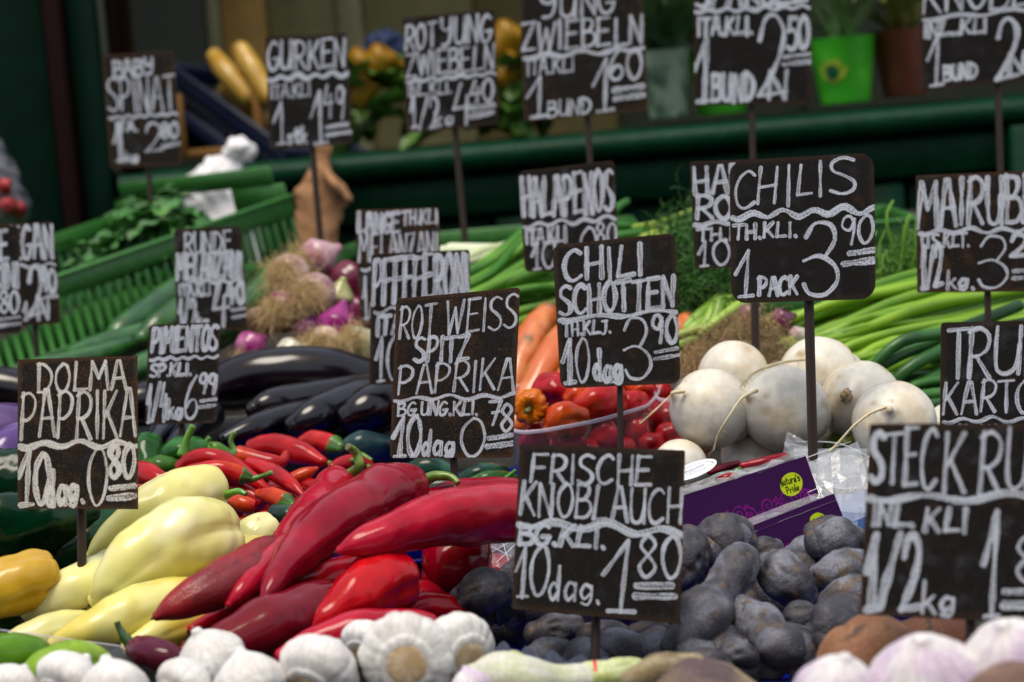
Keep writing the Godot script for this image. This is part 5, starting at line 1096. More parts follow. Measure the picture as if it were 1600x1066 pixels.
	long_pepper("pale_yellow_pepper", "pale yellow pepper pointing left, behind the stuffing pepper sign's rod", [Vector4(-0.4548, 1.0247, -2.2596, 0.0057), Vector4(-0.4357, 1.0333, -2.2605, 0.016), Vector4(-0.4031, 1.0435, -2.2715, 0.0241), Vector4(-0.3669, 1.0439, -2.3017, 0.0268), Vector4(-0.3416, 1.0431, -2.3317, 0.0248)], [], y1, y2, M.waxy, yg)
	long_pepper("pale_yellow_pepper", "yellow pepper at the bottom in front, under the rough dark red one", [Vector4(-0.4126, 1.0162, -2.1584, 0.0077), Vector4(-0.3872, 1.0238, -2.1591, 0.0164), Vector4(-0.351, 1.0303, -2.1798, 0.0243), Vector4(-0.316, 1.0295, -2.2099, 0.0258), Vector4(-0.2873, 1.0218, -2.2493, 0.0228)], [], y3, y1, M.waxy, yg)
	long_pepper("pale_yellow_pepper", "small pale pepper end right of the largest pale one, under the chillies", [Vector4(-0.2805, 1.0327, -2.391, 0.0133), Vector4(-0.2634, 1.0506, -2.4028, 0.0219), Vector4(-0.2468, 1.0554, -2.4133, 0.0207)], [], y2, hx("dcd890"), M.waxy, yg, {"n": 20})
	long_pepper("pale_yellow_pepper", "flat pale pepper at the bottom left behind the clear divider", [Vector4(-0.4655, 1.0121, -2.1881, 0.0067), Vector4(-0.4448, 1.0149, -2.1984, 0.0145), Vector4(-0.4147, 1.0136, -2.2184, 0.0191), Vector4(-0.3859, 1.0076, -2.248, 0.0171)], [], hx("d8d294"), y1, M.waxy, yg)
	long_pepper("pale_yellow_pepper", "yellow pepper buried beneath the largest pale one", [Vector4(-0.3746, 1.0047, -2.328, 0.0142), Vector4(-0.3283, 1.0204, -2.3496, 0.0262), Vector4(-0.2876, 1.031, -2.3708, 0.0264), Vector4(-0.2528, 1.0363, -2.3914, 0.0206)], [], y3, y1, M.waxy, yg)
	long_pepper("pale_yellow_pepper", "yellow pepper between the bottom pale pepper and the plum one", [Vector4(-0.3485, 1.0106, -2.1478, 0.0076), Vector4(-0.3234, 1.0151, -2.1683, 0.0143), Vector4(-0.2936, 1.0156, -2.1985, 0.0167)], [], y3, y1, M.waxy, yg, {"n": 20})
	long_pepper("yellow_pepper", "golden yellow ridged pepper at the left edge below the dark green ones", [Vector4(-0.5102, 1.0424, -2.2312, 0.0147), Vector4(-0.4808, 1.054, -2.2323, 0.0226), Vector4(-0.4502, 1.0571, -2.2527, 0.0251), Vector4(-0.4336, 1.0572, -2.2628, 0.0218)], [], hx("c89c10"), hx("d8b028"), M.waxy, yg, {"lobes": [4, 0.34, 0.2, 0.2]})
	var dg := "dark green peppers at the left"
	var d1 := hx("0c2c18"); var d2 := hx("1c4a2c")
	long_pepper("dark_green_pepper", "dark green pepper highest at the left edge, beside the stuffing pepper sign", [Vector4(-0.5612, 1.1298, -2.4606, 0.0186), Vector4(-0.5241, 1.1266, -2.4603, 0.0285), Vector4(-0.4874, 1.1191, -2.4596, 0.0298), Vector4(-0.4634, 1.1089, -2.4586, 0.0248)], [], d1, d2, M.pepper, dg)
	long_pepper("dark_green_pepper", "large dark green pepper behind the stuffing pepper sign's lower edge", [Vector4(-0.542, 1.0831, -2.3758, 0.0204), Vector4(-0.4996, 1.0866, -2.3761, 0.0336), Vector4(-0.455, 1.0854, -2.3961, 0.0351), Vector4(-0.422, 1.0828, -2.4159, 0.0281)], [], d1, hx("163c20"), M.pepper, dg)
	long_pepper("dark_green_pepper", "dark green pepper right of the rod, behind the pale yellow peppers", [Vector4(-0.4491, 1.0486, -2.3925, 0.0097), Vector4(-0.4297, 1.0626, -2.3939, 0.0206), Vector4(-0.4043, 1.0752, -2.4152, 0.0232), Vector4(-0.3816, 1.0865, -2.4364, 0.0184)], [], d1, d2, M.pepper, dg)
	long_pepper("dark_green_pepper", "dark green pepper end below the golden yellow one at the left edge", [Vector4(-0.5153, 1.0147, -2.2687, 0.0092), Vector4(-0.4863, 1.0162, -2.2689, 0.0126), Vector4(-0.464, 1.02, -2.2692, 0.0103)], [], hx("16401c"), hx("22582a"), M.pepper, dg, {"n": 20})
	long_pepper("light_green_pepper", "light green pepper at the bottom left corner, behind the garlic", [Vector4(-0.4687, 1.0249, -2.0487, 0.0135), Vector4(-0.4421, 1.0309, -2.0493, 0.0187), Vector4(-0.418, 1.0287, -2.0591, 0.0188), Vector4(-0.4067, 1.0224, -2.0685, 0.0147)], [], hx("5a8a1c"), hx("74a82c"), M.pepper, dg, {"lobes": [3, 0.18, 0.7, 0.4]})
	long_pepper("light_green_pepper", "yellow green pepper right of the bottom left corner one, half behind garlic", [Vector4(-0.4152, 1.016, -2.0076, 0.0102), Vector4(-0.3956, 1.0253, -2.0186, 0.0164), Vector4(-0.3689, 1.0258, -2.0287, 0.0165), Vector4(-0.3539, 1.0192, -2.0381, 0.0124)], [], hx("80a828"), hx("98ba3c"), M.pepper, dg)
	# clear divider in front of the pale peppers
	var dv := thing("clear_divider", "low clear plastic divider strip between pale peppers and garlic", "divider", Vector3(-0.3789, 1.0091, -2.0974))
	var dq := [Vector3(-0.4941, 1.0481, -2.1313), Vector3(-0.297, 1.0181, -2.0681), Vector3(-0.496, 1.003, -2.1169), Vector3(-0.2991, 0.9797, -2.0544)]
	part(dv, "sheet", crumple_quad(dq, dv.position, 0.0006, 12, 4, 9.0), M.clear)
	part(dv, "top_edge", tube([Vector4(dq[0].x, dq[0].y, dq[0].z, 0.0006), Vector4(dq[1].x, dq[1].y, dq[1].z, 0.0006)], dv.position, Color.WHITE, 6, 6), M.clear_rim)
	# garlic
	var wt := hx("cfc6c4"); var pt := hx("b98ab0"); var pp := hx("b48cbc")
	garlic("garlic bulb at the bottom left corner, partly outside the picture", Vector4(-0.4091, 1.0263, -1.9484, 0.0238), Vector3(-0.4, -0.6, 0.7), 8, wt, 0.6)
	garlic("garlic bulb in front of the yellow green pepper", Vector4(-0.3641, 1.0303, -1.9487, 0.0257), Vector3(-0.5, -0.5, 0.6), 9, pt, 0.25)
	garlic("low garlic bulb between the left one and the leaning one, cut by the picture's bottom", Vector4(-0.325, 1.0282, -1.9084, 0.0281), Vector3(0.2, -0.9, 0.5), 9, wt, 0.6)
	garlic("plump garlic bulb under the plum purple pepper, its side to the front", Vector4(-0.2593, 1.0282, -1.9887, 0.0283), Vector3(0.3, -0.9, -0.2), 10, wt, 0.5)
	garlic("garlic bulb with a brown root edge at its lower left, left of the middle", Vector4(-0.2719, 1.0229, -1.9279, 0.0235), Vector3(-0.6, -0.4, 0.6), 9, wt, 0.5)
	garlic("rounded garlic bulb low between the plump one and the large one", Vector4(-0.2228, 1.0219, -1.9178, 0.0293), Vector3(0.2, -0.8, 0.3), 9, wt, 0.6)
	garlic("large garlic bulb with its brown root plate turned down left", Vector4(-0.1684, 1.0247, -1.9281, 0.0323), Vector3(-0.45, -0.5, 0.75), 9, pt, 0.3)
	garlic("largest garlic bulb, its round beige root plate facing straight out", Vector4(-0.1027, 1.0265, -1.9383, 0.0364), Vector3(0.05, -0.03, 1.0), 12, wt, 0.6)
	garlic("garlic bulb turned to the right behind the largest one, beside the potatoes", Vector4(-0.0658, 1.0167, -1.9977, 0.0315), Vector3(0.5, -0.2, 0.8), 11, wt, 0.5)
	garlic("small garlic bulb peeping out behind, left of the largest one", Vector4(-0.1367, 1.0274, -2.0087, 0.0204), Vector3(-0.4, -0.5, 0.7), 9, pt, 0.3)
	garlic("small garlic bulb with purple streaks right of the largest one, at the bottom edge", Vector4(-0.0536, 1.0121, -1.8867, 0.0163), Vector3(0.2, -0.8, 0.4), 8, pt, 0.6)
	var pgp := "purple tinged garlic bulbs at the right front"
	garlic("blurred purple tinged garlic bulb in front of the brown swede", Vector4(0.1979, 1.032, -1.6877, 0.031), Vector3(-0.2, -0.9, -0.3), 8, pp, 0.5, 0.3, pgp)
	garlic("blurred purple tinged garlic bulb under the swede sign, second from the right", Vector4(0.2578, 1.0354, -1.688, 0.0378), Vector3(0.1, -0.9, -0.4), 8, pp, 0.6, 0.3, pgp)
	garlic("blurred purple tinged garlic bulb at the right edge", Vector4(0.3153, 1.042, -1.6887, 0.0361), Vector3(0.2, -0.9, -0.4), 8, pp, 0.6, 0.3, pgp)
	# young garlic with red band
	var yl := thing("young_garlic", "young white garlic with pale green stem held by a red rubber band", "garlic", Vector3(-0.0223, 1.0085, -1.9266))
	part(yl, "bulb", sweep([Vector4(-0.0492, 1.0097, -1.9166, 0.0127), Vector4(-0.032, 1.0102, -1.9167, 0.0195), Vector4(-0.0104, 1.0054, -1.9162, 0.0185), Vector4(0.0114, 1.0002, -1.9258, 0.0137), Vector4(0.0411, 0.9973, -1.9355, 0.0128)], {"c": hx("dedcd0"), "c2": hx("d4d8b8"), "streak": [0.5, 6.0, hx("c4d094")], "lobes": [5, 0.06, 0.0, 0.3], "bump": [0.06, 20.0], "n": 30, "seg": 48}, yl.position), M.garlic)
	part(yl, "stem", sweep([Vector4(0.0387, 0.9985, -1.9356, 0.0133), Vector4(0.0536, 0.9991, -1.9357, 0.0118), Vector4(0.069, 0.9995, -1.9458, 0.0099), Vector4(0.0818, 0.9971, -1.9556, 0.006)], {"c": hx("c2cc80"), "c2": hx("d4dca8"), "streak": [0.7, 5.0, hx("a8b860")], "lobes": [4, 0.2, 0.0, 0.2], "bump": [0.15, 40.0], "n": 20, "seg": 36}, yl.position), M.garlic)
	part(yl, "rubber_band", sweep([Vector4(0.0406, 0.9978, -1.9356, 0.014), Vector4(0.0431, 0.9978, -1.9356, 0.014)], {"n": 3, "seg": 40, "c0": 0.02, "c1": 0.02}, yl.position), M.red_band)
	part(yl, "leaf_tip", sweep([Vector4(-0.0291, 1.0145, -1.9472, 0.003), Vector4(-0.0211, 1.0202, -1.9478, 0.0054), Vector4(-0.0125, 1.0143, -1.9573, 0.0035)], {"c": hx("c4cc84"), "c2": hx("dfe2b8"), "flat": 0.5, "n": 12, "seg": 16}, yl.position), M.garlic)
	# beet and swedes
	var bt := thing("purple_turnip", "blurred purple grey turnip with beige fibrous top at the bottom edge", "turnip", Vector3(0.1081, 0.9965, -1.845))
	part(bt, "bulb", sweep([Vector4(0.0704, 0.9974, -1.8451, 0.0211), Vector4(0.0984, 0.994, -1.8448, 0.0367), Vector4(0.1263, 0.9888, -1.8443, 0.0348), Vector4(0.154, 0.9817, -1.8436, 0.0216)], {"c": hx("6a5458"), "c2": hx("8a7468"), "cf": 18.0, "spot": [hx("b4a478"), 14.0, 0.25], "streak": [0.4, 4.0, hx("b09a78")], "bump": [0.08, 20.0], "n": 30, "seg": 44}, bt.position), M.matte)
	part(bt, "leaf_base", sweep([Vector4(0.0646, 1.018, -1.8371, 0.0075), Vector4(0.0862, 1.0236, -1.8376, 0.0122), Vector4(0.1127, 1.0219, -1.8475, 0.0085)], {"c": hx("b09a70"), "c2": hx("8a7454"), "bump": [0.2, 30.0], "streak": [0.6, 4.0, hx("d0c4a0")], "n": 20, "seg": 24}, bt.position), M.matte)
	solo("swede", sweep([Vector4(0.2353, 0.9898, -1.9147, 0.0361), Vector4(0.253, 0.9902, -1.9147, 0.0439), Vector4(0.2717, 0.9844, -1.9242, 0.0353)], {"c": hx("a06a48"), "c2": hx("bc8862"), "cf": 22.0, "spot": [hx("5a4434"), 34.0, 0.3], "bump": [0.05, 12.0], "bump2": [0.02, 60.0], "n": 30, "seg": 48, "c0": 0.75, "c1": 0.75}, Vector3(0.2526, 0.9917, -1.9149)), M.matte, "round brown swede under the left corner of the swede sign", "swede", Vector3(0.2526, 0.9917, -1.9149), "brown swedes")
	solo("swede", sweep([Vector4(0.2967, 0.9813, -2.0244, 0.0206), Vector4(0.3226, 0.9816, -2.0244, 0.0247), Vector4(0.3426, 0.9747, -2.0238, 0.0206)], {"c": hx("6a3a24"), "c2": hx("7e4a30"), "cf": 22.0, "spot": [hx("3f281c"), 34.0, 0.35], "bump": [0.06, 14.0], "n": 24, "seg": 36}, Vector3(0.3198, 0.9793, -2.0242)), M.matte, "dark red brown swede behind, under the middle of the swede sign", "swede", Vector3(0.3198, 0.9793, -2.0242), "brown swedes")
	solo("brown_onion", sweep([Vector4(0.2768, 1.0275, -1.627, 0.0166), Vector4(0.3021, 1.0315, -1.6274, 0.0257), Vector4(0.3268, 1.0273, -1.627, 0.0208)], {"c": hx("8a6a5a"), "c2": hx("a58674"), "streak": [0.5, 4.0, hx("6a4a40")], "n": 24, "seg": 36}, Vector3(0.3021, 1.0315, -1.6274)), M.matte, "blurred brown bulb at the bottom right corner", "onion", Vector3(0.3021, 1.0315, -1.6274))
	# purple potatoes
	potato("purple potato at the heap's left end, beside the deep red pepper", [Vector4(-0.0638, 1.0103, -2.2281, 0.0144), Vector4(-0.0487, 1.0146, -2.2285, 0.0215), Vector4(-0.0335, 1.0128, -2.2485, 0.0174)], 1)
	potato("purple potato half behind the fresh garlic sign's left edge", [Vector4(-0.019, 1.0099, -2.3084, 0.016), Vector4(-0.0036, 1.0174, -2.3092, 0.0198), Vector4(0.0137, 1.0092, -2.3285, 0.0169)], 2)
	potato("purple potato under the fresh garlic sign, leftmost of three in a row", [Vector4(-0.0028, 0.9871, -2.1656, 0.011), Vector4(0.0122, 0.988, -2.1657, 0.0165), Vector4(0.0305, 0.986, -2.1755, 0.0141)], 3, 0.4)
	potato("purple potato under the fresh garlic sign, just behind its rod", [Vector4(0.0421, 0.9858, -2.1454, 0.0119), Vector4(0.0566, 0.9829, -2.1451, 0.0156), Vector4(0.0704, 0.9785, -2.1547, 0.014)], 4, 0.35)
	potato("dark purple potato under the fresh garlic sign, rightmost of three in a row", [Vector4(0.0778, 0.981, -2.1349, 0.0129), Vector4(0.0904, 0.9821, -2.135, 0.0161), Vector4(0.1034, 0.9784, -2.1547, 0.013)], 5, 0.2)
	potato("knobbly purple potato with a small bud at its lower left and a bent upper end", [Vector4(0.1055, 0.9786, -2.1045, 0.0088), Vector4(0.1242, 0.9877, -2.1154, 0.0154), Vector4(0.1412, 0.9992, -2.1266, 0.0238), Vector4(0.16, 1.0101, -2.1578, 0.0176), Vector4(0.1754, 1.0247, -2.1793, 0.0196), Vector4(0.1836, 1.031, -2.1899, 0.0162)], 6)
	potato("big ridged purple potato in front of the upper purple carton", [Vector4(0.1582, 1.0268, -2.2699, 0.0195), Vector4(0.1694, 1.0321, -2.2804, 0.0264), Vector4(0.1816, 1.031, -2.3004, 0.0246)], 7)
	potato("large round purple potato touching the fresh garlic sign's right edge", [Vector4(0.1229, 1.0183, -2.2289, 0.0201), Vector4(0.133, 1.0286, -2.2399, 0.0259), Vector4(0.14, 1.0342, -2.2505, 0.0222)], 8, 0.35)
	potato("small purple potato under the lower purple carton", [Vector4(0.2034, 1.0128, -2.2987, 0.0117), Vector4(0.2131, 1.0166, -2.299, 0.0154), Vector4(0.2212, 1.0165, -2.3091, 0.0117)], 9)
	potato("purple potato with a ring of eyes facing out, in the middle of the heap", [Vector4(0.2086, 1.0185, -2.2088, 0.0161), Vector4(0.2186, 1.0119, -2.1881, 0.0216), Vector4(0.2317, 0.9949, -2.1965, 0.017)], 10)
	potato("two lobed purple potato lowest in front", [Vector4(0.1767, 0.9986, -2.1466, 0.0129), Vector4(0.1857, 0.9879, -2.1355, 0.0184), Vector4(0.1941, 0.9783, -2.1045, 0.0181), Vector4(0.2005, 0.9741, -2.084, 0.0197)], 11)
	potato("purple potato high at the back with a crease, before the lower lime oval", [Vector4(0.2579, 1.0285, -2.25, 0.0166), Vector4(0.2714, 1.0318, -2.2503, 0.0198), Vector4(0.2878, 1.0235, -2.2696, 0.0165)], 12, 0.6)
	potato("purple potato at the back directly under the lime oval", [Vector4(0.2361, 1.0124, -2.2786, 0.0126), Vector4(0.2491, 1.0159, -2.2789, 0.0166), Vector4(0.2607, 1.0143, -2.2888, 0.0148)], 13)
	potato("purple potato at the very back, half hidden behind the creased one", [Vector4(0.2619, 1.0235, -2.3299, 0.0118), Vector4(0.2758, 1.0259, -2.3301, 0.015), Vector4(0.2917, 1.0228, -2.3398, 0.0119)], 14, 0.6)
	potato("purple potato touching the swede sign's left edge, below the creased one", [Vector4(0.2526, 1.0068, -2.2077, 0.0143), Vector4(0.2687, 1.014, -2.1983, 0.0189), Vector4(0.2881, 1.0114, -2.2182, 0.0161)], 15, 0.7)
	potato("smooth purple potato at the swede sign's left edge, third from the top", [Vector4(0.2542, 0.9906, -2.1659, 0.014), Vector4(0.2729, 0.9992, -2.1567, 0.0194), Vector4(0.293, 0.9927, -2.1661, 0.0168)], 16, 0.7)
	potato("purple potato with a brown skinned end, just above the brown swede", [Vector4(0.2392, 0.9755, -2.0942, 0.0136), Vector4(0.2469, 0.9871, -2.1053, 0.019), Vector4(0.2611, 0.9905, -2.1358, 0.0175)], 17, 0.2)
	potato("small purple potato in the shade left of the brown skinned one", [Vector4(0.2194, 0.9716, -2.1641, 0.013), Vector4(0.228, 0.9823, -2.1551, 0.0157), Vector4(0.2391, 0.9754, -2.1645, 0.013)], 18, 0.2)
	potato("purple potato between the ring eyed one and the back row", [Vector4(0.2308, 1.0119, -2.2584, 0.0115), Vector4(0.2406, 1.0072, -2.2479, 0.0145), Vector4(0.2512, 0.9977, -2.247, 0.0114)], 19)
	potato("small purple potato low behind the two lobed one's right side", [Vector4(0.2258, 0.9632, -2.1231, 0.0108), Vector4(0.2346, 0.9684, -2.1337, 0.0148), Vector4(0.2434, 0.9601, -2.1429, 0.0109)], 20, 0.3)
	potato("purple potato low in front of the blue tray, left of the two lobed one", [Vector4(0.1498, 0.975, -2.064, 0.0086), Vector4(0.1608, 0.9793, -2.0644, 0.0124), Vector4(0.1716, 0.9709, -2.0736, 0.0096)], 21, 0.3)
	potato("purple potato low behind the purple turnip at the tray's front", [Vector4(0.1221, 0.9766, -2.044, 0.0085), Vector4(0.1354, 0.9796, -2.0443, 0.0113), Vector4(0.1487, 0.972, -2.0536, 0.0086)], 22, 0.3)
	rng.seed = 555
	var spots: Array = []
	for i in 26:
		spots.append(Vector3(-0.0342, 0.9703, -2.3046).lerp(Vector3(0.2967, 0.961, -2.3238), (i % 13) / 12.0) + Vector3(rng.randf_range(-0.01, 0.01), rng.randf_range(-0.012, 0.012) - (0.012 if i > 12 else -0.018), (-0.03 if i > 12 else 0.035) + rng.randf_range(-0.01, 0.01)))
	for i in 9:
		spots.append(Vector3(0.0086, 0.973, -2.114).lerp(Vector3(0.2395, 0.9605, -2.1128), i / 8.0) + Vector3(0, rng.randf_range(-0.006, 0.004), rng.randf_range(-0.012, 0.008)))
	for i in spots.size():
		var p: Vector3 = spots[i]
		potato("purple potato buried in the dark lower layer of the heap", [Vector4(p.x - 0.012, p.y, p.z, 0.017), Vector4(p.x, p.y + 0.003, p.z, 0.023), Vector4(p.x + 0.012, p.y, p.z + 0.004, 0.018)], 100 + i, 0.5)
	# wavy dark liner on the tray's front edge
	var ln := thing("tray_liner", "wavy grey plastic liner edge at the front of the blue potato tray", "liner", Vector3(0.0086, 0.9917, -2.0455))
	part(ln, "sheet", wavy_strip([Vector3(-0.053, 1.0062, -2.077), Vector3(-0.0065, 0.9982, -2.0461), Vector3(0.0445, 0.9897, -2.0353), Vector3(0.086, 0.9823, -2.0446)], 0.035, ln.position), mat(Color(0.36, 0.38, 0.47), 0.35))

func wavy_strip(line: Array, h: float, org: Vector3) -> ArrayMesh:
	var vs := PackedVector3Array(); var ids := PackedInt32Array()
	var n := 60
	for i in n + 1:
		var f := float(i) / n * (line.size() - 1)
		var j: int = min(int(f), line.size() - 2)
		var p: Vector3 = line[j].lerp(line[j + 1], f - j)
		for k in 4:
			var v := k / 3.0
			vs.append(p + Vector3(0, -h * v + (1.0 - v) * 0.004 * sin(i * 0.75), 0.004 * sin(i * 0.9 + 0.5) * (1.0 - 0.5 * v) + 0.006 * v) - org)
	for i in n:
		for k in 3:
			var a := i * 4 + k
			ids.append_array([a, a + 4, a + 1, a + 1, a + 4, a + 5])
	return commit_arrays(vs, PackedColorArray(), ids)

# ------------------------------------------------------------------ price signs, written by brush
# glyphs: lists of strokes in a unit box, first entry 1 = curved, 0 = straight
const G := {
	"A": [[0, 0.0, 1.0, 0.40, 0.0, 0.58, 0.0, 1.0, 1.0], [0, 0.18, 0.62, 0.85, 0.60]],
	"B": [[0, 0.08, 0.0, 0.05, 1.0], [1, 0.05, 0.03, 0.7, 0.05, 0.8, 0.25, 0.5, 0.45, 0.15, 0.47], [1, 0.15, 0.47, 0.8, 0.5, 1.0, 0.75, 0.7, 0.97, 0.05, 1.0]],
	"C": [[1, 0.95, 0.12, 0.65, 0.0, 0.25, 0.15, 0.02, 0.5, 0.15, 0.88, 0.5, 1.0, 0.95, 0.85]],
	"D": [[0, 0.1, 0.0, 0.08, 1.0], [1, 0.0, 0.02, 0.5, 0.05, 0.95, 0.35, 0.9, 0.7, 0.5, 0.97, 0.02, 1.0]],
	"E": [[0, 0.1, 0.0, 0.05, 1.0], [0, 0.05, 0.02, 0.9, 0.0], [0, 0.08, 0.48, 0.75, 0.46], [0, 0.03, 1.0, 0.95, 0.97]],
	"F": [[0, 0.1, 0.0, 0.05, 1.0], [0, 0.05, 0.02, 0.95, 0.0], [0, 0.08, 0.48, 0.8, 0.45]],
	"G": [[1, 0.9, 0.12, 0.55, 0.0, 0.15, 0.25, 0.03, 0.6, 0.25, 0.98, 0.7, 0.95, 0.95, 0.65], [0, 0.5, 0.6, 0.98, 0.58]],
	"H": [[0, 0.1, 0.0, 0.05, 1.0], [0, 0.92, 0.0, 0.88, 1.0], [0, 0.1, 0.55, 0.9, 0.5]],
	"I": [[0, 0.5, 0.0, 0.45, 1.0]],
	"J": [[1, 0.8, 0.0, 0.78, 0.6, 0.6, 0.95, 0.25, 1.0, 0.05, 0.85], [0, 0.3, 0.02, 1.0, 0.0]],
	"K": [[0, 0.12, 0.0, 0.05, 1.0], [0, 0.9, 0.0, 0.15, 0.55], [0, 0.3, 0.45, 0.95, 1.0]],
	"L": [[0, 0.25, 0.0, 0.08, 0.97], [0, 0.08, 0.97, 0.95, 0.94]],
	"M": [[0, 0.0, 1.0, 0.12, 0.0, 0.48, 0.6, 0.85, 0.0, 1.0, 1.0]],
	"N": [[0, 0.05, 1.0, 0.1, 0.0, 0.85, 1.0, 0.95, 0.0]],
	"O": [[1, 0.5, 0.0, 0.1, 0.25, 0.03, 0.65, 0.35, 1.0, 0.75, 0.9, 0.97, 0.5, 0.8, 0.1, 0.5, 0.0]],
	"P": [[0, 0.15, 0.0, 0.05, 1.0], [1, 0.05, 0.08, 0.5, 0.0, 0.92, 0.15, 0.85, 0.42, 0.45, 0.58, 0.12, 0.58]],
	"R": [[0, 0.15, 0.0, 0.05, 1.0], [1, 0.05, 0.08, 0.5, 0.0, 0.92, 0.15, 0.85, 0.42, 0.45, 0.56, 0.12, 0.56], [0, 0.35, 0.56, 0.95, 1.0]],
	"S": [[1, 0.92, 0.08, 0.55, 0.0, 0.15, 0.12, 0.15, 0.35, 0.55, 0.5, 0.9, 0.68, 0.85, 0.9, 0.45, 1.0, 0.03, 0.9]],
	"T": [[0, 0.0, 0.03, 1.0, 0.0], [0, 0.52, 0.02, 0.46, 1.0]],
	"U": [[1, 0.08, 0.0, 0.05, 0.5, 0.12, 0.9, 0.45, 1.0, 0.8, 0.85, 0.92, 0.4], [0, 0.95, 0.0, 0.92, 1.0]],
	"W": [[0, 0.0, 0.0, 0.2, 1.0, 0.5, 0.2, 0.72, 1.0, 1.0, 0.0]],
	"Y": [[1, 0.05, 0.0, 0.1, 0.35, 0.5, 0.45, 0.85, 0.3], [1, 0.92, 0.0, 0.85, 0.6, 0.6, 0.95, 0.1, 1.0]],
	"Z": [[0, 0.05, 0.05, 0.95, 0.0, 0.05, 0.97, 0.98, 0.95]],
	"0": [[1, 0.5, 0.0, 0.1, 0.25, 0.03, 0.65, 0.35, 1.0, 0.75, 0.9, 0.97, 0.5, 0.8, 0.1, 0.5, 0.0]],
	"1": [[0, 0.0, 0.5, 0.65, 0.0, 0.55, 1.0], [0, 0.2, 1.0, 0.95, 0.98]],
	"2": [[1, 0.08, 0.3, 0.25, 0.05, 0.6, 0.0, 0.9, 0.2, 0.75, 0.5, 0.35, 0.8, 0.03, 0.98], [0, 0.05, 0.98, 1.0, 0.93]],
	"3": [[1, 0.05, 0.2, 0.3, 0.02, 0.75, 0.05, 0.88, 0.25, 0.6, 0.48], [1, 0.0, 0.52, 0.45, 0.46, 0.9, 0.6, 0.98, 0.8, 0.65, 0.98, 0.2, 0.97, 0.02, 0.84]],
	"4": [[0, 0.45, 0.0, 0.02, 0.6, 0.98, 0.55], [0, 0.75, 0.3, 0.6, 1.0]],
	"5": [[0, 0.9, 0.02, 0.3, 0.0, 0.15, 0.42], [1, 0.15, 0.42, 0.6, 0.38, 0.95, 0.6, 0.8, 0.9, 0.4, 1.0, 0.03, 0.92]],
	"6": [[1, 0.75, 0.0, 0.35, 0.25, 0.08, 0.65, 0.2, 0.95, 0.6, 1.0, 0.9, 0.8, 0.75, 0.58, 0.4, 0.58, 0.12, 0.75]],
	"7": [[0, 0.03, 0.03, 0.95, 0.0, 0.35, 1.0], [0, 0.3, 0.5, 0.85, 0.45]],
	"8": [[1, 0.5, 0.47, 0.1, 0.25, 0.45, 0.0, 0.85, 0.2, 0.5, 0.47, 0.08, 0.75, 0.45, 1.0, 0.92, 0.75, 0.5, 0.47]],
	"9": [[1, 0.85, 0.25, 0.55, 0.5, 0.1, 0.35, 0.25, 0.05, 0.65, 0.0, 0.88, 0.25], [0, 0.9, 0.1, 0.85, 0.6, 0.7, 1.0]],
	".": [[0, 0.35, 0.93, 0.6, 1.0]], "/": [[0, 0.95, 0.0, 0.05, 1.0]], "'": [[0, 0.55, 0.0, 0.4, 0.25]],
	"d": [[1, 0.65, 0.65, 0.35, 0.5, 0.05, 0.75, 0.3, 1.0, 0.65, 0.8], [0, 0.75, 0.0, 0.7, 1.0]],
	"a": [[1, 0.8, 0.55, 0.4, 0.48, 0.08, 0.75, 0.3, 1.0, 0.7, 0.85], [0, 0.85, 0.5, 0.82, 1.0]],
	"g": [[1, 0.8, 0.55, 0.4, 0.48, 0.08, 0.7, 0.3, 0.9, 0.75, 0.75], [1, 0.85, 0.5, 0.85, 0.85, 0.6, 1.06, 0.15, 1.02]],
	"k": [[0, 0.15, 0.0, 0.1, 1.0], [0, 0.8, 0.45, 0.15, 0.75], [0, 0.35, 0.65, 0.9, 1.0]],
	"t": [[1, 0.45, 0.15, 0.4, 0.8, 0.6, 1.0, 0.85, 0.95], [0, 0.1, 0.4, 0.85, 0.38]],
	"u": [[1, 0.08, 0.45, 0.05, 0.85, 0.35, 1.0, 0.8, 0.85], [0, 0.85, 0.45, 0.85, 1.0]],
	"r": [[0, 0.2, 0.45, 0.15, 1.0], [1, 0.17, 0.7, 0.45, 0.48, 0.85, 0.52]],
	"e": [[1, 0.1, 0.75, 0.85, 0.7, 0.75, 0.5, 0.4, 0.45, 0.08, 0.7, 0.25, 0.98, 0.85, 0.92]],
	"s": [[1, 0.8, 0.52, 0.4, 0.45, 0.2, 0.6, 0.75, 0.78, 0.65, 0.98, 0.1, 0.95]],
	"i": [[0, 0.5, 0.5, 0.45, 1.0], [0, 0.5, 0.25, 0.55, 0.32]]}

var cov: PackedFloat32Array
var cw := 0
var ch := 0

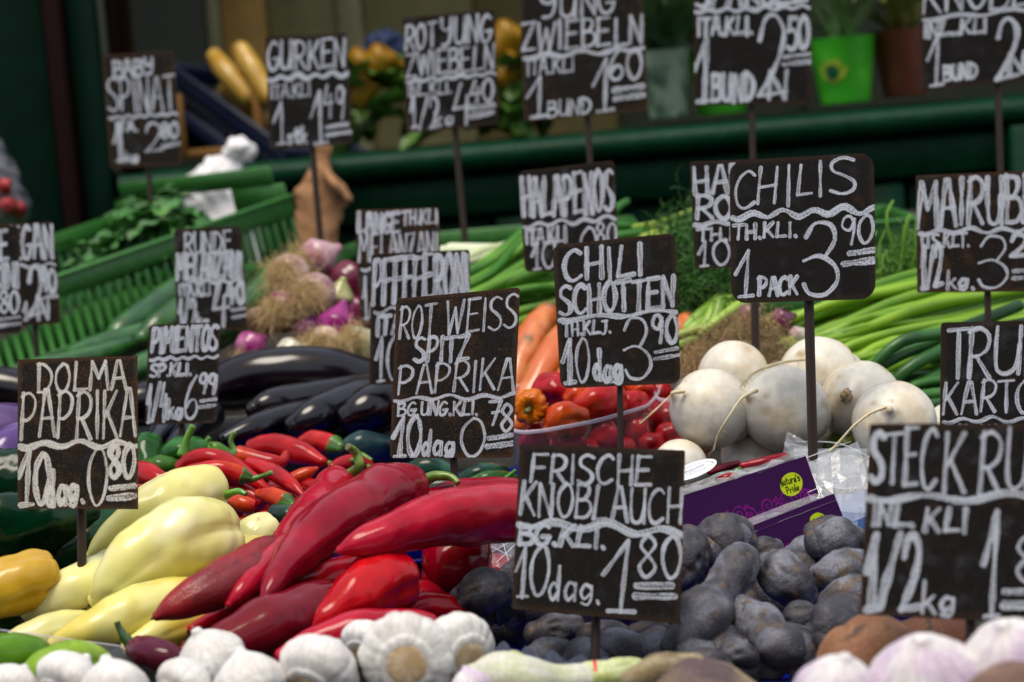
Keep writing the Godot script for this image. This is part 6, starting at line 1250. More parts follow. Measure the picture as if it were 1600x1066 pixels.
func brush(pts: Array, hw: float, dry := 0.22):
	var s := 0.0
	var sd := rng.randf() * 500.0
	for k in pts.size() - 1:
		var a: Vector2 = pts[k]
		var b: Vector2 = pts[k + 1]
		var ab := b - a
		var L := ab.length()
		if L < 0.01: continue
		var t := ab / L
		var nr := Vector2(-t.y, t.x)
		var m := hw * 1.35 + 1.5
		var x0: int = max(0, int(min(a.x, b.x) - m)); var x1: int = min(cw - 1, int(max(a.x, b.x) + m))
		var y0: int = max(0, int(min(a.y, b.y) - m)); var y1: int = min(ch - 1, int(max(a.y, b.y) + m))
		for y in range(y0, y1 + 1):
			for x in range(x0, x1 + 1):
				var p := Vector2(x, y) - a
				var u := clampf(p.dot(t), 0.0, L)
				var d := (p - t * u).length()
				if d > m: continue
				var w := hw * (0.93 + 0.36 * n2.get_noise_2d((s + u) * 0.010, sd))
				w += 0.10 * hw * n2.get_noise_2d(x * 0.09 + sd, y * 0.09)
				var e := clampf((w - d) / 1.1 + 0.5, 0.0, 1.0)
				if e <= 0.0: continue
				var streak := n2.get_noise_2d((s + u) * 0.006 + sd, p.dot(nr) / hw * 1.7)
				var hole := n2.get_noise_2d(x * 0.11 - sd, y * 0.11 + sd)
				var rim := smoothstep(0.45, 0.8, d / w)
				e *= clampf(lerpf(0.84 + 0.5 * streak, 1.0, rim * 0.8) - dry * smoothstep(0.25, 0.6, hole), 0.12, 1.0)
				var id := y * cw + x
				if e > cov[id]: cov[id] = e
		s += L

func smooth_line(p: Array) -> Array:
	var out: Array = []
	for i in p.size() - 1:
		var a: Vector2 = p[max(i - 1, 0)]; var b: Vector2 = p[i]; var c: Vector2 = p[i + 1]; var d: Vector2 = p[min(i + 2, p.size() - 1)]
		for k in 4: out.append(b.cubic_interpolate(c, a, d, k / 4.0))
	out.append(p[p.size() - 1])
	return out

func char_w(c: String) -> float:
	if c == "I" or c == "." or c == "'" or c == "i": return 0.32
	if c == "1": return 0.6
	if c == "M" or c == "W": return 1.25
	if c == " ": return 0.5
	return 1.0

# words in a box given as fractions of the sign
func words(s: String, x0: float, x1: float, y0: float, y1: float, hw: float):
	var tot := 0.0
	for c in s: tot += char_w(c) + 0.20
	tot -= 0.20
	var unit := (x1 - x0) * cw / tot
	var x := x0 * cw
	for c in s:
		var w := char_w(c) * unit
		if G.has(c):
			var jx := rng.randf_range(-0.05, 0.05) * w
			var jy := rng.randf_range(-0.05, 0.05) * (y1 - y0) * ch
			var sl := rng.randf_range(-0.05, 0.13)
			for g in G[c]:
				var pts: Array = []
				for i in range(1, g.size(), 2):
					var gy: float = g[i + 1]
					pts.append(Vector2(x + jx + (g[i] + sl * (0.5 - gy)) * w, y0 * ch + jy + gy * (y1 - y0) * ch))
				if g[0] == 1: pts = smooth_line(pts)
				brush(pts, hw * (0.90 if hw < 8.4 else 0.48) * (0.85 if y1 - y0 < 0.16 else 1.0))
		x += w + 0.20 * unit

func wave(x0: float, x1: float, y: float, amp: float, n: float, hw: float):
	var pts: Array = []
	for i in 41:
		var t := i / 40.0
		pts.append(Vector2(lerpf(x0, x1, t) * cw, (y + amp * (sin(t * TAU * n + 0.7) + 0.35 * sin(t * TAU * n * 0.5))) * ch))
	brush(pts, hw * 0.82)

func rule(x0: float, x1: float, y: float, hw: float, rise := 0.008):
	brush([Vector2(x0 * cw, (y + rise) * ch), Vector2(x1 * cw, (y - rise) * ch)], hw, 0.6)

# lettering as [words, x0, x1, y0, y1, half width]; wave ["~", x0, x1, y, amp, n, hw]; line ["=", x0, x1, y, hw]
func sign_texture(size: Vector2i, items: Array, rust: float, smear: float, sd: int, white: Color) -> ImageTexture:
	cw = size.x; ch = size.y
	cov = PackedFloat32Array(); cov.resize(cw * ch)
	rng.seed = sd
	var k := cw / 300.0
	for it in items:
		if it[0] == "~": wave(it[1], it[2], it[3], it[4], it[5], it[6] * k)
		elif it[0] == "=": rule(it[1], it[2], it[3], it[4] * k)
		else: words(it[0], it[1], it[2], it[3], it[4], it[5] * k)
	var na := FastNoiseLite.new(); na.seed = sd; na.frequency = 0.012; na.fractal_octaves = 4
	var nb := FastNoiseLite.new(); nb.seed = sd + 7; nb.frequency = 0.10; nb.fractal_octaves = 3
	var nc := FastNoiseLite.new(); nc.seed = sd + 13; nc.frequency = 0.28; nc.fractal_octaves = 2
	var ic := nc.get_image(cw, ch, false, false, false).get_data()
	var ia := na.get_image(cw, ch, false, false, false).get_data()
	var ib := nb.get_image(cw, ch, false, false, false).get_data()
	var out := PackedByteArray(); out.resize(cw * ch * 3)
	var lay := Vector3(0.092, 0.086, 0.084)
	var brown := Vector3(0.27, 0.185, 0.13)
	var orange := Vector3(0.52, 0.34, 0.18)
	var wv := Vector3(white.r, white.g, white.b)
	for y in ch:
		for x in cw:
			var i := y * cw + x
			var a := ia[i] / 255.0
			var b := ib[i] / 255.0
			var edge: float = min(min(x, cw - 1 - x), min(y, ch - 1 - y)) / (0.05 * cw)
			var wear := clampf((0.55 + 0.5 * (b - 0.5)) * (1.0 - edge) * 2.0, 0.0, 0.85)
			var c := lay * (0.80 + 0.5 * b)
			c = c.lerp(brown, clampf(max(smoothstep(0.66 - rust * 0.2, 1.0 - rust * 0.15, a) * 0.6, wear * (0.4 + rust * 0.5)), 0, 1))
			c = c.lerp(orange, smoothstep(0.80 - rust * 0.10, 0.90 - rust * 0.08, b) * (0.25 + 0.6 * rust) * smoothstep(0.3, 0.55, a))
			c = c.lerp(orange * 1.1, smoothstep(0.74 - rust * 0.04, 0.82 - rust * 0.04, ic[i] / 255.0) * rust * smoothstep(0.32, 0.5, a))
			c = c.lerp(wv * 0.6, (0.15 + smear) * smoothstep(0.5, 0.85, 1.0 - a) * (0.2 + 0.5 * b))
			var f := cov[i]
			if f > 0.0:
				f *= 1.0 - 0.25 * smoothstep(0.8, 0.92, b)
				c = c.lerp(wv * (0.97 + 0.08 * (b - 0.5)), f)
			elif ic[i] < 40 and smear > 0.12:
				c = c.lerp(wv, 0.35 * smear)
			out[i * 3] = int(clampf(c.x, 0, 1) * 255); out[i * 3 + 1] = int(clampf(c.y, 0, 1) * 255); out[i * 3 + 2] = int(clampf(c.z, 0, 1) * 255)
	return ImageTexture.create_from_image(Image.create_from_data(cw, ch, false, Image.FORMAT_RGB8, out))

# q: corners top left, top right, bottom right, bottom left
func sign_board(q: Array, rad: float, org: Vector3, face: bool) -> ArrayMesh:
	var W: float = (q[1] - q[0]).length()
	var H: float = (q[3] - q[0]).length()
	var out: Array = []
	for c in 4:
		var cx: float = [rad / W, 1.0 - rad / W, 1.0 - rad / W, rad / W][c]
		var cy: float = [rad / H, rad / H, 1.0 - rad / H, 1.0 - rad / H][c]
		for k in 6:
			var a: float = PI + c * PI / 2 + k * PI / 10
			out.append(Vector2(cx + cos(a) * rad / W, cy + sin(a) * rad / H))
	var nrm: Vector3 = (q[3] - q[0]).cross(q[1] - q[0]).normalized()
	if nrm.z < 0: nrm = -nrm
	var pos := func(u: Vector2): return q[0].lerp(q[1], u.x).lerp(q[3].lerp(q[2], u.x), u.y) - org
	var st := SurfaceTool.new(); st.begin(Mesh.PRIMITIVE_TRIANGLES)
	var th := 0.0016
	if face:
		for i in out.size():
			for u in [Vector2(0.5, 0.5), out[i], out[(i + 1) % out.size()]]:
				st.set_uv(u); st.set_normal(nrm); st.add_vertex(pos.call(u) + nrm * 0.0002)
	else:
		for i in out.size():
			var a: Vector3 = pos.call(out[i])
			var b: Vector3 = pos.call(out[(i + 1) % out.size()])
			for v in [a, a - nrm * th, b, b, a - nrm * th, b - nrm * th]: st.add_vertex(v)
			for v in [pos.call(Vector2(0.5, 0.5)) - nrm * th, b - nrm * th, a - nrm * th]: st.add_vertex(v)
		st.generate_normals()
	return st.commit()

func price_sign(label: String, q: Array, rad: float, items: Array, rust: float, smear: float, sd: int, px: Vector2i, rod: Array, warm := false):
	var org: Vector3 = (q[2] + q[3]) / 2.0
	var t := thing("price_sign", label, "price sign", org, "chalked price signs on rods")
	var m := StandardMaterial3D.new()
	m.albedo_texture = sign_texture(px, items, rust, smear, sd, Color(0.84, 0.83, 0.81) if warm else Color(0.76, 0.785, 0.84))
	m.roughness = 0.55; m.metallic_specular = 0.22
	part(t, "board", sign_board(q, rad, org, false), M.rust)
	part(t, "written_face", sign_board(q, rad, org, true), m)
	if rod.size() > 0:
		var a: Vector3 = rod[0]
		var b: Vector3 = rod[1]
		var r: float = rod[2]
		var nrm: Vector3 = (q[3] - q[0]).cross(q[1] - q[0]).normalized()
		if nrm.z < 0: nrm = -nrm
		var d := (b - a).normalized()
		var off := -nrm * (r + 0.0045)
		var rise: Vector3 = (q[0] + q[1] - q[2] - q[3]).normalized()
		var top: Vector3 = a + rise * ((q[3] - q[0]).length() * 0.45) + off
		var foot: Vector3 = a + off
		var e := b + off
		var guard := 0
		while e.y > table_y(e.z) - 0.004 and guard < 60:
			e += d * 0.01; guard += 1
		var rod_ := part(t, "rod", tube([Vector4(top.x, top.y, top.z, r), Vector4(foot.x, foot.y, foot.z, r), Vector4(e.x, e.y, e.z, r)], org, Color.WHITE, 12, 12), M.rod)
		for f in [0.25, 0.7]:
			var p: Vector3 = top.lerp(a + off, f)
			part(rod_, "clip", bevel_box(Vector3(r * 4.5, 0.006, 0.0016), 0.0004), M.rod, p - off * 0.2 - nrm * (r * 2.0 + 0.001) - org)

func build_signs():
	price_sign("rusty sign DOLMA PAPRIKA 10 dag 0.80 on a thick rod in the pale peppers", [Vector3(-0.4442, 1.2516, -2.2915), Vector3(-0.3368, 1.2457, -2.291), Vector3(-0.3452, 1.1117, -2.258), Vector3(-0.4519, 1.1216, -2.2589)], 0.0006,
		[["DOLMA", 0.17, 0.90, 0.03, 0.22, 8.5], ["PAPRIKA", 0.03, 0.99, 0.22, 0.53, 9.0], ["~", 0.02, 1.0, 0.575, 0.018, 3.2, 10.0], ["1", 0.01, 0.14, 0.60, 0.97, 7.0], ["0", 0.14, 0.26, 0.64, 0.97, 7.5], ["dag", 0.24, 0.50, 0.74, 0.97, 7.0], [".", 0.52, 0.56, 0.74, 0.95, 7.0], ["0", 0.58, 0.74, 0.60, 0.98, 8.0], ["80", 0.76, 0.97, 0.59, 0.80, 7.5], ["=", 0.77, 0.97, 0.855, 8.0], ["=", 0.76, 0.97, 0.92, 9.0]], 0.9, 0.2, 101, Vector2i(330, 420), [Vector3(-0.3978, 1.1155, -2.2634), Vector3(-0.4064, 0.9952, -2.2468), 0.0043], true)
	price_sign("sign PIMIENTOS 6.99 with wavy underline, in front of the aubergines", [Vector3(-0.3946, 1.2335, -2.7921), Vector3(-0.3162, 1.2301, -2.7918), Vector3(-0.3288, 1.122, -2.7713), Vector3(-0.4068, 1.1267, -2.7718)], 0.005,
		[["PIMIENTOS", 0.05, 0.97, 0.04, 0.28, 10.0], ["~", 0.04, 0.98, 0.345, 0.012, 5.5, 9.0], ["SP.KLI.", 0.05, 0.62, 0.40, 0.52, 9.0], ["1/4", 0.02, 0.30, 0.58, 0.96, 9.0], ["kg", 0.30, 0.52, 0.76, 0.94, 9.0], ["6", 0.54, 0.74, 0.53, 0.95, 12.0], ["99", 0.74, 0.98, 0.51, 0.70, 9.0], ["=", 0.77, 0.97, 0.77, 8.0], ["=", 0.76, 0.97, 0.83, 8.0]], 0.5, 0.3, 102, Vector2i(240, 340), [Vector3(-0.3679, 1.1233, -2.7714), Vector3(-0.3688, 1.1053, -2.7697), 0.0035])
	price_sign("sign RUNDE MELANZANI 4.40 standing in the cucumbers", [Vector3(-0.4094, 1.3188, -3.2022), Vector3(-0.3254, 1.3155, -3.2019), Vector3(-0.3277, 1.1871, -3.1794), Vector3(-0.4151, 1.1939, -3.1801)], 0.006,
		[["RUNDE", 0.15, 0.85, 0.04, 0.24, 12.0], ["MELANZANI", 0.03, 0.97, 0.26, 0.50, 11.0], ["~", 0.1, 0.98, 0.53, 0.012, 4.0, 10.0], ["ITA.KLI", 0.05, 0.5, 0.56, 0.66, 9.0], ["1/2", 0.04, 0.28, 0.70, 0.97, 9.0], ["kg", 0.28, 0.46, 0.84, 0.96, 9.0], ["4", 0.54, 0.76, 0.56, 0.98, 11.0], ["40", 0.74, 0.98, 0.55, 0.74, 11.0], ["=", 0.80, 0.98, 0.80, 9.0], ["=", 0.80, 0.98, 0.87, 9.0]], 0.5, 0.6, 103, Vector2i(220, 330), [Vector3(-0.3721, 1.191, -3.1798), Vector3(-0.3737, 1.1553, -3.1764), 0.0036])
	price_sign("front one of two signs cut off by the left edge, ending ZINI 280", [Vector3(-0.6579, 1.3446, -3.1243), Vector3(-0.5876, 1.3432, -3.1241), Vector3(-0.5932, 1.2137, -3.1016), Vector3(-0.6641, 1.2152, -3.1018)], 0.006,
		[["LANGE", 0.02, 0.80, 0.05, 0.32, 12.0], ["ZUCCINI", 0.02, 0.97, 0.36, 0.58, 12.0], ["280", 0.45, 0.97, 0.60, 0.80, 11.0], ["=", 0.5, 0.97, 0.86, 10.0], ["=", 0.5, 0.97, 0.92, 10.0]], 0.3, 0.5, 104, Vector2i(190, 330), [Vector3(-0.6282, 1.2144, -3.1017), Vector3(-0.6306, 1.1703, -3.0975), 0.0035])
	price_sign("rear one of two signs near the left edge, reading 2 N at its foot", [Vector3(-0.6449, 1.3431, -3.2246), Vector3(-0.5627, 1.3408, -3.2244), Vector3(-0.5625, 1.2138, -3.2021), Vector3(-0.6445, 1.2153, -3.2022)], 0.006,
		[["OREGAN", 0.02, 0.97, 0.04, 0.36, 11.0], ["~", 0.1, 0.98, 0.42, 0.012, 4.0, 9.0], ["2", 0.55, 0.78, 0.44, 0.92, 11.0], ["90", 0.74, 0.97, 0.46, 0.68, 11.0], ["=", 0.70, 0.97, 0.74, 9.0], ["1", 0.44, 0.52, 0.78, 0.95, 9.0], ["N", 0.66, 0.84, 0.72, 0.95, 10.0]], 0.6, 0.4, 105, Vector2i(210, 330), [Vector3(-0.5964, 1.2127, -3.202), Vector3(-0.597, 1.1687, -3.1978), 0.0036])
	price_sign("sign BABY SPINAT above the spinach crate, before the dark shutter", [Vector3(-0.5556, 1.5569, -3.7274), Vector3(-0.4517, 1.5552, -3.7272), Vector3(-0.452, 1.3901, -3.7013), Vector3(-0.5554, 1.3936, -3.7016)], 0.003,
		[["BABY", 0.15, 0.70, 0.06, 0.20, 9.0], ["SPINAT", 0.04, 0.97, 0.22, 0.51, 12.0], ["~", 0.05, 0.98, 0.555, 0.008, 6.0, 9.0], ["ITA.", 0.12, 0.42, 0.60, 0.68, 8.0], ["1", 0.08, 0.22, 0.62, 0.95, 10.0], ["kg", 0.20, 0.40, 0.86, 0.95, 8.0], ["2", 0.50, 0.74, 0.63, 0.88, 11.0], ["80", 0.74, 0.98, 0.63, 0.76, 10.0], ["=", 0.76, 0.98, 0.82, 9.0]], 0.7, 0.4, 106, Vector2i(230, 360), [Vector3(-0.502, 1.3898, -3.7013), Vector3(-0.5023, 1.3134, -3.6939), 0.0037])
	price_sign("sign GURKEN 1.49 with wavy line, in front of the brown paper bag", [Vector3(-0.3045, 1.5575, -3.5768), Vector3(-0.1908, 1.5538, -3.5764), Vector3(-0.1966, 1.4011, -3.5517), Vector3(-0.311, 1.4031, -3.5519)], 0.003,
		[["GURKEN", 0.02, 0.97, 0.05, 0.30, 12.0], ["~", 0.03, 0.98, 0.37, 0.018, 4.5, 11.0], ["ITA.KLI", 0.04, 0.52, 0.43, 0.55, 10.0], ["1", 0.05, 0.22, 0.58, 0.96, 10.0], ["stk", 0.22, 0.46, 0.82, 0.96, 9.0], ["1", 0.50, 0.70, 0.50, 0.97, 12.0], ["49", 0.68, 0.93, 0.47, 0.76, 10.0], ["=", 0.70, 0.95, 0.83, 9.0], ["=", 0.70, 0.98, 0.90, 9.0]], 0.3, 0.3, 107, Vector2i(260, 350), [Vector3(-0.2527, 1.3998, -3.5515), Vector3(-0.2519, 1.2573, -3.5378), 0.0044])
	price_sign("brown sign LANGE MELANZANI TH.KLI half behind the PFEFFERONI sign", [Vector3(-0.1764, 1.3261, -3.1225), Vector3(-0.0752, 1.3204, -3.122), Vector3(-0.0814, 1.1846, -3.0988), Vector3(-0.1824, 1.1896, -3.0993)], 0.002,
		[["LANGE", 0.02, 0.52, 0.03, 0.20, 9.0], ["TH.KLI", 0.56, 0.98, 0.02, 0.14, 7.0], ["MELANZANI", 0.03, 0.98, 0.22, 0.46, 10.0], ["~", 0.05, 0.98, 0.52, 0.015, 4.0, 9.0], ["1/2", 0.05, 0.32, 0.58, 0.95, 10.0], ["3", 0.5, 0.72, 0.56, 0.95, 11.0], ["90", 0.74, 0.98, 0.56, 0.74, 9.0]], 1.0, 0.6, 108, Vector2i(260, 350), [Vector3(-0.1325, 1.1891, -3.0993), Vector3(-0.1335, 1.1426, -3.0948), 0.0035])
	price_sign("sign PFEFFERONI, its lower part behind the ROT WEISS SPITZ PAPRIKA sign", [Vector3(-0.1482, 1.286, -2.8574), Vector3(-0.0381, 1.2814, -2.857), Vector3(-0.0493, 1.1363, -2.833), Vector3(-0.1626, 1.1419, -2.8335)], 0.004,
		[["PFEFFERONI", 0.02, 0.98, 0.03, 0.37, 8.5], ["~", 0.04, 0.98, 0.43, 0.025, 3.5, 8.0], ["ITA.KLI", 0.06, 0.62, 0.48, 0.62, 8.0], ["10", 0.06, 0.32, 0.64, 0.98, 10.0], ["dag", 0.33, 0.55, 0.78, 0.96, 8.0], ["1", 0.6, 0.75, 0.6, 0.97, 10.0], ["20", 0.76, 0.97, 0.58, 0.76, 8.0]], 0.4, 0.2, 109, Vector2i(290, 380), [Vector3(-0.1035, 1.1382, -2.8332), Vector3(-0.1044, 1.0955, -2.829), 0.0036])
	price_sign("speckled sign ROT WEISS SPITZ PAPRIKA 10 dag 0.78 above the red peppers", [Vector3(-0.1091, 1.2611, -2.4934), Vector3(0.0127, 1.2617, -2.4934), Vector3(-0.0092, 1.1004, -2.4578), Vector3(-0.1279, 1.1101, -2.4587)], 0.004,
		[["ROT", 0.04, 0.32, 0.05, 0.25, 7.0], ["WEISS", 0.42, 0.99, 0.04, 0.24, 7.0], ["SPITZ", 0.17, 0.60, 0.26, 0.41, 6.5], ["PAPRIKA", 0.04, 0.98, 0.42, 0.60, 7.5], ["~", 0.02, 1.0, 0.635, 0.012, 3.6, 6.0], ["BG.UNG.KLI.", 0.05, 0.70, 0.66, 0.74, 5.0], ["1", 0.02, 0.13, 0.74, 0.98, 6.5], ["0", 0.14, 0.25, 0.74, 0.98, 6.5], ["dag", 0.26, 0.52, 0.83, 0.98, 6.0], ["0", 0.57, 0.77, 0.76, 0.99, 7.5], ["7", 0.79, 0.89, 0.66, 0.80, 5.5], ["8", 0.89, 0.99, 0.68, 0.84, 5.5], ["=", 0.80, 0.99, 0.875, 6.0], ["=", 0.79, 0.99, 0.925, 7.0]], 0.8, 0.1, 110, Vector2i(360, 490), [Vector3(-0.0667, 1.1047, -2.4582), Vector3(-0.0671, 1.0794, -2.4558), 0.0037])
	price_sign("sign ROT YUNG ZWIEBELN 4.40 on a thin rod before the counter", [Vector3(-0.1114, 1.5658, -3.5273), Vector3(0.016, 1.5669, -3.5274), Vector3(0.0075, 1.4104, -3.5023), Vector3(-0.1186, 1.41, -3.5023)], 0.004,
		[["ROT", 0.03, 0.36, 0.07, 0.28, 11.0], ["YUNG", 0.42, 0.96, 0.04, 0.27, 11.0], ["ZWIEBELN", 0.02, 0.98, 0.31, 0.52, 10.0], ["~", 0.03, 0.98, 0.555, 0.010, 6.0, 9.0], ["INL.KLI.", 0.03, 0.50, 0.58, 0.69, 9.0], ["1/2", 0.05, 0.36, 0.70, 0.97, 10.0], ["kg", 0.30, 0.52, 0.84, 0.96, 9.0], ["4", 0.52, 0.73, 0.61, 0.97, 12.0], ["40", 0.70, 0.95, 0.60, 0.79, 10.0], ["=", 0.71, 0.94, 0.835, 9.0], ["=", 0.71, 0.94, 0.90, 10.0]], 0.25, 0.4, 111, Vector2i(280, 350), [Vector3(-0.0523, 1.4077, -3.5021), Vector3(-0.0517, 1.2447, -3.4864), 0.0044])
	price_sign("sign YUNG ZWIEBELN 1 BUND 1.60 cut by the top edge", [Vector3(0.0505, 1.5826, -3.4285), Vector3(0.213, 1.5769, -3.4279), Vector3(0.2065, 1.4128, -3.4021), Vector3(0.0405, 1.412, -3.402)], 0.005,
		[["YUNG", 0.17, 0.78, 0.0, 0.20, 9.0], ["ZWIEBELN", 0.01, 0.99, 0.24, 0.46, 9.0], ["~", 0.02, 0.98, 0.50, 0.016, 3.4, 8.0], ["ITA.KLI", 0.04, 0.42, 0.52, 0.64, 8.0], ["1", 0.03, 0.20, 0.66, 0.97, 9.0], ["BUND", 0.20, 0.54, 0.86, 0.98, 8.0], ["1", 0.57, 0.74, 0.56, 0.97, 10.0], ["60", 0.70, 0.97, 0.50, 0.74, 9.0], ["=", 0.74, 0.96, 0.81, 8.0], ["=", 0.74, 0.96, 0.88, 8.0]], 0.6, 0.15, 112, Vector2i(330, 350), [Vector3(0.1256, 1.4122, -3.402), Vector3(0.1235, 1.3201, -3.3932), 0.0042])
	price_sign("sign HALAPENOS 0.80 with wavy line before the green counter", [Vector3(0.0252, 1.3574, -3.0552), Vector3(0.1403, 1.3611, -3.0555), Vector3(0.1341, 1.235, -3.0334), Vector3(0.0223, 1.2387, -3.0337)], 0.006,
		[["HALAPENOS", 0.02, 0.97, 0.08, 0.46, 8.5], ["~", 0.02, 0.98, 0.54, 0.02, 4.0, 9.0], ["ITA.KLI", 0.03, 0.46, 0.58, 0.73, 8.0], ["10", 0.08, 0.34, 0.72, 0.98, 10.0], ["0", 0.60, 0.78, 0.60, 0.92, 9.0], ["80", 0.78, 0.99, 0.58, 0.78, 9.0], ["=", 0.78, 0.98, 0.86, 8.0]], 0.15, 0.6, 113, Vector2i(280, 330), [Vector3(0.0756, 1.2379, -3.0336), Vector3(0.0739, 1.1924, -3.0293), 0.0038])
	price_sign("sign CHILI SCHOTTEN 10 dag 3.90 above the habanero tub", [Vector3(0.0497, 1.2927, -2.617), Vector3(0.176, 1.2942, -2.6171), Vector3(0.1672, 1.1434, -2.5825), Vector3(0.045, 1.1488, -2.583)], 0.009,
		[["CHILI", 0.08, 0.73, 0.05, 0.26, 6.5], ["SCHOTTEN", 0.03, 0.97, 0.29, 0.49, 6.5], ["~", 0.03, 0.98, 0.52, 0.012, 2.0, 8.0], ["TH.KLJ.", 0.05, 0.44, 0.55, 0.64, 5.0], ["1", 0.03, 0.13, 0.66, 0.96, 7.0], ["0", 0.14, 0.25, 0.66, 0.96, 7.5], ["dag", 0.28, 0.52, 0.76, 0.96, 6.5], ["3", 0.55, 0.77, 0.54, 0.96, 8.0], ["90", 0.78, 0.99, 0.54, 0.72, 6.5], ["=", 0.80, 0.98, 0.775, 4.5], ["=", 0.79, 0.99, 0.82, 5.0]], 0.45, 0.2, 114, Vector2i(350, 440), [Vector3(0.1055, 1.1462, -2.5828), Vector3(0.1006, 1.0836, -2.5767), 0.0032])
	price_sign("sign HAB ROT half hidden behind the CHILIS sign's left edge", [Vector3(0.2102, 1.3601, -2.7942), Vector3(0.3217, 1.3539, -2.7937), Vector3(0.3118, 1.239, -2.7725), Vector3(0.2049, 1.2442, -2.773)], 0.003,
		[["HABAN.", 0.03, 0.98, 0.05, 0.30, 8.0], ["ROT", 0.03, 0.60, 0.33, 0.54, 8.0], ["~", 0.02, 0.98, 0.58, 0.018, 3.0, 9.0], ["TH.KLI.", 0.04, 0.72, 0.63, 0.74, 7.0], ["10.", 0.04, 0.44, 0.75, 0.98, 9.0], ["3", 0.6, 0.78, 0.62, 0.95, 9.0]], 0.25, 0.3, 115, Vector2i(290, 330), [Vector3(0.2701, 1.2406, -2.7727), Vector3(0.2634, 1.1488, -2.7639), 0.0045])
	price_sign("large clean black sign CHILIS 1 PACK 3.90 above the white turnips", [Vector3(0.2307, 1.3654, -2.5436), Vector3(0.3744, 1.3611, -2.5432), Vector3(0.3607, 1.2186, -2.5094), Vector3(0.2185, 1.2266, -2.5101)], 0.015,
		[["C", 0.03, 0.17, 0.07, 0.33, 7.5], ["H", 0.19, 0.33, 0.06, 0.31, 7.5], ["I", 0.38, 0.43, 0.05, 0.33, 7.0], ["L", 0.46, 0.57, 0.07, 0.28, 7.0], ["I", 0.60, 0.65, 0.03, 0.27, 7.5], ["S", 0.68, 0.87, 0.03, 0.28, 7.5], ["~", 0.02, 0.99, 0.39, 0.022, 4.6, 8.5], ["TH.KLI.", 0.02, 0.46, 0.45, 0.55, 5.0], ["1", 0.03, 0.16, 0.63, 0.95, 8.0], ["PACK", 0.19, 0.46, 0.83, 0.95, 5.5], ["3", 0.51, 0.75, 0.46, 0.97, 9.5], ["90", 0.76, 0.99, 0.43, 0.62, 7.0], ["=", 0.82, 0.99, 0.675, 6.5], ["=", 0.78, 0.99, 0.745, 7.0]], 0.12, 0.1, 116, Vector2i(400, 410), [Vector3(0.2959, 1.2217, -2.5097), Vector3(0.2875, 1.0833, -2.4964), 0.005])
	price_sign("sign 1 BUND 2.50 cut by the top edge, before the lime green pots", [Vector3(0.2795, 1.6025, -3.3802), Vector3(0.4346, 1.5973, -3.3797), Vector3(0.4162, 1.4023, -3.3509), Vector3(0.2648, 1.4147, -3.352)], 0.003,
		[["SPARGEL", 0.02, 0.97, 0.12, 0.32, 8.0], ["~", 0.02, 0.98, 0.35, 0.010, 6.0, 7.5], ["ITA.KLI.", 0.03, 0.50, 0.40, 0.52, 7.0], ["1", 0.0, 0.16, 0.53, 0.96, 8.0], ["BUND", 0.15, 0.50, 0.79, 0.97, 7.0], ["2", 0.53, 0.78, 0.42, 0.97, 7.0], ["50", 0.79, 0.98, 0.41, 0.62, 7.0], ["=", 0.77, 0.98, 0.67, 6.0], ["=", 0.76, 0.98, 0.72, 6.5], ["N", 0.62, 0.79, 0.78, 0.97, 7.0]], 0.15, 0.1, 117, Vector2i(310, 400), [Vector3(0.3396, 1.4082, -3.3514), Vector3(0.3343, 1.3285, -3.3438), 0.0042])
	price_sign("sign 1 BUND 2 N in the top right corner", [Vector3(0.5674, 1.5781, -3.3276), Vector3(0.7428, 1.576, -3.3274), Vector3(0.7309, 1.4096, -3.3013), Vector3(0.5533, 1.4086, -3.3012)], 0.003,
		[["KNOBLA", 0.02, 0.97, 0.18, 0.42, 8.0], ["~", 0.02, 0.98, 0.46, 0.015, 2.5, 6.0], ["INL..KLI", 0.02, 0.48, 0.50, 0.60, 6.0], ["1", 0.04, 0.16, 0.58, 0.97, 8.0], ["BUND", 0.16, 0.40, 0.83, 0.94, 6.0], ["2", 0.55, 0.72, 0.50, 0.96, 7.0], ["N", 0.63, 0.76, 0.78, 0.93, 7.0], ["90", 0.78, 0.97, 0.50, 0.70, 7.0]], 0.2, 0.1, 118, Vector2i(350, 350), [Vector3(0.6532, 1.409, -3.3013), Vector3(0.6465, 1.2945, -3.2902), 0.0045])
	price_sign("brownish sign MAIRUBEN 3.20 before the bright green stalks at the right", [Vector3(0.4663, 1.3203, -2.8607), Vector3(0.6293, 1.3133, -2.8601), Vector3(0.6167, 1.1787, -2.8371), Vector3(0.4547, 1.1913, -2.8383)], 0.001,
		[["MAIRUBEN", 0.01, 0.97, 0.05, 0.44, 6.0], ["~", 0.02, 0.98, 0.485, 0.02, 4.5, 5.5], ["ITS.KLT.", 0.03, 0.36, 0.50, 0.62, 4.5], ["1/2", 0.03, 0.17, 0.60, 0.96, 5.5], ["kg.", 0.20, 0.39, 0.82, 0.97, 5.0], ["3", 0.42, 0.62, 0.51, 0.95, 6.5], ["20", 0.64, 0.90, 0.52, 0.70, 6.0], ["=", 0.66, 0.92, 0.82, 5.5], ["=", 0.66, 0.92, 0.88, 5.5]], 0.75, 0.15, 119, Vector2i(400, 340), [Vector3(0.5343, 1.1851, -2.8377), Vector3(0.531, 1.1399, -2.8333), 0.0039])
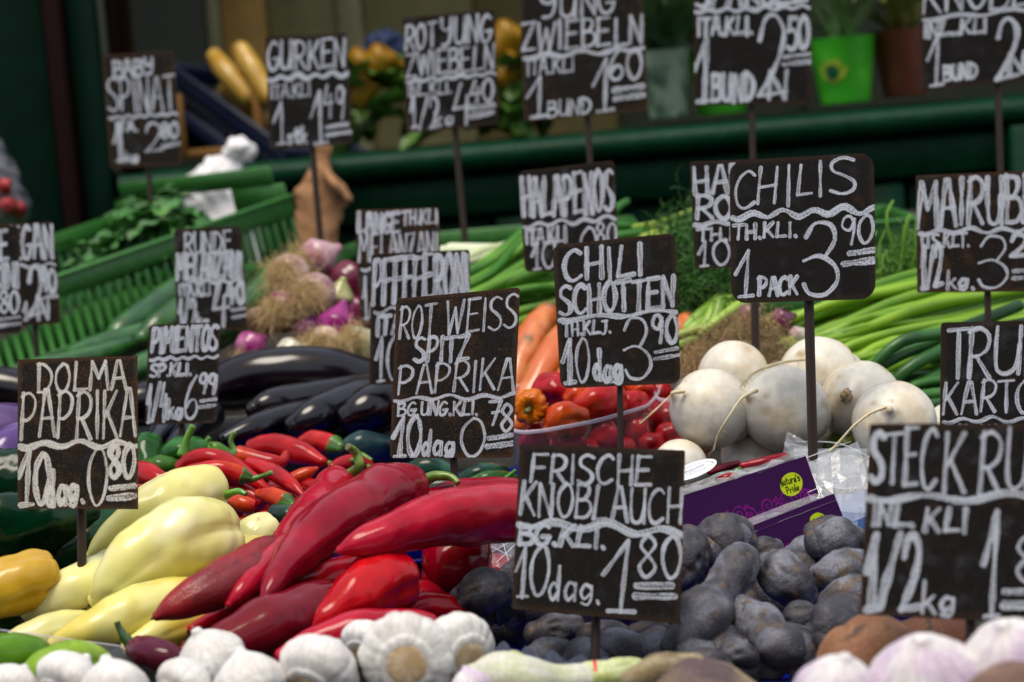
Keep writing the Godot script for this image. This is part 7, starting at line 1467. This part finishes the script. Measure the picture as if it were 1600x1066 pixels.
	price_sign("clean black sign TRUFFEL KARTOFFEL at the right edge, behind the STECKRUBEN sign", [Vector3(0.4361, 1.1817, -2.5862), Vector3(0.6074, 1.1706, -2.5851), Vector3(0.5933, 1.0434, -2.5528), Vector3(0.4204, 1.0572, -2.5541)], 0.004,
		[["T", 0.05, 0.16, 0.06, 0.45, 9.0], ["R", 0.16, 0.29, 0.05, 0.44, 8.5], ["U", 0.31, 0.47, 0.05, 0.42, 8.5], ["FFEL", 0.50, 0.96, 0.05, 0.43, 8.0], ["KARTOFFEL", 0.02, 0.97, 0.47, 0.72, 6.5], ["~", 0.02, 0.98, 0.775, 0.02, 5.5, 4.5], ["INL.KLI", 0.03, 0.4, 0.82, 0.92, 5.0]], 0.05, 0.35, 120, Vector2i(430, 330), [Vector3(0.5046, 1.0511, -2.5535), Vector3(0.5026, 1.0127, -2.5498), 0.0039])
	price_sign("blurred large sign STECKRUBEN 1/2 kg in front at the right edge", [Vector3(0.2596, 1.1836, -1.8831), Vector3(0.4225, 1.1708, -1.8819), Vector3(0.4013, 1.0259, -1.8479), Vector3(0.2372, 1.0482, -1.85)], 0.001,
		[["S", 0.015, 0.07, 0.04, 0.30, 6.0], ["T", 0.075, 0.145, 0.04, 0.30, 6.5], ["E", 0.165, 0.225, 0.03, 0.33, 6.5], ["C", 0.24, 0.31, 0.03, 0.34, 6.5], ["K", 0.34, 0.44, 0.04, 0.34, 6.5], ["R", 0.50, 0.60, 0.04, 0.36, 6.5], ["U", 0.63, 0.73, 0.03, 0.34, 6.5], ["BEN", 0.77, 0.98, 0.03, 0.34, 6.0], ["~", 0.02, 0.98, 0.38, 0.018, 2.5, 7.5], ["INL.", 0.03, 0.22, 0.42, 0.53, 5.0], ["KLI", 0.27, 0.46, 0.44, 0.56, 5.0], ["1/2", 0.02, 0.26, 0.57, 0.96, 6.0], ["kg", 0.27, 0.42, 0.82, 0.98, 6.5], ["1", 0.54, 0.62, 0.43, 0.96, 8.0], ["80", 0.68, 0.90, 0.58, 0.80, 7.0], ["=", 0.64, 0.92, 0.84, 6.0], ["=", 0.64, 0.92, 0.91, 6.0]], 0.3, 0.45, 121, Vector2i(420, 390), [Vector3(0.3193, 1.0377, -1.849), Vector3(0.3185, 1.0181, -1.8471), 0.0038])
	price_sign("blurred sign FRISCHE KNOBLAUCH 10 dag 1.80 in front of the purple potatoes", [Vector3(-0.0011, 1.1616, -2.102), Vector3(0.1352, 1.1445, -2.1004), Vector3(0.1173, 1.0061, -2.067), Vector3(-0.0192, 1.0306, -2.0693)], 0.002,
		[["FRISCHE", 0.08, 0.80, 0.05, 0.22, 7.0], ["KNOBLAUCH", 0.02, 0.99, 0.23, 0.43, 7.0], ["~", 0.02, 0.99, 0.475, 0.022, 3.0, 8.5], ["BG.KLI.", 0.02, 0.54, 0.48, 0.60, 6.0], ["1", 0.01, 0.09, 0.62, 0.92, 7.0], ["0", 0.10, 0.21, 0.61, 0.91, 7.5], ["dag.", 0.21, 0.52, 0.72, 0.92, 6.5], ["1", 0.54, 0.75, 0.53, 0.95, 8.5], ["80", 0.74, 0.99, 0.50, 0.74, 8.0], ["=", 0.73, 0.94, 0.79, 6.5], ["=", 0.73, 0.96, 0.85, 6.5]], 0.35, 0.15, 122, Vector2i(400, 410), [Vector3(0.0494, 1.0168, -2.073), Vector3(0.045, 0.9815, -2.0646), 0.0039])

# ------------------------------------------------------------------ prints
func ink(out: PackedByteArray, c: Color):
	for i in cw * ch:
		var f := cov[i]
		if f > 0.02:
			out[i * 3] = int(lerpf(out[i * 3], c.r * 255, f)); out[i * 3 + 1] = int(lerpf(out[i * 3 + 1], c.g * 255, f)); out[i * 3 + 2] = int(lerpf(out[i * 3 + 2], c.b * 255, f))
			cov[i] = 0.0

func carton_print(kind: int) -> ImageTexture:
	cw = 560; ch = 190
	cov = PackedFloat32Array(); cov.resize(cw * ch)
	rng.seed = 60 + kind
	var out := PackedByteArray(); out.resize(cw * ch * 3)
	for i in cw * ch:
		out[i * 3] = 50; out[i * 3 + 1] = 14; out[i * 3 + 2] = 66
	# magenta scroll ornament along the lower edge
	for k in 10:
		var c := Vector2(cw * (0.30 + 0.07 * k), ch * (0.66 + 0.10 * sin(k * 2.1)))
		var pts: Array = []
		var dirn := 1.0 if k % 2 == 0 else -1.0
		for j in 26:
			var a := j * 0.45 * dirn + k
			var r := 3.0 + j * 1.15
			pts.append(c + Vector2(cos(a), sin(a)) * r)
		brush(pts, 2.4, 0.0)
		var tail: Array = []
		for j in 8: tail.append(pts[25] + Vector2(j * 5.0, 9.0 * sin(j * 0.8 + k)))
		brush(tail, 2.6, 0.0)
	ink(out, Color(0.46, 0.07, 0.46))
	# lime oval
	var oc := Vector2(cw * (0.85 if kind == 0 else 0.80), ch * 0.36)
	for y in ch:
		for x in cw:
			var p := (Vector2(x, y) - oc).rotated(0.22)
			var d := Vector2(p.x / 46.0, p.y / 36.0).length()
			cov[y * cw + x] = clampf((1.0 - d) * 30.0, 0, 1)
	ink(out, Color(0.68, 0.76, 0.12))
	words("Nature's", (oc.x - 38) / cw, (oc.x + 38) / cw, (oc.y - 25) / ch, (oc.y - 3) / ch, 2.6)
	words("Pride", (oc.x - 26) / cw, (oc.x + 24) / cw, (oc.y + 4) / ch, (oc.y + 25) / ch, 2.6)
	ink(out, Color(0.05, 0.06, 0.03))
	return ImageTexture.create_from_image(Image.create_from_data(cw, ch, false, Image.FORMAT_RGB8, out))

func sticker_print() -> ImageTexture:
	cw = 200; ch = 100
	cov = PackedFloat32Array(); cov.resize(cw * ch)
	rng.seed = 5
	var out := PackedByteArray(); out.resize(cw * ch * 3); out.fill(222)
	# small unreadable print: a dotted arc and three lines of tiny strokes
	for k in 22:
		var a := PI + PI * k / 21.0
		var c := Vector2(100 + cos(a) * 82, 56 + sin(a) * 38)
		brush([c, c + Vector2(3, 2)], 1.6, 0.0)
	for l in 3:
		var x := 62.0
		while x < 140:
			var w := rng.randf_range(4, 12)
			brush([Vector2(x, 44 + l * 12), Vector2(x + w, 42 + l * 12)], 2.4 if l == 0 else 1.5, 0.0)
			x += w + 5
	ink(out, Color(0.14, 0.2, 0.45))
	return ImageTexture.create_from_image(Image.create_from_data(cw, ch, false, Image.FORMAT_RGB8, out))
